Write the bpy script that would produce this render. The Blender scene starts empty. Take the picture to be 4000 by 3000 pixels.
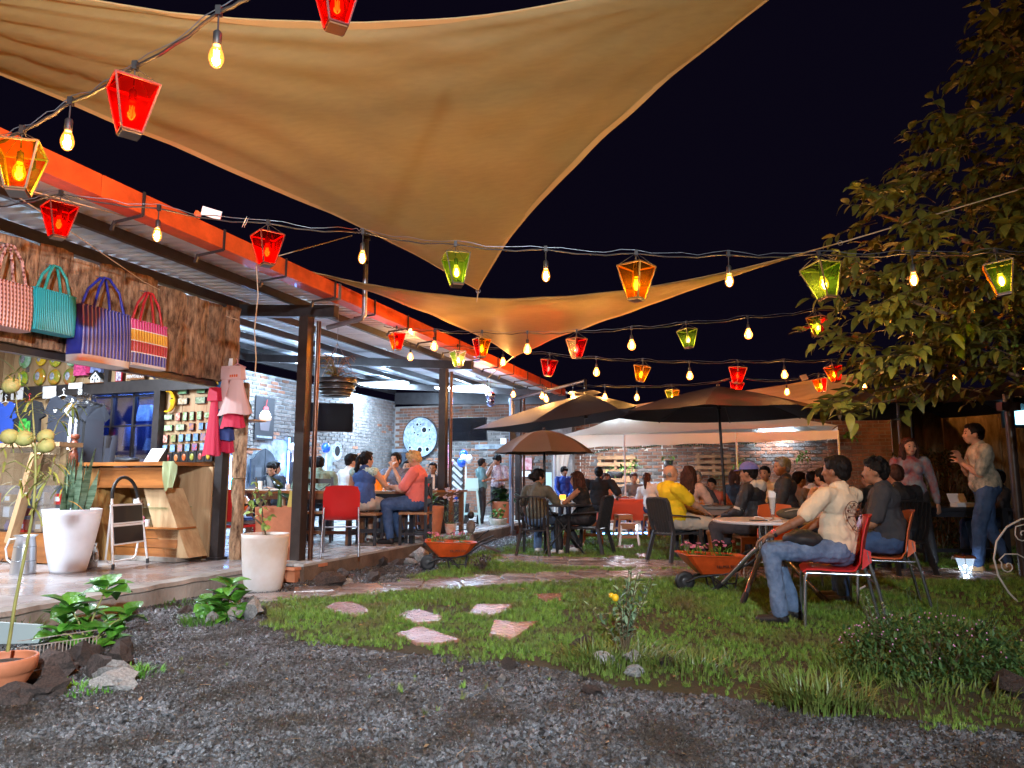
import bpy,math,random
import numpy as np
from mathutils import Vector,Matrix,noise
R=math.radians
sc=bpy.context.scene
COL=sc.collection
rnd=random.Random(7)
TILT,CAMZ,FPX=R(7.6),1.15,2785.0
cam=bpy.data.cameras.new('camera');camo=bpy.data.objects.new('camera',cam);COL.objects.link(camo)
camo.location=(0,0,CAMZ);camo.rotation_euler=(R(90)+TILT,0,0)
cam.sensor_width=36;cam.lens=36*FPX/4000;cam.clip_end=400;cam.clip_start=.05
sc.camera=camo
w=bpy.data.worlds.new('World');sc.world=w;w.use_nodes=True
nt=w.node_tree;bgn=nt.nodes['Background']
sky=nt.nodes.new('ShaderNodeTexSky');sky.sky_type='NISHITA';sky.sun_disc=False
sky.sun_elevation=R(-8);sky.sun_rotation=R(200)
mx=nt.nodes.new('ShaderNodeMix');mx.data_type='RGBA';mx.blend_type='ADD';mx.inputs[0].default_value=1
nt.links.new(sky.outputs[0],mx.inputs[6]);mx.inputs[7].default_value=(.0060,.0042,.0135,1)
nt.links.new(mx.outputs[2],bgn.inputs[0]);bgn.inputs[1].default_value=.15
sc.view_settings.view_transform='Standard';sc.view_settings.look='None'
sc.view_settings.exposure=1.68;sc.view_settings.gamma=1;sc.view_settings.use_curve_mapping=False
sc.cycles.max_bounces=6;sc.cycles.transparent_max_bounces=12
sc.cycles.sample_clamp_indirect=4;sc.cycles.sample_clamp_direct=0
sc.cycles.caustics_reflective=False;sc.cycles.caustics_refractive=False
WARM=(1,.58,.23);COOL=(.50,.74,1.0)
def lamp(kind,name,loc,power,color,size=.03,rot=(0,0,0),sy=None,parent=None,spread=None):
 l=bpy.data.lights.new(name,kind);l.energy=power;l.color=color
 if kind=='AREA':
  l.shape='RECTANGLE';l.size=size;l.size_y=sy or size
  if spread:l.spread=spread
 else:l.shadow_soft_size=size
 o=bpy.data.objects.new(name,l);o.location=loc;o.rotation_euler=rot;COL.objects.link(o)
 if parent:o.parent=parent
 return o
ct,st=math.cos(TILT),math.sin(TILT)
def ray(sx,sy):
 u,v=(sx-2000)/FPX,(1500-sy)/FPX
 return Vector((u,ct-v*st,st+v*ct))
def at(sx,sy,Y):
 d=ray(sx,sy);k=Y/d.y
 return Vector((d.x*k,Y,CAMZ+d.z*k))
def gnd(sx,sy,z=0.):
 d=ray(sx,sy);k=(z-CAMZ)/d.z
 return Vector((d.x*k,d.y*k,z))
YAW=R(71);DS=Vector((math.cos(YAW),math.sin(YAW),0));DT=Vector((-math.sin(YAW),math.cos(YAW),0))
B0=Vector((-5.07,.31,0))
def B(s,t,z=0.):return B0+DS*s+DT*t+Vector((0,0,z))
def toB(p):q=Vector(p)-B0;return(q.dot(DS),q.dot(DT),p[2])
def onS(sx,sy,s):
 d=ray(sx,sy);c=Vector((0,0,CAMZ));k=(s-(c-B0).dot(DS))/d.dot(DS)
 return toB(c+d*k)
def onT(sx,sy,t):
 d=ray(sx,sy);c=Vector((0,0,CAMZ));k=(t-(c-B0).dot(DT))/d.dot(DT)
 return toB(c+d*k)
MATS={}
def mat(name,col,rough=.6,metal=0.,var=.0,vscale=8.,col2=None,bump=0.,bscale=40.,emit=None,es=1.,trans=0.,alpha=1.,spec=.5,coat=0.,stretch=(1,1,1),rnd_amt=0.,sheen=0.,wet=None,world=None):
 if name in MATS:return MATS[name]
 m=bpy.data.materials.new(name);m.use_nodes=True;n=m.node_tree.nodes;l=m.node_tree.links
 b=n['Principled BSDF'];b.inputs['Roughness'].default_value=rough;b.inputs['Metallic'].default_value=metal
 b.inputs['Base Color'].default_value=(*col,1);b.inputs['IOR'].default_value=1.45
 b.inputs['Specular IOR Level'].default_value=spec;b.inputs['Coat Weight'].default_value=coat
 tc=n.new('ShaderNodeTexCoord');mp=n.new('ShaderNodeMapping');mp.inputs['Scale'].default_value=stretch
 l.new(tc.outputs['Object'],mp.inputs[0])
 oi=n.new('ShaderNodeObjectInfo')
 src=None
 if var>0 or col2:
  nz=n.new('ShaderNodeTexNoise');nz.inputs['Scale'].default_value=vscale;nz.inputs['Detail'].default_value=5;nz.inputs['Roughness'].default_value=.65
  l.new(mp.outputs[0],nz.inputs['Vector'])
  ad=n.new('ShaderNodeVectorMath');ad.operation='ADD';l.new(mp.outputs[0],ad.inputs[0])
  ml=n.new('ShaderNodeMath');ml.operation='MULTIPLY';ml.inputs[1].default_value=37.;l.new(oi.outputs['Random'],ml.inputs[0])
  l.new(ml.outputs[0],ad.inputs[1]);l.new(ad.outputs[0],nz.inputs['Vector'])
  cr=n.new('ShaderNodeValToRGB');e=cr.color_ramp.elements
  c2=col2 or tuple(c*(1-var) for c in col)
  c1=col if col2 else tuple(min(1,c*(1+var*.6)) for c in col)
  e[0].position=.32;e[0].color=(*c2,1);e[1].position=.68;e[1].color=(*c1,1)
  l.new(nz.outputs[0],cr.inputs[0]);src=cr.outputs[0]
 if rnd_amt>0:
  hs=n.new('ShaderNodeHueSaturation');mr=n.new('ShaderNodeMapRange');mr.inputs[3].default_value=1-rnd_amt;mr.inputs[4].default_value=1+rnd_amt
  l.new(oi.outputs['Random'],mr.inputs[0]);l.new(mr.outputs[0],hs.inputs['Value'])
  if src:l.new(src,hs.inputs['Color'])
  else:hs.inputs['Color'].default_value=(*col,1)
  src=hs.outputs[0]
 if world:
  gp=n.new('ShaderNodeNewGeometry');nw_=n.new('ShaderNodeTexNoise');nw_.inputs['Scale'].default_value=world[0];nw_.inputs['Detail'].default_value=5;l.new(gp.outputs['Position'],nw_.inputs['Vector'])
  rw_=n.new('ShaderNodeMapRange');rw_.inputs[1].default_value=world[1];rw_.inputs[2].default_value=world[2];l.new(nw_.outputs[0],rw_.inputs[0])
  xw=n.new('ShaderNodeMix');xw.data_type='RGBA';l.new(rw_.outputs[0],xw.inputs[0]);xw.inputs[6].default_value=(*world[3],1)
  if src:l.new(src,xw.inputs[7])
  else:xw.inputs[7].default_value=(*col,1)
  src=xw.outputs[2]
 if src:l.new(src,b.inputs['Base Color'])
 if bump>0:
  nb=n.new('ShaderNodeTexNoise');nb.inputs['Scale'].default_value=bscale;nb.inputs['Detail'].default_value=4
  l.new(mp.outputs[0],nb.inputs['Vector']);bp=n.new('ShaderNodeBump');bp.inputs['Strength'].default_value=bump;bp.inputs['Distance'].default_value=.02
  l.new(nb.outputs[0],bp.inputs['Height']);l.new(bp.outputs[0],b.inputs['Normal'])
 if wet:
  nw=n.new('ShaderNodeTexNoise');nw.inputs['Scale'].default_value=wet;l.new(tc.outputs['Object'],nw.inputs['Vector'])
  mr=n.new('ShaderNodeMapRange');mr.inputs[1].default_value=.4;mr.inputs[2].default_value=.6;mr.inputs[3].default_value=.15;mr.inputs[4].default_value=rough
  l.new(nw.outputs[0],mr.inputs[0]);l.new(mr.outputs[0],b.inputs['Roughness'])
 if emit:b.inputs['Emission Color'].default_value=(*emit,1);b.inputs['Emission Strength'].default_value=es
 b.inputs['Transmission Weight'].default_value=trans
 b.inputs['Alpha'].default_value=alpha
 if sheen:b.inputs['Sheen Weight'].default_value=sheen
 MATS[name]=m
 return m
def thin(name,col,tr=.6,rough=.4,transl=0.,bump=0.,bscale=200,stretch=(1,1,1),var=0.,vscale=5.,glow=0.):
 """thin sheet: diffuse + translucent + coloured see-through (panes, sailcloth, petals)"""
 if name in MATS:return MATS[name]
 m=bpy.data.materials.new(name);m.use_nodes=True;n=m.node_tree.nodes;l=m.node_tree.links
 b=n['Principled BSDF'];b.inputs['Roughness'].default_value=rough;b.inputs['Base Color'].default_value=(*col,1)
 out=n['Material Output'];tc=n.new('ShaderNodeTexCoord');mp=n.new('ShaderNodeMapping');mp.inputs['Scale'].default_value=stretch
 l.new(tc.outputs['Object'],mp.inputs[0]);nm=None
 if bump:
  nb=n.new('ShaderNodeTexNoise');nb.inputs['Scale'].default_value=bscale;nb.inputs['Detail'].default_value=3;l.new(mp.outputs[0],nb.inputs['Vector'])
  bp=n.new('ShaderNodeBump');bp.inputs['Strength'].default_value=bump;bp.inputs['Distance'].default_value=.01
  l.new(nb.outputs[0],bp.inputs['Height']);nm=bp.outputs[0];l.new(nm,b.inputs['Normal'])
 t=n.new('ShaderNodeBsdfTranslucent');t.inputs[0].default_value=(*col,1)
 if nm:l.new(nm,t.inputs['Normal'])
 if var:
  nz=n.new('ShaderNodeTexNoise');nz.inputs['Scale'].default_value=vscale;nz.inputs['Detail'].default_value=5;l.new(mp.outputs[0],nz.inputs['Vector'])
  cr=n.new('ShaderNodeValToRGB');e=cr.color_ramp.elements;e[0].position=.3;e[1].position=.7
  e[0].color=(*[c*(1-var) for c in col],1);e[1].color=(*[min(1,c*(1+var*.5)) for c in col],1);l.new(nz.outputs[0],cr.inputs[0])
  l.new(cr.outputs[0],b.inputs['Base Color']);l.new(cr.outputs[0],t.inputs[0])
 m1=n.new('ShaderNodeMixShader');m1.inputs[0].default_value=transl;l.new(b.outputs[0],m1.inputs[1]);l.new(t.outputs[0],m1.inputs[2])
 last=m1
 if tr>0:
  tp=n.new('ShaderNodeBsdfTransparent');mc=max(col);tp.inputs[0].default_value=(*[.15+.85*(c/mc) if c/mc>.6 else.9*c/mc for c in col],1)
  m2=n.new('ShaderNodeMixShader');m2.inputs[0].default_value=tr;l.new(m1.outputs[0],m2.inputs[1]);l.new(tp.outputs[0],m2.inputs[2]);last=m2
 l.new(last.outputs[0],out.inputs[0])
 MATS[name]=m
 return m
def emis(name,col,s):
 if name in MATS:return MATS[name]
 m=bpy.data.materials.new(name);m.use_nodes=True;n=m.node_tree.nodes;l=m.node_tree.links
 n.remove(n['Principled BSDF']);e=n.new('ShaderNodeEmission');e.inputs[0].default_value=(*col,1);e.inputs[1].default_value=s
 l.new(e.outputs[0],n['Material Output'].inputs[0]);MATS[name]=m
 return m
def glassmat(name,col,tr=.85,glow=0.,gcol=None):
 if name in MATS:return MATS[name]
 m=bpy.data.materials.new(name);m.use_nodes=True;n=m.node_tree.nodes;l=m.node_tree.links
 n.remove(n['Principled BSDF']);g=n.new('ShaderNodeBsdfGlossy');g.inputs['Roughness'].default_value=.08
 t=n.new('ShaderNodeBsdfTransparent');t.inputs[0].default_value=(*col,1);lw=n.new('ShaderNodeLayerWeight');lw.inputs[0].default_value=.25
 mr=n.new('ShaderNodeMapRange');mr.inputs[3].default_value=1-tr;mr.inputs[4].default_value=.9;l.new(lw.outputs['Facing'],mr.inputs[0])
 x=n.new('ShaderNodeMixShader');l.new(mr.outputs[0],x.inputs[0]);l.new(t.outputs[0],x.inputs[1]);l.new(g.outputs[0],x.inputs[2]);last=x
 if glow:
  e=n.new('ShaderNodeEmission');e.inputs[0].default_value=(*(gcol or col),1);e.inputs[1].default_value=glow
  a=n.new('ShaderNodeAddShader');l.new(x.outputs[0],a.inputs[0]);l.new(e.outputs[0],a.inputs[1]);last=a
 l.new(last.outputs[0],n['Material Output'].inputs[0]);MATS[name]=m
 return m
def simple(name,col,rough=.5,**k):return mat(name,col,rough,**k)
def c255(h):
 r=[int(h[i:i+2],16)/255 for i in(0,2,4)]
 return tuple(c/12.92 if c<.04045 else((c+.055)/1.055)**2.4 for c in r)
M={}
M['steel_dark']=mat('dark painted steel',(.045,.04,.042),.38,.3,var=.3,vscale=6)
M['steel_brown']=mat('brown painted steel',(.045,.032,.028),.35,.2,var=.3,vscale=6)
M['galv']=mat('galvanised pipe',(.28,.30,.34),.35,.7,var=.2)
M['chrome']=mat('chromed tube',(.5,.52,.56),.2,.9,var=.15)
M['orange_paint']=mat('orange gutter paint',(.62,.085,.016),.38,var=.32,vscale=5,bump=.05,bscale=8,coat=.3)
M['zinc']=mat('zinc sheet',(.70,.74,.80),.42,.12,var=.14,vscale=2.5,stretch=(1,.3,1),rnd_amt=.08)
M['brick']=mat('old brick',(.26,.12,.075),.9,var=.5,vscale=5,bump=.6,bscale=30,rnd_amt=.35)
M['brick_pale']=mat('lime stained brick',(.17,.15,.14),.9,var=.45,vscale=6,bump=.6,bscale=30,rnd_amt=.3)
M['mortar']=mat('grey mortar',(.27,.255,.24),.95,var=.4,vscale=3,bump=.6,bscale=20)
M['plaster']=mat('weathered plaster',(.36,.39,.42),.85,var=.45,vscale=5,col2=(.12,.14,.155),bump=.8,bscale=9)
M['bark']=mat('rough bark slab',(.46,.29,.17),.95,col2=(.055,.024,.013),vscale=20,stretch=(1,1,.30),bump=1.,bscale=34,rnd_amt=.3)
M['bark_in']=mat('stripped bark patch',(.42,.30,.20),.85,col2=(.13,.055,.024),vscale=13,stretch=(1,1,.5),bump=.8,bscale=25,rnd_amt=.2)
M['plank']=mat('pale pine plank',(.52,.36,.20),.6,col2=(.30,.17,.08),vscale=7,stretch=(1,1,.12),bump=.15,bscale=30,rnd_amt=.22)
M['deckwood']=mat('weathered deck board',(.50,.48,.45),.5,col2=(.26,.25,.24),vscale=7,stretch=(.2,1,1),bump=.4,bscale=30,rnd_amt=.25,wet=3)
M['varnish']=mat('varnished orange wood',(.46,.17,.045),.28,col2=(.22,.07,.018),vscale=9,stretch=(.15,.15,1.2),coat=.5,rnd_amt=.1)
M['slabwood']=mat('golden slab wood',(.56,.31,.10),.35,col2=(.20,.07,.02),vscale=6,stretch=(1,1,.25),coat=.4)
M['wood_brown']=mat('brown table wood',(.20,.085,.035),.4,var=.4,vscale=6,stretch=(.2,1,1),coat=.2,rnd_amt=.1)
M['wood_black']=mat('blackened wood',(.022,.024,.032),.4,var=.3,coat=.2)
M['pallet']=mat('pallet wood',(.38,.20,.10),.8,var=.45,vscale=6,stretch=(.2,1,1),rnd_amt=.2)
M['concrete']=mat('stained concrete',(.40,.365,.33),.85,col2=(.17,.135,.11),vscale=2.2,stretch=(1,1,.5),bump=.5,bscale=25)
M['shopfloor']=mat('worn red concrete floor',(.34,.32,.32),.35,col2=(.17,.115,.10),vscale=1.3,bump=.15,bscale=20,wet=2.)
M['white_glaze']=mat('white fibre pot',(.76,.79,.86),.4,var=.1,vscale=3,bump=.08,bscale=12)
M['terracotta']=mat('terracotta',(.52,.18,.085),.6,var=.22,vscale=4,bump=.1,bscale=20)
M['soil']=mat('dark soil',(.045,.028,.018),.95,var=.5,vscale=20,bump=1.,bscale=40)
M['gravelstone']=mat('wet crushed stone',(.120,.125,.135),.22,var=.5,vscale=18,bump=.4,bscale=60,rnd_amt=.9,world=(2.3,.36,.60,(.040,.033,.028)),spec=.6)
M['gravelbase']=mat('gravel bed',(.075,.068,.063),.7,var=.6,vscale=40,bump=1.,bscale=60)
M['lawnbase']=mat('lawn soil',(.035,.038,.014),.95,col2=(.05,.032,.015),vscale=3,bump=.6,bscale=40)
M['lava']=mat('dark volcanic rock',(.12,.085,.072),.85,col2=(.03,.025,.024),vscale=8,bump=1.,bscale=18,rnd_amt=.4)
M['rock']=mat('grey field rock',(.44,.43,.41),.75,col2=(.17,.165,.16),vscale=7,bump=.8,bscale=14,rnd_amt=.3)
M['flag']=mat('wet flagstone',(.38,.31,.28),.26,col2=(.18,.14,.13),vscale=5,bump=.5,bscale=12,rnd_amt=.35,wet=4)
M['flagred']=mat('wet pink stepping stone',(.40,.20,.16),.22,col2=(.24,.115,.09),vscale=9,bump=.7,bscale=26,rnd_amt=.15)
M['black_plastic']=mat('black plastic',(.022,.021,.023),.38,bump=.05)
M['grey_plastic']=mat('dark grey plastic',(.05,.052,.057),.38)
M['red_plastic']=mat('red plastic',(.55,.02,.02),.3)
M['orange_plastic']=mat('orange plastic',(.65,.12,.03),.35)
M['blue_plastic']=mat('blue plastic',(.03,.07,.30),.35)
M['tan_plastic']=mat('tan plastic',(.48,.30,.18),.45)
M['white']=mat('white paint',(.78,.78,.78),.4)
M['white_print']=mat('white print',(.8,.8,.8),.6)
M['black']=mat('matte black',(.015,.015,.017),.5)
M['screen']=mat('switched off screen',(.008,.009,.013),.12)
M['rope']=mat('pale cord',(.55,.45,.33),.8)
M['cable']=mat('black cable',(.02,.018,.018),.5)
M['sail']=thin('ochre shade cloth',(.46,.345,.14),.03,.5,.42,bump=.5,bscale=170,stretch=(1,4,1),var=.07,vscale=9)
M['hem']=thin('pale sail hem',(.60,.43,.20),.0,.6,.25,bump=.2,bscale=120)
M['canopy']=mat('charcoal parasol cloth',(.030,.026,.034),.8,var=.15,vscale=2,bump=.1,bscale=90)
M['canopy_brown']=mat('taupe parasol cloth',(.085,.058,.048),.8,var=.12,vscale=2,bump=.1,bscale=90)
M['tentcloth']=thin('white tent cloth',(.84,.76,.66),.0,.6,.35,bump=.4,bscale=5,var=.06,vscale=1.5)
M['leaf']=mat('glossy green leaf',(.10,.27,.03),.38,var=.4,vscale=10,rnd_amt=.4,bump=.3,bscale=60)
M['leaf_dark']=mat('dark green leaf',(.03,.09,.02),.4,var=.4,vscale=10,rnd_amt=.4)
M['leaf_yellow']=mat('yellow green leaf',(.28,.36,.06),.45,var=.3,vscale=10,rnd_amt=.25)
M['leaf_tree']=mat('guava leaf',(.21,.21,.035),.5,var=.4,vscale=10,rnd_amt=.5)
M['leaf_grey']=mat('pale grey green leaf',(.20,.30,.17),.5,var=.3,vscale=12,rnd_amt=.3)
M['grassblade']=mat('lawn grass',(.15,.27,.038),.5,rnd_amt=.5,world=(2.2,.30,.52,(.15,.11,.045)))
M['twig']=mat('brown twig',(.12,.085,.045),.8,var=.3)
M['stem']=mat('green stem',(.28,.27,.08),.5,var=.3)
M['skin1']=mat('tan skin',(.36,.17,.095),.55,var=.18,vscale=14,bump=.12,bscale=90)
M['skin2']=mat('light skin',(.50,.27,.17),.55,var=.18,vscale=14,bump=.12,bscale=90)
M['skin3']=mat('brown skin',(.24,.105,.055),.55,var=.18,vscale=14,bump=.12,bscale=90)
M['hair']=mat('black hair',(.008,.006,.006),.6,spec=.2,var=.5,vscale=30,stretch=(1,1,.2),bump=.6,bscale=60)
M['hair_brown']=mat('brown hair',(.055,.02,.012),.6,spec=.25,var=.5,vscale=30,stretch=(1,1,.2),bump=.6,bscale=60)
M['hair_grey']=mat('grey hair',(.20,.20,.20),.5,var=.5,vscale=40,bump=.6,bscale=60)
M['hair_blond']=mat('blond hair',(.50,.33,.13),.5,var=.5,vscale=40,bump=.6,bscale=60)
M['eye']=mat('dark eye',(.02,.012,.01),.2)
M['lip']=mat('lips',(.30,.07,.05),.4)
M['ground']=mat('bare ground',(.05,.04,.03),.95,var=.5,vscale=3,bump=.7,bscale=25)
def V(*a):return Vector(a)
def frame_z(d):
 d=Vector(d).normalized();up=Vector((0,0,1)) if abs(d.z)<.95 else Vector((1,0,0))
 x=up.cross(d).normalized();y=d.cross(x);return x,y,d
class MB:
 def __init__(s):s.v=[];s.f=[];s.m=[];s.sm=[]
 def add(s,vs,fs,mi=0,smooth=False):
  o=len(s.v);s.v+=[tuple(v) for v in vs]
  for f in fs:s.f.append(tuple(i+o for i in f));s.m.append(mi);s.sm.append(smooth)
  return s
 def box(s,c,d,rz=0.,mi=0,mat3=None,taper=1.):
  hx,hy,hz=d[0]/2,d[1]/2,d[2]/2
  vs=[Vector((x*hx*(taper if z>0 else 1),y*hy*(taper if z>0 else 1),z*hz)) for z in(-1,1) for y in(-1,1) for x in(-1,1)]
  if mat3 is None:mat3=Matrix.Rotation(rz,3,'Z')
  vs=[mat3@v+Vector(c) for v in vs]
  return s.add(vs,[(0,2,3,1),(4,5,7,6),(0,1,5,4),(2,6,7,3),(0,4,6,2),(1,3,7,5)],mi)
 def bar(s,a,b,wd,ht,mi=0,roll=0.):
  a,b=Vector(a),Vector(b);x,y,d=frame_z(b-a)
  if roll:q=Matrix.Rotation(roll,3,d);x,y=q@x,q@y
  vs=[p+x*i*wd/2+y*j*ht/2 for p in(a,b) for i,j in((-1,-1),(1,-1),(1,1),(-1,1))]
  return s.add(vs,[(3,2,1,0),(4,5,6,7),(0,1,5,4),(1,2,6,5),(2,3,7,6),(3,0,4,7)],mi)
 def tube(s,pts,r,n=8,mi=0,cap=True,smooth=True):
  pts=[Vector(p) for p in pts];k=len(pts);rs=list(r) if isinstance(r,(list,tuple)) else[r]*k
  if len(rs)!=k:rs=[rs[0]+(rs[-1]-rs[0])*i/(k-1) for i in range(k)]
  vs=[];x=None
  for i,p in enumerate(pts):
   d=(pts[min(i+1,k-1)]-pts[max(i-1,0)])
   if d.length<1e-9:d=Vector((0,0,1))
   d.normalize()
   if x is None:x,y,_=frame_z(d)
   else:
    x=x-d*x.dot(d)
    if x.length<1e-6:x=frame_z(d)[0]
    x.normalize();y=d.cross(x)
   for j in range(n):
    a=2*math.pi*j/n;vs.append(p+(x*math.cos(a)+y*math.sin(a))*rs[i])
  fs=[(i*n+j,i*n+(j+1)%n,(i+1)*n+(j+1)%n,(i+1)*n+j) for i in range(k-1) for j in range(n)]
  s.add(vs,fs,mi,smooth)
  if cap:s.add([vs[j] for j in range(n)],[tuple(range(n-1,-1,-1))],mi);s.add([vs[(k-1)*n+j] for j in range(n)],[tuple(range(n))],mi)
  return s
 def lathe(s,prof,c=(0,0,0),n=24,mi=0,sx=1.,sy=1.,smooth=True,close=False):
  c=Vector(c);vs=[c+Vector((r*sx*math.cos(2*math.pi*j/n),r*sy*math.sin(2*math.pi*j/n),z)) for r,z in prof for j in range(n)]
  k=len(prof);fs=[(i*n+j,i*n+(j+1)%n,(i+1)*n+(j+1)%n,(i+1)*n+j) for i in range(k-1) for j in range(n)]
  s.add(vs,fs,mi,smooth)
  if prof[0][0]>1e-4:s.add(vs[:n],[tuple(range(n-1,-1,-1))],mi)
  if prof[-1][0]>1e-4 and not close:s.add(vs[-n:],[tuple(range(n))],mi)
  return s
 def ball(s,c,r,n=12,sc3=(1,1,1),mi=0,mat3=None):
  c=Vector(c);k=max(4,n//2);vs=[];
  for i in range(k+1):
   a=math.pi*i/k
   for j in range(n):
    b=2*math.pi*j/n;p=Vector((math.sin(a)*math.cos(b)*sc3[0],math.sin(a)*math.sin(b)*sc3[1],-math.cos(a)*sc3[2]))*r
    vs.append(c+(mat3@p if mat3 else p))
  return s.add(vs,[(i*n+j,i*n+(j+1)%n,(i+1)*n+(j+1)%n,(i+1)*n+j) for i in range(k) for j in range(n)],mi,True)
 def rcone(s,a,ra,b,rb,n=12):
  a,b=Vector(a),Vector(b);d=b-a;L=d.length
  if L<1e-6:return s.ball(a,max(ra,rb),n)
  d.normalize();prof=[]
  for i in range(5):t=math.pi/2*(1-i/4);prof.append((-ra*math.sin(t),ra*math.cos(t)))
  for i in range(5):t=math.pi/2*(i/4);prof.append((L+rb*math.sin(t),rb*math.cos(t)))
  x,y,_=frame_z(d)
  vs=[a+d*h+(x*math.cos(2*math.pi*j/n)+y*math.sin(2*math.pi*j/n))*max(r,1e-4) for h,r in prof for j in range(n)]
  return s.add(vs,[(i*n+j,i*n+(j+1)%n,(i+1)*n+(j+1)%n,(i+1)*n+j) for i in range(9) for j in range(n)],0,True)
 def poly(s,pts,mi=0):return s.add(pts,[tuple(range(len(pts)))],mi)
 def prism(s,pts,off,mi=0):
  pts=[Vector(p) for p in pts];off=Vector(off);n=len(pts)
  return s.add(pts+[p+off for p in pts],[tuple(range(n-1,-1,-1)),tuple(range(n,2*n))]+[(i,(i+1)%n,n+(i+1)%n,n+i) for i in range(n)],mi)
 def build(s,name,mats,parent=None,loc=None,rot=None,sharp=False):
  me=bpy.data.meshes.new(name);me.from_pydata(s.v,[],s.f)
  for m in(mats if isinstance(mats,(list,tuple)) else[mats]):me.materials.append(m)
  me.polygons.foreach_set('material_index',s.m);me.polygons.foreach_set('use_smooth',s.sm);me.update()
  return place(name,me,parent,loc,rot)
def place(name,me,parent=None,loc=None,rot=None):
 o=bpy.data.objects.new(name,me);COL.objects.link(o)
 if parent is not None:o.parent=parent
 if loc is not None:o.location=loc
 if rot is not None:o.rotation_euler=rot
 return o
def tag(o,label=None,cat=None,group=None,kind=None):
 if label:o['label']=label
 if cat:o['category']=cat
 if group:o['group']=group
 if kind:o['kind']=kind
 return o
def thing(name,label,cat,loc=(0,0,0),rz=0.,group=None,rot=None):
 o=bpy.data.objects.new(name,None);o.empty_display_size=.1;COL.objects.link(o)
 o.location=loc;o.rotation_euler=rot or(0,0,rz)
 return tag(o,label,cat,group)
def kids(o):return[c for c in COL.objects if c.parent==o]
def dup(root,loc,rz=None,label=None,scale=None,rot=None):
 def cp(o,par):
  c=o.copy();COL.objects.link(c)
  if par:c.parent=par
  for ch in CH.get(o.name,()):cp(bpy.data.objects[ch],c)
  return c
 CH={}
 stack=[root]
 for o in COL.objects:
  if o.parent:CH.setdefault(o.parent.name,[]).append(o.name)
 r=cp(root,None);r.location=loc
 if rz is not None:r.rotation_euler=(0,0,rz)
 if rot is not None:r.rotation_euler=rot
 if scale:r.scale=(scale,)*3
 if label:r['label']=label
 return r
def bthing(name,label,cat,s=0,t=0,z=0,rz=0.,**k):
 return thing(name,label,cat,B(s,t,z),YAW+rz,**k)
def rockmesh(seed,n=2,rough=.35,flat=.7):
 import bmesh
 bm=bmesh.new();bmesh.ops.create_icosphere(bm,subdivisions=n,radius=1)
 for v in bm.verts:
  d=1+rough*noise.noise(v.co*1.3+Vector((seed*7.1,seed*3.3,0)))*1.6
  v.co=Vector((v.co.x*d,v.co.y*d*.85,v.co.z*d*flat))
 me=bpy.data.meshes.new('rock');bm.to_mesh(me);bm.free();return me
def points_instancer(name,pts,scl,rots,meshes,material,kind='stuff',label=None,cat=None,idx=None):
 """one object of scattered pieces (geometry nodes)"""
 me=bpy.data.meshes.new(name);n=len(pts);me.vertices.add(n);me.vertices.foreach_set('co',np.asarray(pts,dtype='f').ravel())
 a=me.attributes.new('scl','FLOAT_VECTOR','POINT');a.data.foreach_set('vector',np.asarray(scl,dtype='f').ravel())
 a=me.attributes.new('rot','FLOAT_VECTOR','POINT');a.data.foreach_set('vector',np.asarray(rots,dtype='f').ravel())
 a=me.attributes.new('idx','INT','POINT');a.data.foreach_set('value',np.asarray(idx if idx is not None else np.random.RandomState(3).randint(0,len(meshes),n),dtype='i'))
 me.update();o=place(name,me);me.materials.append(material)
 tag(o,label,cat,None,kind)
 c=bpy.data.collections.new(name+' pieces')
 for i,m in enumerate(meshes):
  q=bpy.data.objects.new(f'{name}_piece',m);c.objects.link(q)
  if not m.materials:m.materials.append(material)
 ng=bpy.data.node_groups.new(name,'GeometryNodeTree');ng.interface.new_socket('Geometry',in_out='INPUT',socket_type='NodeSocketGeometry');ng.interface.new_socket('Geometry',in_out='OUTPUT',socket_type='NodeSocketGeometry')
 N=ng.nodes;l=ng.links;gi=N.new('NodeGroupInput');go=N.new('NodeGroupOutput')
 ip=N.new('GeometryNodeInstanceOnPoints');ci=N.new('GeometryNodeCollectionInfo');ci.inputs['Collection'].default_value=c
 ci.inputs['Separate Children'].default_value=True;ci.inputs['Reset Children'].default_value=True;ip.inputs['Pick Instance'].default_value=True
 def na(nm,ty):
  q=N.new('GeometryNodeInputNamedAttribute');q.data_type=ty;q.inputs[0].default_value=nm;return q.outputs[0]
 l.new(gi.outputs[0],ip.inputs['Points']);l.new(ci.outputs[0],ip.inputs['Instance']);l.new(na('idx','INT'),ip.inputs['Instance Index'])
 l.new(na('scl','FLOAT_VECTOR'),ip.inputs['Scale']);l.new(na('rot','FLOAT_VECTOR'),ip.inputs['Rotation'])
 l.new(ip.outputs[0],go.inputs[0]);md=o.modifiers.new('scatter','NODES');md.node_group=ng
 return o
def inpoly(P,poly):
 x,y=P[:,0],P[:,1];r=np.zeros(len(P),bool);n=len(poly);j=n-1
 for i in range(n):
  xi,yi=poly[i][:2];xj,yj=poly[j][:2]
  r^=((yi>y)!=(yj>y))&(x<(xj-xi)*(y-yi)/(yj-yi+1e-12)+xi);j=i
 return r
def text_part(name,body,size,m,parent,loc,rot,extr=.002,align='CENTER',sx=1.):
 cu=bpy.data.curves.new(name,'FONT');cu.body=body;cu.size=size;cu.align_x=align;cu.align_y='CENTER';cu.extrude=extr;cu.materials.append(m)
 cu.resolution_u=2
 tmp=bpy.data.objects.new('tmp_text',cu);me=bpy.data.meshes.new_from_object(tmp);bpy.data.objects.remove(tmp)
 if not me.materials:me.materials.append(m)
 o=place(name,me,parent,loc,rot);o.scale=(sx,1,1);o['kind']='stuff' if len(body)>60 else 'thing';del o['kind']
 return o
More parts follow.
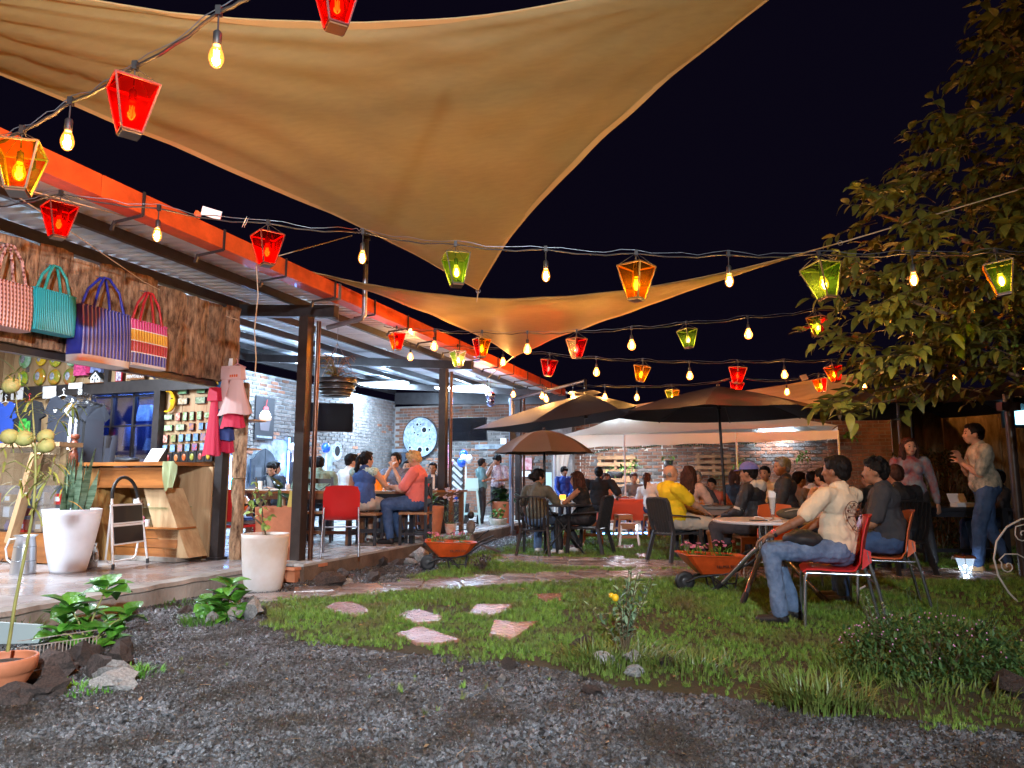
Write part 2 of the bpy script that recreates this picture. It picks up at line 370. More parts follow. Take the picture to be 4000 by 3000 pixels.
# ================================================================== GROUND
def flatpoly(name,pts,z,m,label=None,kind='structure',off=0):
 mb=MB();mb.poly([(p[0],p[1],z) for p in pts]);o=mb.build(name,m);return tag(o,label,None,None,kind)
mb=MB();mb.poly([(-70,-40,-.02),(70,-40,-.02),(70,90,-.02),(-70,90,-.02)]);tag(mb.build('ground',M['ground']),kind='structure',label='bare dark ground of the garden')
D2=lambda x,y:gnd(x*1.8083,y*1.8083)
lawn_edge_px=[(560,1306),(585,1350),(640,1385),(740,1398),(850,1412),(1000,1422),(1120,1436),(1230,1455),(1330,1486),(1440,1500),(1560,1508),(1700,1528),(1800,1545),(1980,1560),(2212,1585)]
lawn_edge=[D2(*p) for p in lawn_edge_px]
e=lawn_edge[-1]
LAWN=[tuple(p[:2]) for p in lawn_edge]+[(9,e.y),(14,8),(10.3,15.6),(.9,18.6),tuple(B(16.2,-.6)[:2]),tuple(B(11.3,-.75)[:2]),tuple(B(8.6,-1.15)[:2])]
GRAV=[(-4.2,1.2),(9,1.2),(9,e.y+.25)]+[tuple(p[:2]) for p in lawn_edge[::-1]]+[tuple(B(8.6,-1.15)[:2]),tuple(B(11.3,-.75)[:2]),tuple(B(16.2,-.6)[:2]),tuple(B(19,-.5)[:2]),tuple(B(19,.02)[:2]),tuple(B(8.2,.02)[:2]),tuple(B(8.2,.40)[:2]),tuple(B(1,.40)[:2])]
flatpoly('gravel_court',GRAV,.004,M['gravelbase'],'bed of wet crushed stone in the foreground')
flatpoly('lawn',LAWN,.008,M['lawnbase'],'soil of the lawn')
rs=np.random.RandomState(5)
def scatter_in(poly,n):
 P=np.array(poly);lo,hi=P.min(0),P.max(0);q=rs.rand(n,2)*(hi-lo)+lo;return q[inpoly(q,poly)]
def frustum(q,margin=.30):
 return(np.abs(q[:,0])<(2000/FPX+margin)*q[:,1])&(q[:,1]>2.5)
stones=[rockmesh(i,1,.5,.62) for i in range(6)]
pts=[];sc_=[]
def gr(poly,n,smin,smax,ylo,yhi):
 xl,xh=max(-4.2,-.8*yhi),min(9,.8*yhi);q=rs.rand(int(n*(xh-xl)*(yhi-ylo)),2)*(xh-xl,yhi-ylo)+(xl,ylo);q=q[frustum(q)];q=q[inpoly(q,poly)]
 s=smin+(smax-smin)*rs.rand(len(q))**3
 for(x,y),k in zip(q,s):pts.append((x,y,.006+k*.35*rs.rand()));sc_.append((k,k*(.7+.4*rs.rand()),k*(.6+.4*rs.rand())))
for d_,a_,b_,lo_,hi_ in((6600,.0042,.017,2.5,4.2),(5400,.0045,.017,4.2,5.6),(3800,.0055,.018,5.6,7.5),(1100,.009,.022,7.5,19)):gr(GRAV,d_,a_,b_,lo_,hi_)
rot=np.stack([rs.rand(len(pts))*.9,rs.rand(len(pts))*.9,rs.rand(len(pts))*6.28],1)
points_instancer('gravel',pts,sc_,rot,stones,M['gravelstone'],label='loose wet grey gravel covering the foreground',cat='gravel')
LAVA=[rockmesh(20+i,2,.55,.75) for i in range(6)]
for m_ in LAVA:m_.materials.append(M['rock'])
LAVAD=[m_.copy() for m_ in LAVA]
for m_ in LAVAD:m_.materials.clear();m_.materials.append(M['lava'])
def rock(sx,sy,w,h,dark,label,i=0,name='rock',group=None,sink=.25,rz=None):
 p=gnd(sx,sy);k=w*p.y/FPX/1.7;kz=h*p.y/FPX/1.8
 o=place(name,(LAVAD if dark else LAVA)[i%6],None,(p.x,p.y+k*.5,kz*(1-sink)),(0,0,rz if rz is not None else rnd.random()*6))
 o.scale=(k,k*.8,kz/.7);return tag(o,label,'rock',group)
def tuft(seed,nb=14,h=1.,spread=.55,w=.035,curl=.5):
 r=random.Random(seed);mb=MB()
 for i in range(nb):
  a=r.random()*6.28;rr=r.random()*spread;bx,by=math.cos(a)*rr*.6,math.sin(a)*rr*.6
  hh=h*(.55+.6*r.random());ln=curl*(.3+r.random());b2=a+r.uniform(-.8,.8);dx,dy=math.cos(b2),math.sin(b2);px,py=-dy*w,dx*w
  P=[(bx+dx*ln*t*t*hh,by+dy*ln*t*t*hh,hh*t*(1-.25*ln*t)) for t in(0,.45,.8,1)]
  wv=(1,.9,.55,.02);vs=[]
  for p,k in zip(P,wv):vs+=[(p[0]-px*k,p[1]-py*k,p[2]),(p[0]+px*k,p[1]+py*k,p[2])]
  mb.add(vs,[(0,1,3,2),(2,3,5,4),(4,5,7,6)],0,True)
 me=bpy.data.meshes.new('tuft');me.from_pydata(mb.v,[],mb.f);me.polygons.foreach_set('use_smooth',mb.sm);me.update();return me
tufts=[tuft(i) for i in range(5)]
PATHA=[D2(*p) for p in[(545,1304),(700,1293),(800,1285),(950,1275),(1100,1266),(1300,1254),(1500,1250),(1650,1252),(1900,1250),(2230,1258),(2230,1236),(2050,1230),(1900,1228),(1700,1226),(1450,1232),(1300,1236),(1150,1242),(1000,1251),(900,1257),(760,1268),(600,1283)]]
PATHB=[D2(*p) for p in[(1068,1211),(1150,1222),(1250,1229),(1380,1233),(1500,1230),(1600,1226),(1500,1216),(1400,1212),(1260,1208),(1160,1203),(1060,1199)]]
STEPS=[[(700,1318),(722,1306),(762,1305),(800,1322),(790,1334),(742,1336)],[(852,1336),(880,1325),(905,1322),(958,1338),(950,1349),(902,1352)],[(858,1375),(905,1358),(945,1372),(992,1388),(960,1398),(900,1397)],[(1010,1331),(1030,1310),(1110,1310),(1098,1324),(1062,1338)],[(1053,1378),(1066,1345),(1110,1350),(1160,1348),(1140,1366),(1108,1387)],[(1152,1288),(1222,1287),(1212,1300),(1172,1306)],[(1312,1204),(1352,1204),(1350,1213),(1316,1214)],[(1330,1180),(1372,1180),(1370,1187),(1330,1188)],[(1218,1180),(1262,1181),(1258,1189),(1220,1188)],[(1370,1200),(1400,1198),(1410,1205),(1380,1208)]]
STEPW=[[D2(*p) for p in s] for s in STEPS]
def shrink(poly,f=.9):
 c=sum((Vector(p) for p in poly),Vector())/len(poly);return[c+(Vector(p)-c)*f for p in poly]
P_=np.array(LAWN);q=rs.rand(280000,2)*(P_.max(0)-P_.min(0)+.8)+P_.min(0)-.4;q=q[frustum(q)];jit=np.array([(noise.noise(Vector((x*2.1,y*2.1,0)))+.6*noise.noise(Vector((x*7,y*7,4))),noise.noise(Vector((x*2.3,y*2.3,7)))+.6*noise.noise(Vector((x*7,y*7,9)))) for x,y in q]);q=q[inpoly(q+jit*.22+rs.randn(len(q),2)*.05,LAWN)]
keep=rs.rand(len(q))<np.clip(6.5/np.maximum(q[:,1],1),.22,1)**1.1;q=q[keep]
for pl in[PATHA,PATHB]+STEPW:q=q[~inpoly(q,[tuple(p[:2]) for p in shrink(pl,.91)])]
wear=np.array([noise.noise(Vector((x*.9,y*.9,3.3))) for x,y in q]);q=q[(wear>-.16)|(rs.rand(len(q))<.35)]
hh=np.array([.5+.5*noise.noise(Vector((x*1.7,y*1.7,9))) for x,y in q])
edge=1.0
s=(.024+.030*hh*rs.rand(len(q))+.02*rs.rand(len(q))*(q[:,1]>6))
pts=np.stack([q[:,0],q[:,1],np.full(len(q),.008)],1);scl=np.stack([s*1.1,s*1.1,s],1)
rot=np.stack([rs.randn(len(q))*.15,rs.randn(len(q))*.15,rs.rand(len(q))*6.28],1)
points_instancer('grass',pts,scl,rot,tufts,M['grassblade'],label='short wet green lawn grass',cat='grass')
def slabpath(name,poly,label,step=.42,z=.03):
 root=thing(name,label,'path');root['kind']='structure';del root['category']
 xy=[tuple(p[:2]) for p in poly];P=np.array(xy);lo,hi=P.min(0),P.max(0)
 mb=MB();mb.prism([(p[0],p[1],.0) for p in poly],(0,0,z*.55));mb.build('mortar_bed',M['concrete'],root)
 sites=[];r=random.Random(11)
 x=lo[0]
 row=0
 while x<hi[0]+step:
  y=lo[1]+(row%2)*step*.35
  while y<hi[1]+step*.5:
   sites.append((x+r.uniform(-.13,.13),y+r.uniform(-.09,.09)));y+=step*.72
  x+=step;row+=1
 def clip(pl,a,b,c):
  out=[]
  for i in range(len(pl)):
   p,qq=pl[i],pl[(i+1)%len(pl)];dp,dq=a*p[0]+b*p[1]-c,a*qq[0]+b*qq[1]-c
   if dp<=0:out.append(p)
   if dp*dq<0:t=dp/(dp-dq);out.append((p[0]+(qq[0]-p[0])*t,p[1]+(qq[1]-p[1])*t))
  return out
 n=0
 for i,sI in enumerate(sites):
  if not inpoly(np.array([sI]),xy)[0]:continue
  pl=[(sI[0]+dx,sI[1]+dy) for dx,dy in((-.5,-.5),(.5,-.5),(.5,.5),(-.5,.5))]
  for j,sJ in enumerate(sites):
   if i==j or abs(sJ[0]-sI[0])>1.1 or abs(sJ[1]-sI[1])>1.1:continue
   a,b=sJ[0]-sI[0],sJ[1]-sI[1];L=math.hypot(a,b);a/=L;b/=L
   pl=clip(pl,a,b,a*(sI[0]+sJ[0])/2+b*(sI[1]+sJ[1])/2-.012)
   if len(pl)<3:break
  if len(pl)<3:continue
  c=Vector((sum(p[0] for p in pl)/len(pl),sum(p[1] for p in pl)/len(pl),0));hz=z+r.uniform(-.004,.006)
  mb=MB();base=[(p[0]-c.x,p[1]-c.y,.016) for p in pl];top=[((p[0]-c.x)*.97,(p[1]-c.y)*.97,hz+r.uniform(-.002,.002)) for p in pl];k=len(pl)
  mb.add(base+top,[tuple(range(k,2*k))]+[(a_,(a_+1)%k,k+(a_+1)%k,k+a_) for a_ in range(k)])
  mb.build('flagstone',M['flag'],root,c);n+=1
 return root
slabpath('flagstone_path',PATHA,'wet flagstone path crossing the lawn in front of the wheelbarrows')
slabpath('flagstone_path',PATHB,'flagstone side path branching off behind the left wheelbarrow')
steplab=['pink stepping stone nearest the white pot in the lawn','pink stepping stone with a bright wet sheen, in the middle of the left row','large pink stepping stone touching the gravel edge','pink stepping stone with a magenta reflection at its far edge','large pink stepping stone with an orange wet reflection','small red stepping stone farthest from the gravel','pale stepping stone in the far lawn beside the side path','pale stepping stone in the lawn behind the black armchair','flat stepping stone in the far lawn under the small parasol','small pale stepping stone beside the side path near the yellow shirt']
for i,(pl,lb) in enumerate(zip(STEPW,steplab)):
 c=sum(pl,Vector())/len(pl);r=random.Random(i);mb=MB();n=len(pl)*5;out=[]
 for a in range(len(pl)):
  for t in range(5):
   p=pl[a].lerp(pl[(a+1)%len(pl)],t/5)-c;p*=1+.05*r.uniform(-1,1);out.append(p)
 base=[(p.x,p.y,0) for p in out];mid=[(p.x*.99,p.y*.99,.018) for p in out];top=[(p.x*.95,p.y*.95,.025+.003*r.random()) for p in out]
 mb.add(base+mid+top+[(0,0,.027)],[(a,(a+1)%n,n+(a+1)%n,n+a) for a in range(n)]+[(n+a,n+(a+1)%n,2*n+(a+1)%n,2*n+a) for a in range(n)]+[(2*n+a,2*n+(a+1)%n,3*n) for a in range(n)])
 tag(mb.build('stepping_stone',M['flagred'],None,c),lb,'stepping stone','stepping stones in the lawn')
lm_=MB();lm_.add([(-.5,0,0),(0,.35,.12),(.6,0,.02),(0,-.35,.1),(0,0,-.02)],[(0,4,1),(1,4,2),(2,4,3),(3,4,0)])
def _q(mb):me=bpy.data.meshes.new('dead_leaf');me.from_pydata(mb.v,[],mb.f);return me
l2=MB().tube([(-1,0,0),(-.2,.15,.05),(.5,.0,.03),(1,.3,0)],.035,4)
q=rs.rand(420,2)*(7,5.5)+(-3.2,2.7);q=q[frustum(q)];n_=len(q)
points_instancer('leaf_litter',np.concatenate([q,np.full((n_,1),.03)],1),np.repeat((.012+.02*rs.rand(n_))[:,None],3,1),np.stack([rs.randn(n_)*.3,rs.randn(n_)*.3,rs.rand(n_)*6.28],1),[_q(lm_),_q(l2)],mat('dead leaf',(.26,.15,.07),.7,rnd_amt=.6),label='small dead leaves and straw lying on the gravel',cat='litter')
q=rs.rand(700,2)*(9,4)+(-3.4,3.2);q=q[frustum(q)];nv=np.array([noise.noise(Vector((x*1.3,y*1.3,5))) for x,y in q]);q=q[(nv>.18)];n_=len(q)
points_instancer('gravel_weeds',np.concatenate([q,np.full((n_,1),.01)],1),np.repeat((.018+.03*rs.rand(n_))[:,None],3,1),np.stack([rs.randn(n_)*.2,rs.randn(n_)*.2,rs.rand(n_)*6.28],1),[t_.copy() for t_ in tufts[:3]],mat('weed',(.10,.20,.03),.5,rnd_amt=.4),label='small weeds sprouting in the gravel',cat='weeds')
# ================================================================== BUILDING
DK=.2
root=bthing('shop_floor','worn reddish concrete platform of the souvenir shop with a broken kerb edge','floor');root['kind']='structure';del root['category']
mb=MB();r=random.Random(4);n=90;A=[];
for i in range(n+1):
 s=-.5+8.85*i/n;A.append((s,.38+.012*noise.noise(Vector((s*3,0,1))),.0,.19+.012*noise.noise(Vector((s*5,2,1)))))
vs=[]
for s,t,z0,z1 in A:vs+=[(s,t,z0),(s,t-.004,z1-.05),(s,t-.022+.015*noise.noise(Vector((s*9,0,5))),z1-.035),(s,t-.01,z1),(s,t+.12,.2),(s,6,.2)]
mb.add(vs,[(i*6+k,i*6+k+1,(i+1)*6+k+1,(i+1)*6+k) for i in range(n) for k in range(4)],0,False)
mb.add(vs,[(i*6+4,i*6+5,(i+1)*6+5,(i+1)*6+4) for i in range(n)],1,False)
mb.poly([(8.35,.38,0),(8.35,6,0),(8.35,6,.2),(8.35,.38,.19)],0)
mb.build('platform',[M['concrete'],M['shopfloor']],root)
root=bthing('timber_deck','raised deck of wet weathered grey boards under the metal roof','deck');root['kind']='structure';del root['category']
mb=MB();mb.box(((8.37+19.5)/2,.03,.085),(11.1,.05,.17));mb.build('edge_beam',mat('dirty deck edge',(.13,.09,.065),.8,var=.6,vscale=3,bump=.4),root)
mb=MB();mb.box(((8.37+19.5)/2,2.47,.08),(11.1,4.8,.15));mb.build('underframe',M['black'],root)
bd=[]
for k in range(4):
 mb=MB();mb.box((0,0,0),(2.2,.132,.028));me=bpy.data.meshes.new('deck_board');me.from_pydata(mb.v,[],mb.f);me.materials.append(M['deckwood']);bd.append(me)
t=.0;row=0
while t<4.9:
 s=8.37-(row%3)*.74
 while s<19.5:
  a,b=max(s,8.37),min(s+2.2,19.5)
  if b-a>.1:
   o=place('deck_board',bd[0],root,((a+b)/2,t+.07,.186+r.uniform(-.0025,.0025)),(r.uniform(-.008,.008),0,0));o.scale=((b-a-.008)/2.2,1,1)
  s+=2.2
 t+=.141;row+=1
def brickwall(name,label,s0,t0,dirv,width,height,inward,focus,parent_rz=0.,zskip=None,skip=None,pale=.3,nparts=300,core=None,z0=0.):
 """dirv: 's' or 't'; runs from (s0,t0); inward = +-1 side the face looks to"""
 root=bthing(name,label,'wall')
 root['kind']='structure';del root['category']
 mb=MB()
 if dirv=='s':mb.box((s0+width/2,t0+inward*-.1,z0+height/2),(width,.2,height))
 else:mb.box((s0+inward*-.1,t0+width/2,z0+height/2),(.2,abs(width),height))
 mb.build('mortar',core or M['mortar'],root)
 bl,bh=.245,.083;cells=[]
 for j in range(int(height/bh)):
  off=(j%2)*bl/2
  for i in range(int(width/bl)+1):
   u=i*bl+off+r.uniform(-.006,.006);z=z0+(j+.5)*bh
   if u>width-.1:continue
   if skip and skip(u,z):continue
   cells.append((u,z))
 cells.sort(key=lambda c:(c[0]-focus[0])**2*.5+(c[1]-focus[1])**2*3)
 ms=[]
 for k,mm in enumerate((M['brick'],M['brick_pale'])):
  b=MB();b.box((0,0,0),(.225,.03,.067));b.build
  me=bpy.data.meshes.new('brick');
  vs=[(x*.1125*(.93 if y<0 else 1),y*.015,z*.0335*(.86 if y<0 else 1)) for z in(-1,1) for y in(-1,1) for x in(-1,1)]
  me.from_pydata(vs,[],[(0,2,3,1),(4,5,7,6),(0,1,5,4),(2,6,7,3),(0,4,6,2),(1,3,7,5)]);me.materials.append(mm);ms.append(me)
 rest=MB()
 for q,(u,z) in enumerate(cells):
  pr=r.uniform(.000,.012);hor=u
  if dirv=='s':loc=(s0+hor,t0+inward*(.0+pr),z);rz=0 if inward<0 else math.pi
  else:loc=(s0+inward*pr,t0+hor,z);rz=-math.pi/2
  pl=noise.noise(Vector((u*.9,z*1.3,s0)))+r.uniform(-.35,.35)>(.5-pale)
  rr=(r.uniform(-.02,.02),r.uniform(-.02,.02),rz+r.uniform(-.02,.02))
  if q<nparts:place('brick',ms[1 if pl else 0],root,loc,rr)
  else:
   m3=Matrix.Rotation(rr[2],3,'Z');rest.box(loc,(.225,.03,.067),mat3=m3,mi=1 if pl else 0)
 if len(cells)>nparts:
  o=rest.build('bricks',[M['brick'],M['brick_pale']],root);o['kind']='stuff'
 return root
TW,SB=4.9,19.5
brickwall('brick_wall','side wall of the deck, half plastered with pale bricks showing above, cupcake banner on it',8.7,TW,'s',SB-8.7,3.35,-1,(6.0,2.6),skip=lambda u,z:z<1.9+.5*noise.noise(Vector((u*.8,z,2))) and u<7.8,pale=.95,core=M['plaster'])
brickwall('brick_wall','lamp lit brick end wall of the deck with the moon disc and two screens',SB,-.4,'t',TW+.4,3.2,-1,(2.6,1.9),pale=.25)
brickwall('brick_wall','garden brick wall behind the white tent and the trees',SB,-13.4,'t',13.0,2.75,-1,(10.5,1.6),pale=.12)
mb=MB();root=bthing('wall_pillar','pale brick pillar on the end wall behind the singers','pillar')
mb.box((SB-.14,-.1,1.35),(.28,.55,2.7));mb.build('shaft',M['brick_pale'],root)
mb=MB();mb.box((SB-.15,-.1,2.72),(.34,.62,.12));mb.box((SB-.15,-.1,1.95),(.31,.6,.1));mb.build('band',M['mortar'],root)
for(a,b,z,lb) in((-.35,2.4,2.02,'pale concrete lintel band under the hanging screen'),(-3.2,-.5,1.02,'whitewashed ledge along the garden wall behind the boy in blue'),(-9.4,-8.2,2.02,'pale concrete patch in the red lit brick wall')):
 o=MB().box((SB-.02,(a+b)/2,z),(.07,b-a,.13)).build('concrete_band',M['plaster'],None,B0,(0,0,YAW));tag(o,lb,'ledge')
root=bthing('pavilion','open pavilion with a corrugated metal roof on dark steel posts and an orange gutter','pavilion')
ZR,SL=3.36,.085
def zr(t):return ZR+SL*(t+.25)
pm=MB();n=6;pit=.15
prof=[]
for i in range(n):u=i*pit;prof+=[(u,0),(u+.055,0),(u+.075,.03),(u+.125,.03),(u+.147,.0)]
prof=[(u*.985,z) for u,z in prof]
k=len(prof);a=[(u,-.28,z) for u,z in prof];b=[(u,5.3,z) for u,z in prof]
pm.add(a+b,[(i,i+1,k+i+1,k+i) for i in range(k-1)]);me=bpy.data.meshes.new('roof_sheet');me.from_pydata(pm.v,[],pm.f);me.materials.append(M['zinc'])
s=-1.0;i=0
while s<18.8:
 o=place('roof_sheet',me,root,(s,0,ZR+.0+SL*.25+(.006 if i%2 else 0)),(math.atan(SL),0,0));s+=.885;i+=1
for t in(.55,1.55,2.5,3.45,4.4):MB().bar((-1,t,zr(t)-.06),(18.85,t,zr(t)-.06),.055,.10).build('purlin',M['steel_dark'],root)
POSTS=((4.2,.35),(8.7,.32),(13.1,.46),(17.5,.5))
for s,t in POSTS:
 MB().bar((s,-.1,zr(-.1)-.20),(s,4.85,zr(4.85)-.2),.1,.15).build('beam',M['steel_dark'],root)
 if s>5:MB().box((s,t,(DK+3.14)/2),(.13,.13,3.14-DK)).build('post',M['steel_brown'],root)
MB().bar((-1,4.86,zr(4.86)-.1),(19.4,4.86,zr(4.86)-.1),.08,.3).build('wall_plate',M['steel_dark'],root)
MB().bar((19.35,-.2,3.25),(19.35,4.8,3.42),.12,.32).build('wall_plate',M['steel_dark'],root)
g=[(-.30,3.26),(-.30,3.43),(-.285,3.43),(-.285,3.275),(-.145,3.275),(-.145,3.41),(-.13,3.41),(-.13,3.26)]
for a,b in((-1.5,2.2),(2.2,5.2),(5.2,8.45),(8.45,11.6),(11.6,15.2),(15.2,18.9)):
 mb=MB();mb.prism([(a+.003,t,z) for t,z in g],(b-a-.006,0,0));gb=mb.build('gutter',M['orange_paint'],root)
mb=MB();mb.box((8.45,-.215,3.345),(.05,.185,.19));mb.build('gutter_joint',M['galv'],root)
s=1.9
while s<18.8:
 mb=MB();P=[(s,-.312,3.44),(s,-.312,3.245),(s,-.02,3.225),(s,.0,3.16)]
 for a,b in zip(P,P[1:]):mb.bar(a,b,.012,.022)
 mb.bar((s,.02,3.16),(s,-.02,3.235),.01,.03)
 mb.build('gutter_bracket',M['steel_dark'],root);s+=.92
for i,(s,t) in enumerate(POSTS[1:]):
 o=MB().tube([(s+.11,t-.10,.2),(s+.11,t-.10,3.1)],.03,10).build('conduit',mat('rusty conduit',(.12,.055,.035),.3,.6,var=.4),root)
o=bthing('shop_post','dark steel corner post of the shop front','post')
MB().box((8.45,1.28,1.75),(.11,.11,3.1)).build('shaft',M['steel_dark'],o)
MB().box((8.45,1.28,.215),(.17,.17,.03)).build('foot_plate',M['steel_dark'],o)
def panel(s,t,label,pw=60,ls=.32,lt=1.25):
 o=bthing('ceiling_light',label,'ceiling light',s,t,zr(t)-.17,group='bright panels under the metal roof')
 MB().box((0,0,.02),(ls+.03,lt+.03,.035)).build('housing',M['white'],o)
 MB().box((0,0,-.006),(ls,lt,.012)).build('diffuser',emis('lit panel',COOL,26),o)
 lamp('AREA','panel_light',(0,0,-.03),pw,COOL,ls,sy=lt,parent=o);lamp('POINT','panel_glow',(0,0,-.22),pw*.85,COOL,.12,parent=o)
panel(13.3,3.7,'bright rectangular ceiling light nearest the big steel post',55)
panel(17.2,4.0,'bright rectangular ceiling light above the wall screen',60)
panel(17.3,1.9,'bright strip ceiling light behind the second post',45,.3,1.3)
panel(10.0,3.6,'assumed ceiling light hidden behind the bark fascia',45)  # unseen panel, assumed as one more of the roof lights
o=bthing('mast_pipe','galvanised mast pipe standing on the gutter, light string tied to it','pipe')
MB().tube([(8.85,.12,3.02),(8.85,-.36,3.1),(8.85,-.40,3.14),(8.85,-.40,4.22)],.032,12).build('pipe',M['galv'],o)
MB().tube([(8.85,-.40,3.78),(8.85,-.40,3.82)],.036,12).build('strap',M['black'],o);MB().tube([(8.85,-.4,4.1),(8.85,-.4,4.13)],.05,12).build('strap',M['black'],o)
root=bthing('bark_fascia','shop front fascia of upright rough bark slabs','fascia')
def slab(wd,ht,seed,th=.035,nx=5,nz=12):
 rr=random.Random(seed);mb=MB();fr=[];
 for k in range(nz+1):
  z=ht*k/nz;l=-wd/2+.02*noise.noise(Vector((seed,z*3,0)));h=wd/2+.02*noise.noise(Vector((seed+50,z*3,0)))
  for i in range(nx+1):
   x=l+(h-l)*i/nx;c=math.sin(math.pi*i/nx)
   fr.append((x,-th*(.35+.65*c)-.028*noise.noise(Vector((x*22+seed,z*7,3))),z+(.02*noise.noise(Vector((x*9,seed,7))) if k in(0,nz) else 0)))
 k2=nx+1;mb.add(fr,[(k*k2+i,k*k2+i+1,(k+1)*k2+i+1,(k+1)*k2+i) for k in range(nz) for i in range(nx)],0,True)
 n0=len(fr);bk=[(p[0],0,p[2]) for p in fr]
 mb.add(bk,[(k*k2+i+1,k*k2+i,(k+1)*k2+i,(k+1)*k2+i+1) for k in range(nz) for i in range(nx)])
 for side in(0,nx):
  e=[fr[k*k2+side] for k in range(nz+1)]+[bk[k*k2+side] for k in range(nz+1)]
  mb.add(e,[(k,k+1,nz+2+k,nz+1+k) for k in range(nz)])
 for rw in(0,nz):
  e=fr[rw*k2:(rw+1)*k2]+bk[rw*k2:(rw+1)*k2];mb.add(e,[(i,i+1,k2+i+1,k2+i) for i in range(nx)])
 return mb
s=.6;i=0
while s<8.45:
 wd=.26+.16*r.random();wd=min(wd,8.5-s)
 if wd>.1:
  zt=3.26+r.uniform(-.05,.03);slab(wd,zt-2.31,i+1,.05,7,16).build('bark_slab',M['bark'],root,(s+wd/2,1.16,2.31))
 s+=wd+.004;i+=1
MB().box((4.5,1.22,2.75),(8,.04,.95)).build('backing_board',M['wood_brown'],root)
MB().bar((.4,1.22,2.275),(8.5,1.22,2.275),.08,.07).build('lower_rail',M['steel_dark'],root)
MB().bar((.4,1.22,3.32),(8.5,1.22,3.32),.08,.10).build('upper_rail',M['steel_dark'],root)
root=bthing('bark_column','bark clad timber column at the shop corner','column')
for k,(z0,h,wd) in enumerate(((.2,.95,.13),(1.16,.9,.17),(2.0,.32,.13))):slab(wd,h,90+k,.03).build('bark_slab',M['bark'],root,(8.50,1.06,z0),(0,0,-math.pi/2+.35))
MB().box((8.56,1.09,1.27),(.06,.12,2.1)).build('core',M['plank'],root)
SE=8.62
root=bthing('shop_wall','plank wall at the end of the souvenir shop hung with souvenirs','wall');root['kind']='structure';del root['category']
wl,wr=onS(345,1560,SE)[1],onS(622,1560,SE)[1]
zb0,zb1=onS(500,1612,SE)[2],onS(500,1575,SE)[2]
t=1.32;i=0
while t<6:
 wd=.13+.07*r.random();m_=t+wd/2
 segs=[(DK,3.3)] if not(wr<m_<wl) else[(2.30,3.3)]
 for a,b in segs:MB().box((SE+.01+r.uniform(-.003,.003),m_,(a+b)/2),(.02,wd-.006,b-a)).build('plank',M['plank'],root)
 t+=wd;i+=1
MB().box((SE+.05,3.7,1.75),(.03,4.8,3.1)).build('backing',mat('dark backing',(.08,.06,.05),.8),root) if False else None
MB().bar((SE-.045,1.3,2.36),(SE-.045,6,2.36),.09,.155).build('beam',M['steel_dark'],root)
MB().bar((SE-.05,wr-.06,.2),(SE-.05,wr-.06,2.285),.1,.1).build('stud',M['steel_dark'],root)
tt=onS(548,1460,SE)[1];MB().box((SE-.03,onS(430,1450,SE)[1],2.62),(.05,.07,.36)).build('stud',M['steel_dark'],root)
MB().box((SE-.03,1.75,.97),(.04,.75,.07)).build('rail',M['steel_dark'],root)
root=bthing('shop_window','dark blue reflecting glazed door behind the shop counter','window')
MB().box((SE+.05,(wl+wr)/2,1.25),(.01,wl-wr,2.1)).build('pane',glassmat('shop glass',(.62,.74,.95),.86),root)
for k in range(4):MB().box((SE+.03,wr+.06+(wl-wr-.1)*k/3,1.25),(.04,.035,2.1)).build('mullion',M['steel_dark'],root)
for z in(.9,1.35,1.85,2.25):MB().box((SE+.03,(wl+wr)/2,z),(.035,wl-wr,.02)).build('glazing_bar',M['steel_dark'],root)
root=bthing('reflection_box','added box of shapes behind the shop window, in place of its blue reflections','cabinet');cw=wl-wr;cm=(wl+wr)/2;dbm=mat('deep blue paint',(.012,.025,.10),.3,var=.6,vscale=3)  # added box and dress shapes stand in for blue reflections in the pane
MB().box((SE+.62,cm,1.25),(.02,cw+.5,2.3)).build('back_panel',dbm,root);MB().box((SE+.36,wl+.26,1.25),(.5,.02,2.3)).build('side_panel',dbm,root);MB().box((SE+.36,wr-.2,1.25),(.5,.02,2.3)).build('side_panel',dbm,root);MB().box((SE+.36,cm,2.35),(.5,cw+.4,.02)).build('top_panel',dbm,root)
lamp('AREA','reflection_box_lamp',(SE+.3,cm,2.3),9,(.25,.45,1),.3,sy=cw,parent=root)  # added blue lamp, lights the stand-in reflection shapes
for k,(u,z,w_,h_,c_) in enumerate(((.25,1.05,.26,.75,(.45,.60,.85)),(.52,1.15,.24,.55,(.55,.68,.9)),(.80,1.95,.32,.55,(.02,.16,.18)),(.55,2.05,.3,.22,(.6,.7,.9)),(.35,1.75,.22,.3,(.3,.4,.8)),(.70,1.62,.35,.16,(.7,.75,.9)))):
 y_=wl-cw*u;mb=MB();P_=[(SE+.3,y_-w_*.32,z+h_/2),(SE+.3,y_+w_*.32,z+h_/2),(SE+.3,y_+w_/2,z-h_/2),(SE+.3,y_-w_/2,z-h_/2)];mb.prism(P_,(.05,0,0));mb.build('reflection_shape',mat('reflection cloth %d'%k,c_,.7,var=.35,vscale=14,bump=.5,bscale=12),root)
o=bthing('assumed_tube_light','assumed fluorescent tube inside the shop above the counter','lamp',6.7,3.0,3.05)  # tube out of view, assumed from the cool light in the shop
MB().tube([(-.6,0,0),(.6,0,0)],.018,8).build('tube',emis('lit tube',COOL,25),o);MB().box((0,0,.04),(1.25,.06,.03)).build('batten',M['white'],o)
lamp('AREA','tube_glow',(0,0,-.03),85,(.80,.90,1),1.2,sy=.15,parent=o)
o=bthing('assumed_tube_light','assumed fluorescent tube above the left glass case of the shop','lamp',4.3,3.2,3.05)  # second unseen tube, assumed over the display case
MB().tube([(-.6,0,0),(.6,0,0)],.018,8).build('tube',emis('lit tube',COOL,25),o);MB().box((0,0,.04),(1.25,.06,.03)).build('batten',M['white'],o)
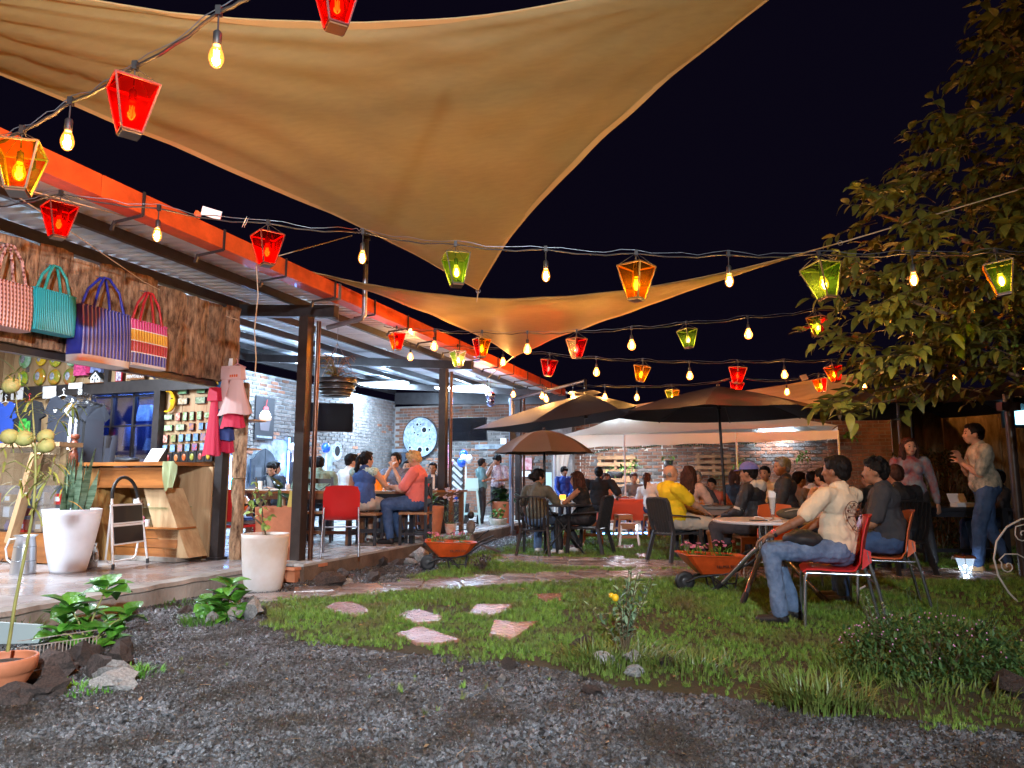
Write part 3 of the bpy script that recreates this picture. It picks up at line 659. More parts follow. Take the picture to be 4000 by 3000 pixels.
lamp('AREA','tube_glow',(0,0,-.03),85,(.80,.90,1),1.2,sy=.15,parent=o)
MB().box((4,6.1,1.7),(9.3,.1,3.4)).build('shop_back_wall',M['plank'],None,B0,(0,0,YAW))['kind']='structure'
# ================================================================== SHADE SAILS
def sail(label,Vs,pulls,wr=((0,.03),),belly=.0,n=44,cords=(),hem=.02):
 Vs=[Vector(v) for v in Vs];c=sum(Vs,Vector())/3;idx={};vs=[];nrm=(Vs[1]-Vs[0]).cross(Vs[2]-Vs[0]).normalized()
 if nrm.z<0:nrm=-nrm
 def P(a,b,c_):
  p=Vs[0]*a+Vs[1]*b+Vs[2]*c_;wv=(a,b,c_)
  for k,pl in enumerate(pulls):
   i,j,o=k,(k+1)%3,(k+2)%3;m_=(Vs[i]+Vs[j])/2
   p=p+(Vs[o]-m_)*pl*4*wv[i]*wv[j]*(1-wv[o])**2
  p=p-nrm*belly*27*a*b*c_
  for(vi,amp) in wr:
   o1,o2=(vi+1)%3,(vi+2)%3;q=wv[o1]+wv[o2]
   if q>1e-5:p=p+nrm*amp*math.sin(wv[o1]/q*38+2*math.sin(9*q))*math.exp(-q*2.6)*min(1,q*6)
  p=p+nrm*.018*noise.noise(p*2.2)
  return p
 for i in range(n+1):
  for j in range(n+1-i):
   idx[i,j]=len(vs);vs.append(P(1-(i+j)/n,i/n,j/n))
 fs=[]
 for i in range(n):
  for j in range(n-i):
   fs.append((idx[i,j],idx[i+1,j],idx[i,j+1]))
   if j<n-i-1:fs.append((idx[i+1,j],idx[i+1,j+1],idx[i,j+1]))
 root=thing('shade_sail',label,'shade sail',c)
 mb=MB();mb.add([v-c for v in vs],fs,0,True);mb.build('cloth',M['sail'],root)
 for k in range(3):
  ed=[P(*[(1-t if q==k else t if q==(k+1)%3 else 0) for q in range(3)]) for t in[x/40 for x in range(41)]]
  th=(Vs[(k+2)%3]-ed[20]).normalized();mb=MB()
  A=[];inner=[]
  for q,p in enumerate(ed):
   h=hem*(.35+.65*math.sin(math.pi*q/40));A+=[p-c-nrm*.006,p-c+(c-p).normalized()*h*3-nrm*.008]
  mb.add(A,[(2*q,2*q+1,2*q+3,2*q+2) for q in range(40)],0,True)
  mb.tube([p-c for p in ed],.006,6);mb.build('hem',M['hem'],root)
 for v in Vs:MB().tube([v-c+Vector((math.cos(a)*.025,0,math.sin(a)*.025)) for a in[x*.785 for x in range(9)]],.004,6).build('corner_ring',M['galv'],root)
 for a,b in cords:
  MB().tube([Vector(a)-c,Vector(b)-c],.006,6).build('corner_cord',M['rope'],root)
 return root
A1=at(1868,1137,8.0);B1=Vector((-5.6,2.75,4.12));C1=Vector((2.38,3.74,4.52))
sail('large ochre shade sail overhead, its pointed corner hanging over the lawn',[A1,B1,C1],(.06,.215,.05),wr=((1,.042),(0,.02),(2,.025)),belly=.10,cords=((A1,at(1862,1180,8.1)),(B1,Vector((-6.4,2.3,4.15))),(C1,Vector((3.4,3.2,4.7)))))
L2=at(1040,1013,7.45);R2=at(3282,949,7.0);T2=at(2007,1392,10.5)
sail('smaller ochre shade sail stretched beyond the large one',[L2,R2,T2],(.37,.03,.05),wr=((0,.015),(1,.02),(2,.012)),belly=.05,cords=((L2,Vector(at(990,1008,7.3))),(R2,at(4150,690,6.0)),(T2,at(1900,1480,11.4)),(L2,at(1375,920,8.3))))
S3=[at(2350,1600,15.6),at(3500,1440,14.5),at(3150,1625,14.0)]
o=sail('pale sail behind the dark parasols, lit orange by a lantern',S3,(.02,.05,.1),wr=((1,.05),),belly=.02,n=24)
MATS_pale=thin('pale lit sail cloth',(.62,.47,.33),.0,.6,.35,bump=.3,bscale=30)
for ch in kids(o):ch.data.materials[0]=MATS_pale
o=MB().tube([at(-50,690,4.6),at(240,880,5.6),at(560,1100,7.2),at(720,1180,8.0),at(930,1250,8.6)],.005,5).build('cord',M['rope']);tag(o,'slack pale cord in front of the bark fascia above the bags','cord')
o=MB().tube([at(100,740,4.6),at(600,875,6.2),at(1000,1000,7.3)],.005,5).build('cord',M['rope']);tag(o,'straight pale cord running past the orange gutter to the sail corner','cord')
o=MB().tube([at(1000,1020,6.9),at(1008,1150,6.9),at(994,1290,6.9),at(1000,1400,6.9),at(996,1470,6.9)],.006,5).build('cord',M['rope']);tag(o,'loose pale cord hanging straight down beside the big post','cord')
# ================================================================== LANTERNS AND BULBS
PANE={'red':thin('red pane',(.80,.05,.02),.991,.25,.5,bump=.4,bscale=60),'green':thin('green pane',(.30,.46,.20),.992,.25,.5,bump=.4,bscale=60),'yellow':thin('yellow pane',(.80,.50,.07),.991,.25,.5,bump=.4,bscale=60),'clear':thin('clear pane',(.6,.6,.55),.97,.25,.5),'pink':thin('magenta pane',(.70,.07,.12),.991,.25,.5,bump=.4,bscale=60)}
FRAME={'red':mat('red lit frame',(.12,.012,.008),.5),'green':mat('brown wood strip',(.05,.045,.02),.6),'yellow':mat('amber wood strip',(.10,.055,.015),.5),'clear':M['galv'],'pink':mat('red wood strip',(.10,.015,.015),.5)}
GLOBE=glassmat('amber glass',(1,.80,.52),.9,.55,(1,.26,.035));GLOBE2=glassmat('amber bloom globe',(1,.80,.52),.9,2.2,(1,.24,.035));FIL=emis('glowing filament',(1,.50,.15),60)  # globes emit; the far copy glows brighter in place of bloom
def _m(mb,name,m):
 me=bpy.data.meshes.new(name);me.from_pydata(mb.v,[],mb.f);me.polygons.foreach_set('use_smooth',mb.sm);me.update();me.materials.append(m);return me
b_=MB().lathe([(.0,-.165),(.010,-.163),(.020,-.155),(.028,-.135),(.029,-.12),(.024,-.098),(.016,-.078),(.0135,-.062)],n=14);ME_G=_m(b_,'globe',GLOBE);ME_G2=_m(b_,'globe',GLOBE2)
b_=MB()
for k in range(4):
 a=k*1.57;b_.tube([(math.cos(a)*.007,math.sin(a)*.007,-.145),(math.cos(a)*.009,math.sin(a)*.009,-.092)],.0024,5)
ME_F=_m(b_,'filament',FIL)
b_=MB().lathe([(.013,-.072),(.017,-.066),(.017,-.02),(.013,-.012),(.006,-.008)],n=12).tube([(0,0,-.01),(0,0,.0)],.004,6);ME_S=_m(b_,'socket',M['cable'])
def bulb(p,label,y,power,parent=None,drop=.07,group='glowing bulbs on the light strings',big=1.):
 o=thing('light_bulb',label,'light bulb',p,rnd.random()*6,group) if parent is None else parent
 z=0 if parent is None else drop
 s=place('socket',ME_S,o,(0,0,z));g=place('globe',ME_G,o,(0,0,z));f=place('filament',ME_F,o,(0,0,z))
 if(p[1] if p is not None else 0)>7.5:g.data=ME_G2;big=1.3
 if big!=1:
  g.scale=(1.6,1.6,1.15);f.scale=(1.4,1.4,1.1)
 lamp('POINT','bulb_light',(0,0,z-.118),power,WARM,.02,parent=o)
 return o
def lantern(p,label,cols,power,rz=None,tilt=0.):
 o=thing('lantern',label,'lantern',p,rot=(tilt,tilt*.4,rz if rz is not None else rnd.random()*6),group='coloured glass lanterns on the light strings')
 a,b,zt,zb=.092,.042,-.035,-.262
 top=[Vector((x*a,y*a,zt)) for x,y in((-1,-1),(1,-1),(1,1),(-1,1))];bot=[Vector((x*b,y*b,zb)) for x,y in((-1,-1),(1,-1),(1,1),(-1,1))]
 for k in range(4):
  k2=(k+1)%4;c=cols[k%len(cols)];cen=(top[k]+top[k2]+bot[k]+bot[k2])/4
  q=[v+(cen-v)*.06 for v in(top[k],top[k2],bot[k2],bot[k])]
  nn=(q[1]-q[0]).cross(q[3]-q[0]).normalized()*.0025
  MB().prism([v-nn/2 for v in q],nn).build('pane',PANE[c],o)
 fr=FRAME[cols[0]]
 mb=MB()
 for k in range(4):
  k2=(k+1)%4
  for u,v in((top[k],top[k2]),(bot[k],bot[k2]),(top[k],bot[k])):mb.bar(u,v,.0085,.0085)
 mb.build('frame',fr,o)
 MB().box((0,0,zb-.003),(.08,.08,.02)).build('bottom_block',M['wood_brown'],o)
 mb=MB()
 for k in range(4):mb.tube([top[k],(0,0,.055)],.0018,4)
 mb.build('hanger',M['cable'],o)
 bulb(None,None,0,power*.75,parent=o,drop=-.04)
 MB().tube([(0,0,-.03),(0,0,.07)],.004,5).build('lead',M['cable'],o)
 return o
CN={'red':'red','green':'green','yellow':'yellow','clear':'clear','pink':'magenta'}
STR=[('nearest light string crossing the upper left corner',11.,[(-120,590,3.3,None),(88,512,3.15,('yellow','green','red','green'),'yellow green and red lantern at the left frame edge',.35),(276,400,3.1,'b','bare glowing bulb between the left edge lantern and the large red lantern'),(528,262,2.85,('red','red','red','red'),'large red lantern in front of the big sail',.7),(855,48,2.6,'b','bare bulb hanging in front of the big sail at its upper edge'),(1020,-40,2.55,None),(1323,-150,2.75,('red','red','red','red'),'red lantern cut off by the top of the photo',.5),(1800,-420,2.9,None)]),('long light string crossing in front of both sails',9.,[(-80,815,4.4,None),(238,757,4.5,('red','red','yellow','red'),'red lantern with one yellow side in front of the gutter',.9),(621,815,4.7,'b','bare bulb hanging in front of the orange gutter'),(1047,872,4.8,('red','clear','red','red'),'red framed lantern beside the taped papers on the string',.75),(1372,905,5.0,None),(1418,908,5.0,'b','bare bulb just right of the mast pipe'),(1780,955,4.9,('green','green','green','green'),'green lantern in front of the pointed sail corner',.3),(2132,975,4.9,'b','bare bulb right of the pointed sail corner'),(2485,990,4.9,('yellow','yellow','yellow','yellow'),'large yellow lantern in front of the smaller sail',.8),(2845,995,4.9,'b','bare bulb in front of the thin end of the smaller sail'),(3197,992,4.9,('green','green','clear','green'),'green lantern just left of the tree leaves',.4),(3562,990,4.9,'b','bare bulb in front of the tree with a halo'),(3890,985,4.9,('yellow','green','yellow','green'),'yellow green lantern in front of the tree near the right edge',1.0),(4200,985,5,None)]),('third light string, below the smaller sail',11.,[(1500,1275,9.5,None),(1550,1280,9.3,('red','yellow','red','yellow'),'pink and yellow lantern close to the gutter',.6),(1697,1292,9,'b','bare bulb between the gutter lantern and the orange one'),(1883,1297,8.6,('yellow','red','yellow','red'),'orange lantern left of the smaller sail tip',.5),(2060,1300,8.4,'b','bare bulb in front of the lower tip of the smaller sail'),(2252,1296,8.3,('pink','red','pink','clear'),'red and white lantern under the smaller sail',.6),(2466,1283,8.3,'b','bare bulb right of the smaller sail tip'),(2681,1262,8.3,('green','green','green','green'),'green lantern in the middle of the dark sky',.5),(2921,1240,8.3,'b','bare bulb between the green and the red and green lanterns'),(3187,1212,8.3,('pink','green','pink','green'),'lantern half red half green beside the tree',.75),(3465,1186,8.2,'b','bare bulb among the left leaves of the tree'),(3790,1145,8.1,('green','yellow','green','yellow'),'green and yellow lantern deep in the tree',.6),(4200,1100,8,None)]),('fourth light string, above the parasols',12.,[(1560,1330,11,None),(1604,1345,11,'b','bare bulb hanging just under the gutter edge'),(1788,1352,10.8,('clear','green','clear','green'),'pale clear lantern in front of the gutter',.6),(1965,1362,10.5,'b','bare bulb below the smaller sail tip'),(2147,1383,10.3,('pink','pink','red','pink'),'magenta lantern over the small parasol',.6),(2329,1400,10.2,'b','bare bulb right of the magenta lantern'),(2510,1407,10.2,('yellow','yellow','yellow','yellow'),'small yellow lantern above the left dark parasol',.8),(2693,1414,10.2,'b','bare bulb above the gap of the two dark parasols'),(2882,1412,10.2,('red','red','red','red'),'small red lantern above the middle parasol',.5),(3062,1410,10.2,'b','bare bulb above the right edge of the middle parasol'),(3250,1408,10.2,('red','yellow','red','yellow'),'brownish unlit lantern beside the tree',.4),(3600,1405,10.2,None)]),('fifth light string, low over the parasol tops',26.,[(1860,1470,14.2,None),(1903,1490,14,'b','bare bulb under the roof beside the mirror balls'),(2005,1500,13.6,'b','bare bulb before the far post'),(2118,1506,13.4,'b','left one of the close pair of bulbs at the gutter end'),(2134,1518,13.4,'b','right one of the close pair of bulbs at the gutter end'),(2238,1506,13.2,'b','bare bulb left of the left parasol top'),(2362,1508,13,'b','bare bulb right of the left parasol top'),(2487,1510,13,'b','bare bulb at the right slope of the left parasol'),(2625,1506,13,('yellow','green','yellow','green'),'flat looking yellow lantern between the two dark parasols',.6),(2880,1475,13.5,('red','red','red','red'),'red lantern peeking over the middle parasol',.5),(3072,1488,12.8,'b','low bare bulb over the pale sail'),(3198,1462,12.6,('red','yellow','red','yellow'),'red and yellow lantern over the pale sail',.6),(3372,1466,12.6,'b','bare bulb at the right corner of the pale sail'),(3560,1440,12.5,None),(3725,1435,12.4,'b','bare bulb glowing behind the tree leaves'),(3990,1385,12.2,'b','bare bulb behind the tree at the right frame edge')])]
for sl,pw,items in STR:
 pts=[]
 P3=[at(i[0],i[1],i[2]) for i in items]
 for a,b in zip(P3,P3[1:]):
  L=(b-a).length
  for k in range(6):t=k/6;p=a.lerp(b,t);p.z-=.035*L*math.sin(math.pi*t)+.006*math.sin(t*20);pts.append(p)
 pts.append(P3[-1]);c=pts[0]
 o=thing('light_string',sl,'light string',c)
 MB().tube([p-c for p in pts],.0055 if items[0][2]>4 else.008,6).build('cable',M['cable'],o)
 MB().tube([p-c+Vector((0,0,.012+.02*abs(math.sin(k*.9)))) for k,p in enumerate(pts)],.0025,4).build('support_wire',M['galv'],o)
 for it,p in zip(items,P3):
  if it[3] is None:continue
  MB().box(p-c+Vector((0,0,.005)),(.022,.022,.04)).build('clip',M['cable'],o)
  if it[3]=='b':
   q=p-Vector((0,0,.07));MB().tube([p-c,q-c],.004,5).build('lead',M['cable'],o);bulb(q,it[4],it[2],pw*(1.0))
  else:lantern(p-Vector((0,0,.055)),it[4],it[3],pw,rz=it[5],tilt=rnd.uniform(-.16,.16)).scale=(rnd.uniform(.92,1.06),)*3
for i,(x,y,z,nm) in enumerate(((-2.6,1.2,3.0,'above the kerb'),(-.8,.6,3.0,'left of the photographer'),(1.2,.4,3.1,'right of the photographer'),(3.2,.5,3.1,'over the court'),(3.6,2.4,3.2,'over the right hand lawn edge'),(-3.4,-.6,3.1,'beside the shop'),(0.,-1.2,3.1,'furthest back'),(5.2,1.2,3.2,'near the tree trunk'))):
 bulb(Vector((x,y,z)),f'added bare bulb behind the camera {nm}',y,2.4,group='added bulbs behind the camera')  # added bulbs out of view, they brighten the foreground
for i,(sx,sy,w_,h_,lb) in enumerate(((825,832,.13,.06,'crumpled white paper taped to the light string'),(775,838,.05,.04,'small orange paper scrap taped to the string'),(962,870,.075,.05,'white printed tag hanging from the string'),(3140,1475,.12,.1,'pale scrap caught on the far string'))):
 p=at(sx,sy,4.75 if sx<2000 else 12.5);mb=MB();N=6
 vs=[(w_*(a/N-.5),.012*noise.noise(Vector((a,b,i*5))),h_*(b/2-.5)) for b in range(3) for a in range(N+1)]
 mb.add(vs,[(b*7+a,b*7+a+1,(b+1)*7+a+1,(b+1)*7+a) for b in range(2) for a in range(6)]);mb.prism([(-w_/2,.012,-h_/2),(w_/2,.012,-h_/2),(w_/2,.012,h_/2),(-w_/2,.012,h_/2)],(0,.001,0))
 tag(mb.build('paper',M['white_print'] if i!=1 else M['orange_plastic'],None,p,(.3,.25,.2+i)),lb,'paper')
o=thing('assumed_floodlight','assumed cool white LED floodlamp on a pole behind the photographer','assumed_floodlight',(.4,-2.6,3.4))  # assumed lamp out of view, added for cool light on shop and gravel
MB().box((0,0,0),(.30,.07,.22),mat3=Matrix.Rotation(R(-18),3,'X')).build('housing',M['steel_dark'],o)
MB().box((0,.045,-.012),(.26,.01,.18),mat3=Matrix.Rotation(R(-18),3,'X')).build('diffuser',emis('lit assumed panel',(.85,.93,1),12),o)
MB().tube([(0,-.05,-3.4),(0,-.05,.0)],.04,10).build('pole',M['galv'],o)
lamp('AREA','assumed_flood',(0,.08,-.02),175,(.80,.90,1.0),.24,sy=.16,spread=R(120),rot=(R(70),0,R(24)),parent=o)
# ================================================================== SHOP FURNITURE AND GOODS (building frame unless noted)
def S8(sx,sy,s):a=onS(sx,sy,s);return a
cs=7.95
root=bthing('shop_counter','varnished wooden shop counter with golden slab sides and glass shelves','counter')
def q3(sx,sy,s):a=onS(sx,sy,s);return Vector(a)
tl,tr_=q3(322,1818,cs),q3(660,1822,cs);bl_,br_=q3(350,2200,cs),q3(735,2185,cs)
tL,tR=tl.y,tr_.y;zt=tl.z
MB().box((cs+.3,(tL+tR)/2,zt+.012),(.72,tL-tR+.08,.045)).build('top_board',M['varnish'],root)
zb=q3(500,1905,cs).z
tDL=q3(378,1860,cs).y
MB().box((cs+.06,(tDL+tR)/2,(zt+zb)/2-.01),(.05,tDL-tR,zt-zb-.03)).build('drawer_front',M['varnish'],root)
MB().box((cs+.03,(tDL+tR)/2,zb+.012),(.04,tDL-tR,.025)).box((cs+.03,(tDL+tR)/2,zt-.045),(.04,tDL-tR,.025)).build('moulding',M['varnish'],root)
mb=MB();mb.prism([q3(325,1828,cs),q3(385,1830,cs),q3(372,1905,cs),q3(435,2195,cs),q3(318,2205,cs),q3(322,2000,cs)],(.5,0,0));mb.build('side_slab',M['slabwood'],root)
mb=MB();mb.prism([q3(560,1908,cs+.1),q3(640,1908,cs+.1),q3(735,2180,cs+.1),q3(650,2182,cs+.1),q3(600,2060,cs+.1)],(.3,0,0));mb.build('side_slab',M['plank'],root)
zs=q3(560,1984,cs).z;MB().box((cs+.28,q3(500,1984,cs).y,zs),(.4,1.0,.008)).build('glass_shelf',glassmat('shelf glass',(.75,.95,.85),.8),root)
zd0,zd1=q3(600,2180,cs).z,q3(600,2068,cs).z
tA,tB_=q3(425,2100,cs).y,q3(668,2100,cs).y
for k in range(3):
 h=(zd1-zd0-.01)/3;MB().box((cs+.12,(tA+tB_)/2,zd0+h*(k+.5)),(.04+.012*(k%2),tA-tB_,h-.006)).build('front_board',M['varnish'],root)
MB().box((cs+.2,(tA+tB_)/2,zd1+.01),(.3,tA-tB_+.05,.022)).build('lower_shelf',M['varnish'],root)
MB().box((cs+.25,(tA+tB_)/2,zd0-.02),(.4,tA-tB_+.1,.05)).build('plinth',M['concrete'],root)
MB().box((cs+.55,(tDL+tR)/2,.75),(.02,tDL-tR+.3,1.1)).build('back_board',M['plank'],root)
def onctr(sx,sy,s=8.2):a=onS(sx,sy,s);return a
def bloc(p):return B(*p)
p=onctr(590,1790);o=bthing('receipt_board','open white folder leaning on a black stand at the right end of the counter','folder',p[0],p[1],zt+.035)
MB().prism([(0,.12,0),(0,-.10,.0),(.04,-.18,.17),(.04,.04,.17)],(.008,0,0)).build('page',M['white_print'],o)
MB().prism([(.01,-.1,0),(.08,-.15,0),(.05,-.18,.17)],(.02,0,0)).build('stand',M['black'],o)
p=onctr(508,1805);o=bthing('folded_cloth','crumpled black cloth bag lying on the counter','bag',p[0]-.05,p[1],zt+.035)
mb=MB();mb.ball((0,0,.028),.15,16,(.6,1.25,.28));mb.ball((.02,.12,.035),.09,12,(.7,1,.4))
mb.v=[(x+.02*noise.noise(Vector((x*20,y*20,1))),y,max(0,z+.02*noise.noise(Vector((x*25,y*18,4))))) for x,y,z in mb.v];mb.build('cloth',M['black'],o)
p=onctr(672,1850,7.93);o=bthing('tea_towel','pale green towel hanging over the counter corner','towel',7.9,p[1],0)
zz=p[2];mb=MB();vs=[]
for a in range(8):
 for b in range(8):vs.append((-.02-.025*math.sin(a*1.5+b*.4),(.10-.2*a/7)*(1-.55*b/7)-.02*b/7,zz+.14-.30*b/7-(.05 if a in(0,7) else 0)))
mb.add(vs,[(b+a*8,b+1+a*8,b+9+a*8,b+8+a*8) for a in range(7) for b in range(7)],0,True);mb.build('cloth',thin('pale green cloth',(.42,.48,.26),0,.8,.1),o)
p=onctr(296,1820,7.9);o=bthing('carved_figure','tall carved brown wooden figure beside the counter','figurine',7.86,p[1],q3(296,1825,7.86).z)
MB().lathe([(.035,0),(.05,.03),(.05,.14),(.043,.19),(.03,.21),(.028,.23),(.042,.25),(.045,.29),(.03,.32),(.025,.335),(.045,.35),(.055,.385),(.03,.40),(.0,.405)],n=14).build('body',mat('carved red wood',(.22,.06,.03),.35,var=.5,vscale=20,bump=.5),o)
MB().tube([(-.035,.05,.23),(-.05,.0,.19),(-.035,-.05,.23),(-.03,-.0,.26),(-.035,.05,.23)],.007,6).build('horn_ring',M['plank'],o)
goods=[(533,1975,'white','small grey framed picture on the glass shelf','frame'),(552,1978,'wood_brown','tiny brown figurine on the glass shelf','ball'),(585,1978,'white','tiny white figurine at the right of the glass shelf','ball'),(560,2050,'tan_plastic','little pink flower stem on the lower shelf','fl'),(575,2052,'white','small white cup on the lower shelf','cup'),(395,1990,'orange_plastic','orange ornament behind the ladder on the left shelf','ball'),(405,2050,'wood_black','dark bottle behind the ladder','cup')]
for sx,sy,m_,lb,kd in goods:
 a=q3(sx,sy,cs+.12);z0=(zs+.005) if sy<2000 else zd1+.022
 o=bthing('figurine' if kd!='cup' else 'cup',lb,'figurine' if kd!='cup' else 'cup',a.x,a.y,z0)
 if kd=='frame':MB().box((0,0,.05),(.02,.09,.1)).build('frame',M['galv'],o);MB().box((-.012,0,.05),(.004,.07,.08)).build('picture',M['white_print'],o)
 elif kd=='ball':MB().ball((0,0,.028),.026,10).ball((0,0,.065),.019,10).ball((0,.016,.08),.006,6).ball((0,-.016,.08),.006,6).build('body',M[m_],o)
 elif kd=='fl':MB().tube([(0,0,0),(0,.01,.09)],.004,5).ball((0,.01,.1),.02,8).ball((0,-.02,.06),.016,8).build('blossom',mat('pink petals',(.7,.2,.3),.6),o)
 else:MB().lathe([(.022,0),(.028,.07),(.028,.08)],n=12).build('cup',M[m_],o)
fb=[gnd(440,2225,DK),gnd(575,2200,DK)]
c0=(fb[0]+fb[1])/2;ang=math.atan2(fb[1].y-fb[0].y,fb[1].x-fb[0].x);W=(fb[1]-fb[0]).length
o=thing('stepladder','folded white two step ladder with black treads leaning on the counter','stepladder',c0,ang)
W2=W/2;H=1.0
wht=M['white']
mb=MB()
arch=[(-W2,0,.02),(-W2+.05,.12,H*.62),(-W2+.04,.18,H*.86)]
for sgn in(-1,1):
 MB().tube([(sgn*W2,0,.03),(sgn*(W2-.02),.05,H*.35),(sgn*(W2-.055),.10,H*.66),(sgn*(W2-.075),.12,H*.74)],.0125,10).build('rail',wht,o)
 MB().tube([(sgn*W2,-.002,0),(sgn*W2,0,.055)],.016,10).build('rubber_foot',M['black'],o)
hp=[]
for k in range(13):a=math.pi*k/12;hp.append((-(W2-.075)*math.cos(a),.12+.03*math.sin(a),H*.74+.23*math.sin(a)))
MB().tube(hp,.0185,10).build('grip_handle',M['black'],o)
for z0,z1 in((.33,.59),(.62,.88)):
 z0*=.76;z1*=.76
 y=.03+z0*.12
 m3=Matrix.Rotation(R(-8),3,'X');MB().box((0,y,(z0+z1)/2),(W-.06,.018,z1-z0+.02),mat3=m3).build('step_frame',wht,o)
 MB().box((0,y-.012,(z0+z1)/2),(W-.10,.014,z1-z0-.02),mat3=m3).build('tread',M['black'],o)
MB().tube([(-W2+.03,.09,.6),(-W2+.04,.12,.1),(-W2+.09,.12,.06),(W2-.09,.12,.06),(W2-.04,.12,.1),(W2-.05,.09,.3)],.011,8).build('rear_rail',wht,o)
root=bthing('glass_display','glass fronted display counter with pale wood trim at the left edge','display case')
dcs=7.35
def qq(sx,sy,s=dcs):return Vector(onS(sx,sy,s))
a,b=qq(-250,1745),qq(235,1745);zt2=a.z;zb2=DK
MB().box((dcs+.14,(a.y+b.y)/2,zt2),(.30,a.y-b.y,.05)).build('top_rail',M['plank'],root)
MB().box((dcs+.18,(a.y+b.y)/2,.38),(.28,a.y-b.y-.02,.33)).build('base',M['varnish'],root)
MB().box((dcs+.02,(a.y+b.y)/2,(zt2+.55)/2),(.008,a.y-b.y-.04,zt2-.6)).build('pane',glassmat('display glass',(.86,.92,.98),.95),root)
MB().box((dcs+.17,(a.y+b.y)/2,.71),(.26,a.y-b.y-.06,.01)).build('shelf',glassmat('display glass',(.8,.9,.9),.8),root)
MB().box((dcs+.17,(a.y+b.y)/2,.86),(.26,a.y-b.y-.06,.01)).build('shelf',glassmat('display glass',(.8,.9,.9),.8),root)
MB().box((dcs+.32,(a.y+b.y)/2,.8),(.02,a.y-b.y,.55)).build('back',mat('display back',(.06,.09,.16),.4,col2=(.35,.38,.42),vscale=6),root)
MB().bar(qq(145,1770,dcs-.05),qq(40,2120,dcs-.05),.07,.10).build('slanted_post',M['plank'],root)
for k in range(24):
 u=a.y-.10-(a.y-b.y-.2)*(k//3)/7;lv=(.56,.875,.72)[k%3];kq=k;k=(k*5+k//3)%9
 cols=['red_plastic','blue_plastic','white','black','orange_plastic','galv','tan_plastic','white','red_plastic']
 o=bthing('souvenir_box',f'{["red","blue","white","black","orange","silver","tan","small white","dark red"][k]} souvenir {["on the bottom", "on the top shelf", "on the middle shelf"][kq % 3]} of the left display, place {kq // 3 + 1} from the left','souvenir',dcs+.14,u,lv)
 (MB().box((0,0,.05),(.08,.10,.06+.03*(kq%4))).box((-.042,0,.05),(.004,.07,.05),mi=1) if kq%4 else MB().lathe([(.03,0),(.045,.05),(.02,.10),(.03,.12)],n=12)).build('carton',[M[cols[k]],M['white_print']],o)
for i,(x0,y0,x1,y1,lb) in enumerate(((168,1510,218,1530,'white price card above the pink hanger'),(168,1532,218,1555,'white price card just under the first price card'),(269,1497,320,1517,'white price card above the black T-shirts'),(306,1520,320,1542,'small white tag under the price card right of the hangers'),(-10,1525,8,1570,'white price card at the left frame edge'),(46,1515,88,1560,'translucent white card above the blue shirt'),(858,1403,908,1428,'orange lit blank card over the baby dresses'),(858,1428,880,1452,'small pale card under the orange lit card'))):
 s_=SE-.12 if x0<800 else 8.38
 p,q=(q3(x0,y0,s_),q3(x1,y1,s_)) if x0<800 else(Vector(onS(x0,y0,8.3)),Vector(onS(x1,y1,8.3)))
 o=bthing('price_card',lb,'card',p.x,(p.y+q.y)/2,(p.z+q.z)/2);MB().box((0,0,0),(.004,abs(p.y-q.y),abs(p.z-q.z))).build('card',M['white_print'],o)
def shirt(s,t,z,w_,h_,m_,label,turn=0.,sleeve=.16,mark=None,mm=None,hang='white'):
 o=bthing('t_shirt',label,'T-shirt',s,t,z,turn,group='shirts hanging from the shop beam')
 P=[(0,-.09,0),(0,-.19*w_/.4,-.03),(0,-(w_/2+sleeve*.55),-.03-sleeve*1.15),(0,-(w_/2+.01),-.20-sleeve*.3),(0,-w_/2,-.2),(0,-w_/2*1.05,-h_),(0,w_/2*1.05,-h_),(0,w_/2,-.2),(0,w_/2+.01,-.2-sleeve*.3),(0,w_/2+sleeve*.55,-.03-sleeve*1.15),(0,.19*w_/.4,-.03),(0,.09,0),(0,.05,-.05),(0,0,-.065),(0,-.05,-.05)]
 mb=MB();n_=len(P)
 fr=[(-.02-.012*noise.noise(Vector((y*9,z_*6,t))),y,z_) for _,y,z_ in P];bk=[(.02,y,z_) for _,y,z_ in P]
 mb.add(fr+bk,[tuple(range(n_)),tuple(range(2*n_-1,n_-1,-1))]+[(i,n_+i,n_+(i+1)%n_,(i+1)%n_) for i in range(n_)]);mb.build('fabric',m_,o)
 MB().tube([(0,-.17,-.045),(0,0,.01),(0,.17,-.045)],.006,6).tube([(0,0,.01),(0,0,.05),(0,.025,.075),(0,0,.095),(0,-.02,.08)],.004,6).build('hanger',M[hang],o)
 if mark:
  for(y,z_,w2,h2) in mark:MB().box((-.038,y,z_),(.006,w2,h2)).build('print',mm or M['white_print'],o)
 return o
navy=mat('navy cotton',(.018,.022,.035),.8);royal=mat('royal blue cotton',(.02,.07,.42),.8);blackc=mat('black cotton',(.012,.012,.014),.85)
shs=SE-.55
p=q3(22,1570,shs);shirt(shs,p.y,p.z,.34,.62,royal,'bright blue shirt hanging at the left frame edge')
p=q3(115,1565,shs);o=shirt(shs,p.y,p.z,.44,.68,blackc,'black T-shirt with a large green print',mark=[(0,-.36,.20,.18),(.03,-.27,.12,.06),(-.06,-.44,.1,.08)],mm=mat('green print',(.05,.5,.06),.6,var=.9,vscale=30,col2=(.02,.06,.02)),hang='red_plastic')
p=q3(248,1545,shs);shirt(shs,p.y,p.z,.42,.66,navy,'dark jersey with a blue white collar, small crest and white number',mark=[(.075,-.19,.06,.012),(.075,-.21,.03,.02),(-.09,-.19,.05,.012),(-.09,-.2,.012,.05),(-.09,-.225,.05,.012),(-.09,-.165,.05,.012)])
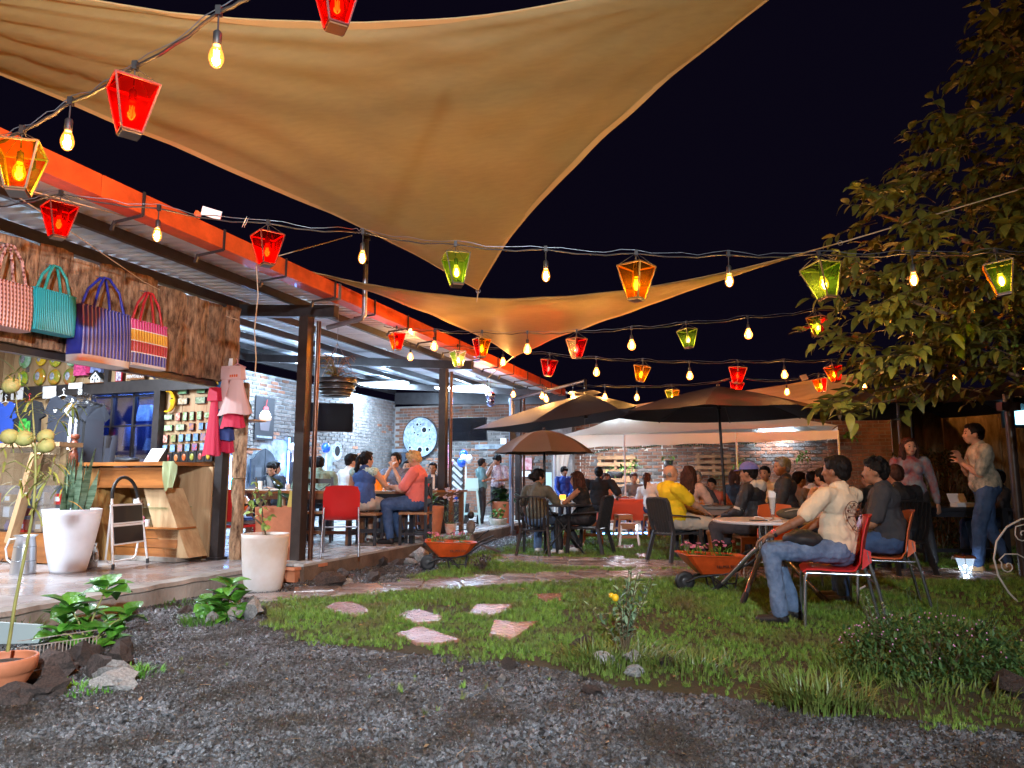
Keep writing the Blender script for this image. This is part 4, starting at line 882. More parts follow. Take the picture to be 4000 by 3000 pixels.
for k in range(8):
 p=q3(292+k*16,1552+k*4,shs+.02*k);shirt(shs+.04,p.y,p.z,.20,.62+.03*k,[navy,M['white'],navy,M['galv'],blackc,navy,blackc,navy][k],f'{["navy striped", "white and grey", "dark blue", "grey", "black", "deep blue", "black long", "last dark blue"][k]} shirt seen nearly edge on in the row beside the dark jersey',turn=.9,sleeve=.12,hang='steel_dark')
for k,(sx,lb,m_) in enumerate(((345,'grey beige long garment hanging below the shirts',mat('taupe cloth',(.25,.19,.18),.8)),(375,'black long garment hanging beside the window',blackc),(400,'dark long garment nearest the window pane',navy))):
 p=q3(sx,1700,shs);o=bthing('long_garment',lb,'garment',shs+.1,p.y,p.z);mb=MB();vs=[]
 for a in range(9):
  for b in range(5):vs.append((.03*math.sin(a*1.6+b*.3),(.13-.26*a/8)*(1-.12*b),-.42*b/4*1.0))
 mb.add(vs,[(b+a*5,b+1+a*5,b+6+a*5,b+5+a*5) for a in range(8) for b in range(4)],0,True);mb.build('cloth',m_,o)
GL={'green':(.03,.32,.04),'white':(.6,.75,.7),'yellow':(.75,.50,.02),'orange':(.8,.22,.02),'red':(.5,.05,.04)}
fr_=[(105,1408,46,66,'green','white','white and green oval souvenir, top left of the fruit plaques'),(168,1404,40,52,'yellow','yellow','yellow lemon shaped plaque in the top row'),(224,1406,46,58,'green','yellow','green and yellow plaque in the top row'),(287,1415,34,36,'green','white','small green and white plaque half hidden by the blue bag'),(96,1480,40,60,'yellow','green','yellow green plaque leftmost of the lower row'),(162,1473,46,68,'orange','green','curved mango plaque fading from green to orange'),(219,1474,48,62,'orange','green','round plaque orange below and green above'),(279,1473,48,68,'red','green','red strawberry shaped plaque')]
for sx,sy,w_,h_,c1,c2,lb in fr_:
 p=q3(sx,sy,SE);k=(p-Vector(onS(sx+w_/2,sy,SE))).length;kz=abs(p.z-onS(sx,sy+h_/2,SE)[2])
 o=bthing('fruit_plaque',lb,'plaque',SE-.03,p.y,p.z,group='glossy fruit plaques on the plank wall')
 m_=mat(f'glossy {c1} {c2} glaze',GL[c1],.12,col2=GL[c2],vscale=7,coat=.8)
 MB().ball((0,0,0),1,18,(.035,k,kz)).build('body',m_,o)
 MB().ball((-.02,k*.05,kz*.05),1,12,(.022,k*.5,kz*.55)).build('painted_scene',mat('painted scene',(.55,.6,.7),.2,col2=(.08,.07,.12),vscale=45,coat=.6),o)
 MB().tube([(0,0,kz*.9),(0,.01,kz*1.12)],.008,6).build('stalk',M['stem'],o)
for sx,sy,w_,h_,m_,lb in((331,1440,44,56,mat('pink print',(.7,.08,.25),.5,var=.7,vscale=30),'pink souvenir purse above the little house'),(362,1436,12,48,mat('magenta print',(.5,.03,.12),.5),'narrow magenta purse beside the pink one'),(392,1440,40,34,mat('blue print',(.2,.25,.5),.5,var=.6,vscale=30),'blue souvenir purse under the blue bag')):
 p=q3(sx,sy,SE);q_=Vector(onS(sx+w_,sy+h_,SE));o=bthing('purse',lb,'purse',SE-.05,p.y,p.z);MB().box((0,0,0),(.05,p.y-q_.y,p.z-q_.z)).box((-.028,0,(p.z-q_.z)*.2),(.008,(p.y-q_.y)*.9,(p.z-q_.z)*.5)).build('body',m_,o)
p=q3(365,1497,SE-.12);o=bthing('toy_house','small white model house with a black roof on the beam','ornament',SE-.1,p.y,2.438)
mb=MB();hw=.085;mb.prism([(0,-hw,0),(0,hw,0),(0,hw,.07),(0,0,.15),(0,-hw,.07)],(.07,0,0));mb.build('walls',M['white'],o)
MB().bar((.03,-hw-.02,.055),(.03,0,.165),.09,.01).bar((.03,hw+.02,.055),(.03,0,.165),.09,.01).build('roof',M['black'],o)
for y,z_ in((-.045,.045),(.045,.045),(.0,.09)):MB().box((-.003,y,z_),(.006,.022,.026)).build('window',M['black'],o)
MB().box((-.003,0,.025),(.006,.022,.05)).build('door',M['galv'],o)
MB().box((.03,0,-.004),(.1,.3,.01)).build('base',M['wood_brown'],o)
p=q3(468,1470,SE-.05);o=bthing('tile','red framed tile with a white flower pattern beside the welcome sign','tile',SE-.06,p.y,p.z)
MB().box((0,0,0),(.015,.11,.14)).build('frame',mat('deep red',(.4,.01,.03),.4),o);MB().box((-.01,0,0),(.006,.085,.12)).build('picture',mat('flower tile',(.7,.7,.8),.3,col2=(.1,.02,.08),vscale=40),o)
p=q3(534,1471,SE-.05);o=bthing('welcome_sign','wooden sign reading BIENVENIDOS in white letters','sign',SE-.06,p.y,p.z)
MB().box((0,0,0),(.018,.30,.085)).build('board',M['wood_brown'],o)
text_part('lettering','BIENVENIDOS',.066,M['white_print'],o,(-.012,0,0),(R(90),0,-R(90)),sx=.72)
p=q3(605,1468,SE-.05);o=bthing('toy_plane','small blue ornament right of the welcome sign','ornament',SE-.06,p.y,p.z);MB().bar((0,.07,.0),(0,-.07,.03),.03,.03).bar((0,.0,.015),(-.02,-.02,-.04),.02,.015).build('body',M['blue_plastic'],o)
p=q3(668,1568,SE-.03);k=abs(p.y-onS(705,1568,SE)[1]);kz=abs(p.z-onS(668,1612,SE)[2]);o=bthing('moon_ornament','yellow crescent moon with a face on the plank wall','ornament',SE-.04,p.y,p.z)
out=[(0,-k*math.sin(a)*1.0+k*.2,kz*math.cos(a)) for a in[math.pi*(-.12+1.24*i/20) for i in range(21)]];inn=[(0,-k*math.sin(a)*.55+k*.25,kz*.86*math.cos(a)) for a in[math.pi*(1.08-1.16*i/20) for i in range(21)]]
inn=inn[:9]+[(0,inn[9][1]+.004,inn[9][2]),(0,inn[10][1]+.03,inn[10][2]),(0,inn[11][1]+.0,inn[11][2])]+inn[12:]
mb=MB();mb.prism(out+inn,(-.03,0,0));mb.build('crescent',mat('yellow glaze',(.80,.55,.02),.18,col2=(.6,.2,.01),vscale=14,coat=.8),o)
MB().ball((-.03,-k*.42,kz*.22),.012,8).build('eye',M['black'],o)
rows=[(1529,[(718,42,26),(790,40,26)],['green fabric print','green fabric print']),(1569,[(718,44,27),(787,46,27)],['brown scene','sage scene']),(1628,[(662,38,22),(700,22,34),(727,20,36),(754,20,36),(783,22,36),(815,30,24)],['sage scene','red scene','white scene','white scene','white scene','white scene']),(1670,[(662,38,24),(708,40,26),(752,24,30),(790,22,30),(815,18,28)],['white scene','sage scene','orange scene','blue scene','blue scene']),(1712,[(651,22,34),(682,24,32),(712,22,32),(740,24,32),(769,24,32),(798,26,34)],['red scene','green scene','blue scene','blue scene','blue scene','blue orange scene']),(1750,[(649,24,32),(679,24,32),(708,24,32),(736,24,32),(765,26,32),(796,26,32)],['blue scene','blue scene','blue orange scene','blue scene','blue red scene','blue scene'])]
SCN={'green fabric print':((.03,.16,.05),(.25,.45,.25)),'brown scene':((.35,.2,.08),(.75,.7,.55)),'sage scene':((.12,.25,.12),(.6,.65,.5)),'red scene':((.5,.03,.02),(.75,.6,.5)),'white scene':((.6,.65,.55),(.15,.4,.1)),'orange scene':((.7,.25,.03),(.1,.15,.3)),'blue scene':((.05,.18,.45),(.35,.55,.75)),'green scene':((.06,.25,.06),(.5,.3,.2)),'blue orange scene':((.05,.2,.45),(.7,.25,.05)),'blue red scene':((.05,.2,.45),(.6,.08,.05))}
ORD=['first','second','third','fourth','fifth','sixth','seventh']
for ri,(sy,its,cs_) in enumerate(rows):
 for k,((sx,w_,h_),cn) in enumerate(zip(its,cs_)):
  sy2=sy-(sx-700)*.055;p=q3(sx,sy2,SE-.01);ww=abs(p.y-onS(sx+w_*.9,sy2,SE)[1]);hh_=abs(p.z-onS(sx,sy2+h_*.95,SE)[2])
  o=bthing('picture_magnet',f'{cn.replace(" scene", "").replace(" fabric print", "")} painted magnet, {ORD[k]} from the left in the {["topmost", "second", "third", "fourth", "fifth", "lowest"][ri]} magnet row','magnet',SE-.02,p.y,p.z,group='painted magnets on the plank wall')
  MB().box((0,0,0),(.022,ww,hh_)).build('block',M['black'],o)
  MB().box((-.013,0,0),(.004,ww*.9,hh_*.9)).build('picture',mat(cn,SCN[cn][0],.25,col2=SCN[cn][1],vscale=26,coat=.5),o)
for ri,(sy,xs) in enumerate(((1788,(663,695,726,757,789,821)),(1836,(725,754,784)))):
 for k,sx in enumerate(xs):
  p=q3(sx,sy-(sx-700)*.055,SE-.01);o=bthing('shadow_box',f'small black box frame holding a {["dark red", "amber", "orange", "green", "pink", "yellow"][(k + ri) % 6]} stone slice, {ORD[k]} of the {"upper" if ri == 0 else "lower"} dark row','box frame',SE-.025,p.y,p.z,group='black box frames on the plank wall')
  MB().box((0,0,0),(.03,.115,.135)).build('frame',M['black'],o)
  MB().ball((-.02,0,0),1,12,(.012,.032,.045)).build('slice',mat('slice%d'%((k+ri)%6),[(.3,.02,.02),(.55,.2,.06),(.6,.15,.04),(.4,.45,.08),(.5,.12,.1),(.75,.55,.08)][(k+ri)%6],.3,var=.5,vscale=30,coat=.5),o)
p0=q3(780,1960,SE-.02);o=bthing('hanging_plaque_strip','chain of four red brown wooden plaques hanging on the wall','plaque',SE-.04,p0.y,0)
for k in range(5):
 zc=onS(780,1920+k*42,SE)[2];MB().box((0,0,zc),(.02,.15,.125)).build('plaque',mat('burnt red wood',(.28,.07,.03),.35,col2=(.5,.22,.05),vscale=25,coat=.4),o)
MB().tube([(0,-.07,onS(780,1912,SE)[2]),(0,-.05,onS(780,1895,SE)[2]+.02),(0,.05,onS(780,1895,SE)[2]+.02),(0,.07,onS(780,1912,SE)[2])],.01,6).build('top_arch',M['wood_brown'],o)
def woven(name,c1,c2,sc=60,stretch=(1,1,1),kind='stripe'):
 m_=mat(name,c1,.35);n_=m_.node_tree.nodes;l_=m_.node_tree.links;b_=n_['Principled BSDF'];tc=n_.new('ShaderNodeTexCoord');sx_=n_.new('ShaderNodeSeparateXYZ');l_.new(tc.outputs['Object'],sx_.inputs[0])
 def wv(o_,f,th):
  a=n_.new('ShaderNodeMath');a.operation='MULTIPLY';a.inputs[1].default_value=f;l_.new(o_,a.inputs[0]);s_=n_.new('ShaderNodeMath');s_.operation='SINE';l_.new(a.outputs[0],s_.inputs[0])
  g_=n_.new('ShaderNodeMath');g_.operation='GREATER_THAN';g_.inputs[1].default_value=th;l_.new(s_.outputs[0],g_.inputs[0]);return g_.outputs[0],s_.outputs[0]
 if kind=='stripe':f_,h_=wv(sx_.outputs[0],sc*6.28,.55)
 else:
  f1,h_=wv(sx_.outputs[0],sc*6.28,0);f2,_=wv(sx_.outputs[2],sc*5,0);x_=n_.new('ShaderNodeMath');x_.operation='MULTIPLY';l_.new(f1,x_.inputs[0]);l_.new(f2,x_.inputs[1]);f_=x_.outputs[0]
 mx_=n_.new('ShaderNodeMix');mx_.data_type='RGBA';l_.new(f_,mx_.inputs[0]);mx_.inputs[6].default_value=(*c1,1);mx_.inputs[7].default_value=(*c2,1);l_.new(mx_.outputs[2],b_.inputs['Base Color'])
 bp=n_.new('ShaderNodeBump');bp.inputs['Strength'].default_value=.6;bp.inputs['Distance'].default_value=.01;l_.new(h_,bp.inputs['Height']);l_.new(bp.outputs[0],b_.inputs['Normal']);return m_
def bag(xl,xr,yt,yb,ht,label,bands,strapc,dpt=.17,tq=.95):
 c=onT((xl+xr)/2,yt,tq);l_,r_=onT(xl,yt,tq),onT(xr,yt,tq);w_=abs(r_[0]-l_[0]);bz=onT((xl+xr)/2,yb,tq)[2];tz=onT((xl+xr)/2,ht,tq)[2];h_=c[2]-bz
 o=bthing('woven_bag',label,'bag',c[0],tq,bz,group='woven plastic bags hanging on the bark fascia')
 zz=0.;nb=len(bands)
 for k,(frac,m_) in enumerate(bands):
  z0,z1=zz*h_,(zz+frac)*h_;zz+=frac
  def ring(z):
   f=1+.05*math.sin(z/h_*3);W_,D_=w_/2*f,dpt/2*(1-.35*(z/h_)**2);P_=[]
   for a in range(28):t_=2*math.pi*a/28;cx,sy_=math.cos(t_),math.sin(t_);P_.append((math.copysign(abs(cx)**.35,cx)*W_,math.copysign(abs(sy_)**.5,sy_)*D_,z))
   return P_
  mb=MB();R0=[ring(z0+(z1-z0)*q/4) for q in range(5)];vs=[p for R_ in R0 for p in R_]
  mb.add(vs,[(q*28+a,q*28+(a+1)%28,(q+1)*28+(a+1)%28,(q+1)*28+a) for q in range(4) for a in range(28)],0,True)
  if k==0:mb.add(R0[0],[tuple(range(27,-1,-1))])
  mb.build('woven_band',m_,o)
 mb=MB();mb.tube([p for p in ring(h_)]+[ring(h_)[0]],.008,6,cap=False);mb.build('rim',bands[-1][1],o)
 for sg in(-1,1):
  yy=sg*dpt*.33;P_=[(-w_*.3,yy,h_*.98),(-w_*.2,yy*.8,h_+(tz-c[2])*.6),(-.03,yy*.3,h_+(tz-c[2])*.97),(.03,yy*.3,h_+(tz-c[2])*.97),(w_*.2,yy*.8,h_+(tz-c[2])*.6),(w_*.3,yy,h_*.98)]
  mb=MB();mb.tube(P_,.013,6);mb.v=[(x,y,z) for x,y,z in mb.v];mb.build('handle',strapc,o)
 MB().tube([(0,0,h_+(tz-c[2])),(0,.12,h_+(tz-c[2])+.03)],.006,6).build('hook',M['galv'],o)
 return o
pk=woven('pink brown weave',(.62,.34,.30),(.20,.06,.06),34,kind='check');tq_=woven('turquoise weave',(.02,.44,.52),(.015,.34,.42),60)
bl=woven('blue striped weave',(.03,.04,.30),(.28,.26,.52),26);wtb=mat('white woven base',(.62,.58,.58),.5);mg=woven('magenta weave',(.62,.04,.22),(.75,.22,.40),30);yl=woven('yellow weave',(.80,.42,.04),(.85,.50,.08),30);rd=woven('red weave',(.45,.012,.03),(.58,.10,.12),30)
blue=mat('blue strap',(.02,.03,.36),.4);red=mat('red strap',(.5,.02,.03),.4);turq=mat('turquoise strap',(.03,.36,.33),.4)
bag(-80,120,1105,1285,950,'pink and brown checked woven bag cut by the left edge',[(1,pk)],pk,.22)
bag(122,292,1145,1305,1036,'turquoise woven bag between the pink and the blue one',[(1,tq_)],turq,.16)
bag(300,500,1215,1430,1082,'large blue striped woven bag with a white base',[(.12,wtb),(.88,bl)],blue,.26)
bag(500,648,1265,1440,1140,'bag in magenta yellow red and blue bands on red straps',[(.06,wtb),(.22,bl),(.02,M['white']),(.23,rd),(.02,M['white']),(.23,yl),(.02,M['white']),(.20,mg)],red,.16)
def dress(sx,sy,s_,h_,w0,w1,m_,label,folds=12,name='dress',parent=None,z_off=0,bump_=.02):
 p=Vector(onS(sx,sy,s_));o=bthing(name,label,'dress',p.x,p.y,p.z)
 mb=MB();vs=[];nn=30
 for q in range(8):
  f=q/7;W_=w0+(w1-w0)*f**1.3
  for a in range(nn):
   t_=2*math.pi*a/nn;rr=1+(.14*f)*math.sin(t_*folds);vs.append((math.sin(t_)*W_*.42*rr,math.cos(t_)*W_*rr,-h_*f+.01*math.sin(t_*3)*f))
 mb.add(vs,[(q*nn+a,q*nn+(a+1)%nn,(q+1)*nn+(a+1)%nn,(q+1)*nn+a) for q in range(7) for a in range(nn)],0,True);mb.build('skirt',m_,o)
 return o,p
pkd=thin('pale pink tulle',(.80,.55,.52),.05,.8,.3);crim=mat('crimson cloth',(.48,.012,.05),.7);navyd=mat('navy cloth',(.015,.03,.14),.7);tqd=mat('blue trim',(.02,.14,.36),.7)
s_=8.1
o,p=dress(925,1480,s_,.42,.085,.21,pkd,'pale pink tulle baby dress on a small pink hanger')
MB().box((0,0,.07),(.10,.19,.16),taper=.8).build('bodice',pkd,o);MB().tube([(0,.12,.13),(0,0,.18),(0,-.12,.13)],.006,6).tube([(0,0,.18),(0,0,.22),(0,.02,.24)],.004,6).build('hanger',mat('pink hanger',(.6,.25,.3),.4),o)
mb=MB();
for k in range(4):mb.box((-.052,-.04+.03*k,.03),(.006,.018,.03))
mb.build('embroidery',M['orange_plastic'],o)
o,p=dress(885,1480,s_+.12,.38,.08,.17,pkd,'second pale baby dress hanging behind the pink one');MB().box((0,0,.07),(.10,.17,.16),taper=.8).build('bodice',pkd,o)
o,p=dress(912,1598,s_+.05,.22,.12,.16,crim,'short crimson skirt below the pink tulle dress',9)
o,p=dress(878,1665,s_+.1,.17,.12,.13,navyd,'navy blue skirt between the two crimson ones',7)
o,p=dress(880,1712,s_+.14,.17,.11,.12,crim,'lower crimson skirt at the bottom of the hanging clothes',7)
o,p=dress(838,1560,s_+.02,.66,.05,.12,crim,'long crimson dress hanging at the left of the column',8);MB().box((0,0,.06),(.08,.15,.16),taper=.8).build('bodice',crim,o)
o,p=dress(858,1470,s_+.1,.5,.04,.05,tqd,'narrow blue garment with a yellow trim among the dresses',5);MB().tube([(-.03,0,.0),(-.04,.02,-.05),(-.03,-.01,-.1)],.012,6).build('trim',mat('yellow trim',(.8,.55,.05),.5),o)
for sx,sy,m_,lb in((925,1710,M['black'],'glossy black motorcycle helmet on the lower shelf by the dresses'),(945,1600,M['leaf_dark'],'dark ornament with green leaves on the upper shelf')):
 p=Vector(onS(sx,sy,9.1));o=bthing('helmet' if sy>1650 else 'ornament',lb,'helmet' if sy>1650 else 'ornament',p.x,p.y,p.z)
 MB().ball((0,0,0),.14,18,(1,.95,1.05)).build('shell',mat('gloss black',(.012,.012,.013),.08,coat=1.) if sy>1650 else m_,o)
 MB().box((0,-.05,-.155),(.25,.5,.02)).build('shelf_board',M['plank'],o)
 if sy>1650:MB().ball((-.10,-.02,.02),.07,12,(.6,1.2,.55)).build('visor',mat('amber visor',(.25,.08,.03),.1,coat=1.),o)
# ================================================================== POTS AND PLANTS
def leafmesh(name,L,W,m,curl=.25,fold=.15,nseg=5,tip=.5,serr=0.):
 mb=MB();vs=[]
 for i in range(nseg+1):
  t=i/nseg;w_=W/2*math.sin(math.pi*(t**(.8 if tip>.4 else 1.2))*.97+.03) if 0<i<nseg else(.004 if i else W*.05)
  if serr and 0<i<nseg:w_*=1+serr*(1 if i%2 else-1)
  z=-curl*L*t*t;y=L*t*(1-.12*curl*t)
  vs+=[(-w_,y,z+fold*w_),(0,y,z),(w_,y,z+fold*w_)]
 mb.add(vs,[(3*i,3*i+1,3*i+4,3*i+3) for i in range(nseg)]+[(3*i+1,3*i+2,3*i+5,3*i+4) for i in range(nseg)],0,True)
 return _m(mb,name,m)
def leafat(parent,me,p,az,el,roll=0.,s=1.,name='leaf'):
 o=place(name,me,parent,p);o.rotation_mode='XYZ'
 q=Matrix.Rotation(az,4,'Z')@Matrix.Rotation(el,4,'X')@Matrix.Rotation(roll,4,'Y');o.rotation_euler=q.to_euler();o.scale=(s,)*3
 return o
def pot(p,prof,m_,label,name='plant_pot',n=40,sxy=(1,1),rim=None,soil=None,group=None):
 o=thing(name,label,'pot',p,0,group);MB().lathe(prof,n=n,sx=sxy[0],sy=sxy[1],close=True).build('body',m_,o)
 if soil:MB().lathe([(soil[0],soil[1]-.02),(soil[0]*.7,soil[1]),(.001,soil[1]+.015)],n=24,sx=sxy[0],sy=sxy[1]).build('soil',M['soil'],o)
 return o
def thick(prof,th=.012):
 return[(0.001,prof[0][1])]+prof+[(prof[-1][0]-th,prof[-1][1])]+[(r_-th,z) for r_,z in prof[::-1][1:]]
p=gnd(222,2243,DK);y=p.y
k=y/FPX
P1=pot(p+Vector((0,.18,0)),thick([(60*k,0),(64*k,.03),(80*k,.22),(93*k,.42),(101*k,.58),(103*k,.64)]),M['white_glaze'],'large white tapered pot with banded snake plants on the shop floor',soil=(98*k,.60))
c=p+Vector((0,.18,DK*0));snk=mat('snake plant leaf',(.24,.36,.24),.4,col2=(.025,.075,.03),vscale=7,stretch=(.5,.5,4),rnd_amt=.25)
pl=thing('snake_plant','upright banded snake plant filling the white pot beside the ladder','plant',c+Vector((0,0,.58)))
r=random.Random(3)
for i in range(20):
 a=r.uniform(0,6.28);rr=r.uniform(.02,.15);h=r.uniform(.35,.72);wd=r.uniform(.028,.042);ln=r.uniform(-.12,.12);ly=r.uniform(-.08,.08);tw=r.uniform(0,3)
 mb=MB();vs=[]
 for q in range(8):
  t=q/7;w_=wd*math.sin(math.pi*min(1,.25+.75*t) if t>.5 else 1.57)*(1 if t<.6 else max(.03,1-((t-.6)/.4)**1.5));bx,by=math.cos(a)*rr+ln*t,math.sin(a)*rr+ly*t
  cx,cy=math.cos(tw+t)*w_,math.sin(tw+t)*w_;vs+=[(bx-cx,by-cy,h*t),(bx+.006,by+.006,h*t),(bx+cx,by+cy,h*t)]
 mb.add(vs,[(3*q+e_,3*q+e_+1,3*q+e_+4,3*q+e_+3) for q in range(7) for e_ in(0,1)],0,True);mb.build('leaf',snk,pl)
p=gnd(62,2246,DK)+Vector((0,.1,0));o=thing('milk_jug','silver metal milk jug with a curved handle on the shop floor','jug',p)
jr=.115;MB().lathe(thick([(jr,0),(jr,.01),(jr*.93,.14),(jr*.85,.28),(jr*.72,.36),(jr*.95,.385)],.006),n=28,close=True).build('body',mat('brushed tin',(.60,.62,.66),.28,.85,var=.15,vscale=4,bump=.08,bscale=6),o)
for z in(.13,.27):MB().tube([(math.cos(a*.449)*jr*(.94 if z<.2 else.87),math.sin(a*.449)*jr*(.94 if z<.2 else.87),z) for a in range(15)],.004,6).build('hoop',M['galv'],o)
MB().tube([(-jr*.75,0,.35),(-jr*1.4,0,.34),(-jr*1.7,0,.25),(-jr*1.5,0,.14),(-jr*.92,0,.09)],.009,8).build('handle',M['white'],o)
p=gnd(327,2224,DK)+Vector((0,.08,0));o=thing('glass_jar','big clear glass jar with a lid beside the white pot','jar',p)
MB().lathe([(.085,.0),(.092,.02),(.092,.17),(.075,.205),(.068,.22),(.068,.24)],n=24).build('body',glassmat('jar glass',(.86,.80,.76),.72),o);MB().lathe([(.073,.235),(.075,.262),(.07,.268)],n=24).build('lid',glassmat('lid glass',(.7,.66,.66),.6),o)
MB().lathe([(.08,.012),(.083,.12),(.06,.14)],n=20).build('content',mat('brown beads',(.12,.09,.08),.3,var=.7,vscale=60,bump=.8,bscale=90),o)
o=MB().tube([gnd(-10,2212,DK)+Vector((0,0,.01)),gnd(20,2190,DK)+Vector((0,0,.06)),gnd(50,2215,DK)+Vector((0,0,.05)),gnd(66,2242,DK)+Vector((0,0,.008))],.006,6).build('power_cable',M['cable']);tag(o,'black cable curling over the shop floor in front of the milk jug','cable')
p=gnd(1005,2318)+Vector((0,.17,0));k=p.y/FPX
pot(p,thick([(62*k,0),(68*k,.03),(78*k,.20),(84*k,.40),(86.5*k,.54),(88*k,.585)]),M['white_glaze'] if False else mat('stained white pot',(.78,.78,.80),.45,col2=(.58,.46,.36),vscale=1.1,bump=.08,bscale=12),'tall off white pot with a brown stain standing at the corner of the deck',soil=(82*k,.56))
LEAFV=leafmesh('leaf',.075,.055,mat('variegated leaf',(.42,.50,.14),.45,col2=(.10,.24,.04),vscale=30,rnd_amt=.2),.3,.3)
o=thing('shrub','spindly young shrub with a few yellow green leaves in the tall off white pot','shrub',p+Vector((0,0,.57)))
br=[[(0,0,0),(-.03,0,.12),(-.05,0,.26),(-.09,.0,.42),(-.13,0,.60)],[(-.05,0,.26),(-.12,.02,.36),(-.16,0,.44)],[(-.02,0,.08),(-.10,.03,.14),(-.17,.02,.20)],[(-.06,0,.32),(-.02,.02,.40),(.02,0,.47)]]
for b in br:MB().tube(b,[.011,.009,.008,.006,.004][:len(b)],7).build('branch',M['twig'],o)
for(x,z) in((-.15,.43),(-.17,.36),(-.09,.38),(-.04,.36),(-.02,.41),(-.12,.30),(-.17,.23),(-.07,.20),(.0,.17),(.03,.20),(-.01,.12),(.02,.10),(-.10,.47),(-.14,.55),(.01,.46),(-.05,.28)):
 for q in range(2):leafat(o,LEAFV,(x,r.uniform(-.03,.03),z),r.uniform(0,6.28),r.uniform(-1.2,.2),r.uniform(-.6,.6),r.uniform(.7,1.1))
def trough(loc,L,W,H,tp,label,rz=YAW,m_=None,rim=True):
 o=thing('planter',label,'planter',loc,rz);m_=m_ or M['terracotta'];mb=MB();tw=.015
 for(cx,cy,lx,ly) in((0,-W/2+tw/2,L,tw),(0,W/2-tw/2,L,tw),(-L/2+tw/2,0,tw,W-2*tw),(L/2-tw/2,0,tw,W-2*tw)):
  vs=[Vector((cx+a*lx/2,cy+b*ly/2,z)) for z in(0,H) for b in(-1,1) for a in(-1,1)]
  for q in range(4):vs[q].x*=tp;vs[q].y*=tp
  mb.add(vs,[(0,2,3,1),(4,5,7,6),(0,1,5,4),(2,6,7,3),(0,4,6,2),(1,3,7,5)])
 mb.box((0,0,.01),(L*tp-.02,W*tp-.02,.02));mb.build('body',m_,o)
 if rim:
  mb=MB()
  for(cx,cy,lx,ly) in((0,-W/2,L+.03,.03),(0,W/2,L+.03,.03),(-L/2,0,.03,W-.03),(L/2,0,.03,W-.03)):mb.box((cx,cy,H-.012),(lx,ly,.035))
  mb.build('rim',m_,o)
 MB().box((0,0,H-.05),(L-.04,W-.04,.04)).build('soil',M['soil'],o);return o
a,b=gnd(1085,2285),gnd(1235,2258)
o=trough(((a.x+b.x)/2-.02,(a.y+b.y)/2+.16,0),.52,.30,.165,.86,'long low terracotta trough of dark soil in front of the big post',rz=math.atan2(b.y-a.y,b.x-a.x))
p=gnd(1060,2190,DK);pc=p+Vector((0,.25,0));k=pc.y/FPX
trough(pc,152*k,.46,.62,.86,'big square terracotta planter behind the white pot',rz=R(4),rim=False)
LEAFB=leafmesh('leaf',.26,.12,M['leaf_dark'],.5,.3,6);LEAFM=leafmesh('leaf',.17,.085,M['leaf'],.35,.3,6)
o=thing('leafy_plant','dumb cane plant with drooping dark leaves in the big square planter','plant',pc+Vector((-.02,0,.58)))
MB().tube([(0,0,0),(.01,0,.12),(0,0,.24)],[.03,.026,.02],9).build('cane',mat('green cane',(.10,.22,.06),.5),o)
for az,el,z,s_ in((2.0,.1,.22,1.),(-1.2,-.1,.2,1.1),(.6,.9,.24,.9),(3.4,.7,.24,.9),(-2.2,.2,.18,.8),(-.4,.0,.17,.9),(1.3,1.2,.25,.9)):leafat(o,LEAFB,(0,0,z),az,el,0,s_)
o=MB().prism([(0,0,0),(.10,0,0),(.06,0,.20),(.03,0,.22)],(0,.01,0)).build('yellow_cloth',mat('yellow napkin',(.55,.42,.10),.7),None,pc+Vector((.14,-.2,.6)));tag(o,'folded yellow cloth standing in the square planter','cloth')
def roundpot(sx,sy,wpx,htop,label,dz=DK,dy=.14,m_=None,bot=.62):
 p=gnd(sx,sy,dz)+Vector((0,dy,0));k=p.y/FPX*wpx/2;H=at(sx,htop,p.y).z-dz
 return p,k,H,pot(p,thick([(k*bot,0),(k*(bot+.1),H*.1),(k*.9,H*.55),(k,H*.92),(k*1.01,H)]),m_ or M['terracotta'],label,soil=(k*.92,H*.95))
p,k,H,_=roundpot(1680,2110,96,1977,'tall round terracotta pot on the deck edge beside the second post')
o=thing('leafy_plant','broad leaved green plant in the tall round terracotta pot','plant',p+Vector((0,0,H)))
for i in range(16):leafat(o,LEAFM,(r.uniform(-.05,.05),r.uniform(-.04,.04),r.uniform(0,.14)),r.uniform(0,6.28),r.uniform(.1,1.1),0,r.uniform(.8,1.3))
p,k,H,_=roundpot(1962,2062,82,1958,'tall terracotta pot of dark leaves behind the far pole',dz=.1)
o=thing('leafy_plant','peace lily with long dark leaves in front of the second singer','plant',p+Vector((0,0,H)))
for i in range(34):leafat(o,LEAFB,(r.uniform(-.12,.12),r.uniform(-.1,.1),r.uniform(0,.22)),r.uniform(0,6.28),r.uniform(-.1,1.0),0,r.uniform(.9,1.5))
p,k,H,_=roundpot(1945,2062,72,2025,'white bowl pot painted with leaves at the deck end',dz=.14,m_=mat('painted white pot',(.75,.72,.68),.4,col2=(.10,.16,.06),vscale=5),bot=.7)
o=thing('leafy_plant','low variegated plant in the painted white bowl','plant',p+Vector((0,0,H)))
for i in range(40):leafat(o,LEAFM,(r.uniform(-.13,.13),r.uniform(-.1,.1),r.uniform(0,.16)),r.uniform(0,6.28),r.uniform(-.3,1.0),0,r.uniform(.5,.9))
p,k,H,_=roundpot(1757,2090,46,2045,'small white pot painted with orange shapes behind the second post',m_=mat('orange painted pot',(.72,.66,.58),.4,col2=(.62,.16,.04),vscale=7))
PINK=mat('pink petals',(.78,.22,.36),.6,rnd_amt=.3);WHP=mat('pale petals',(.75,.6,.65),.6)
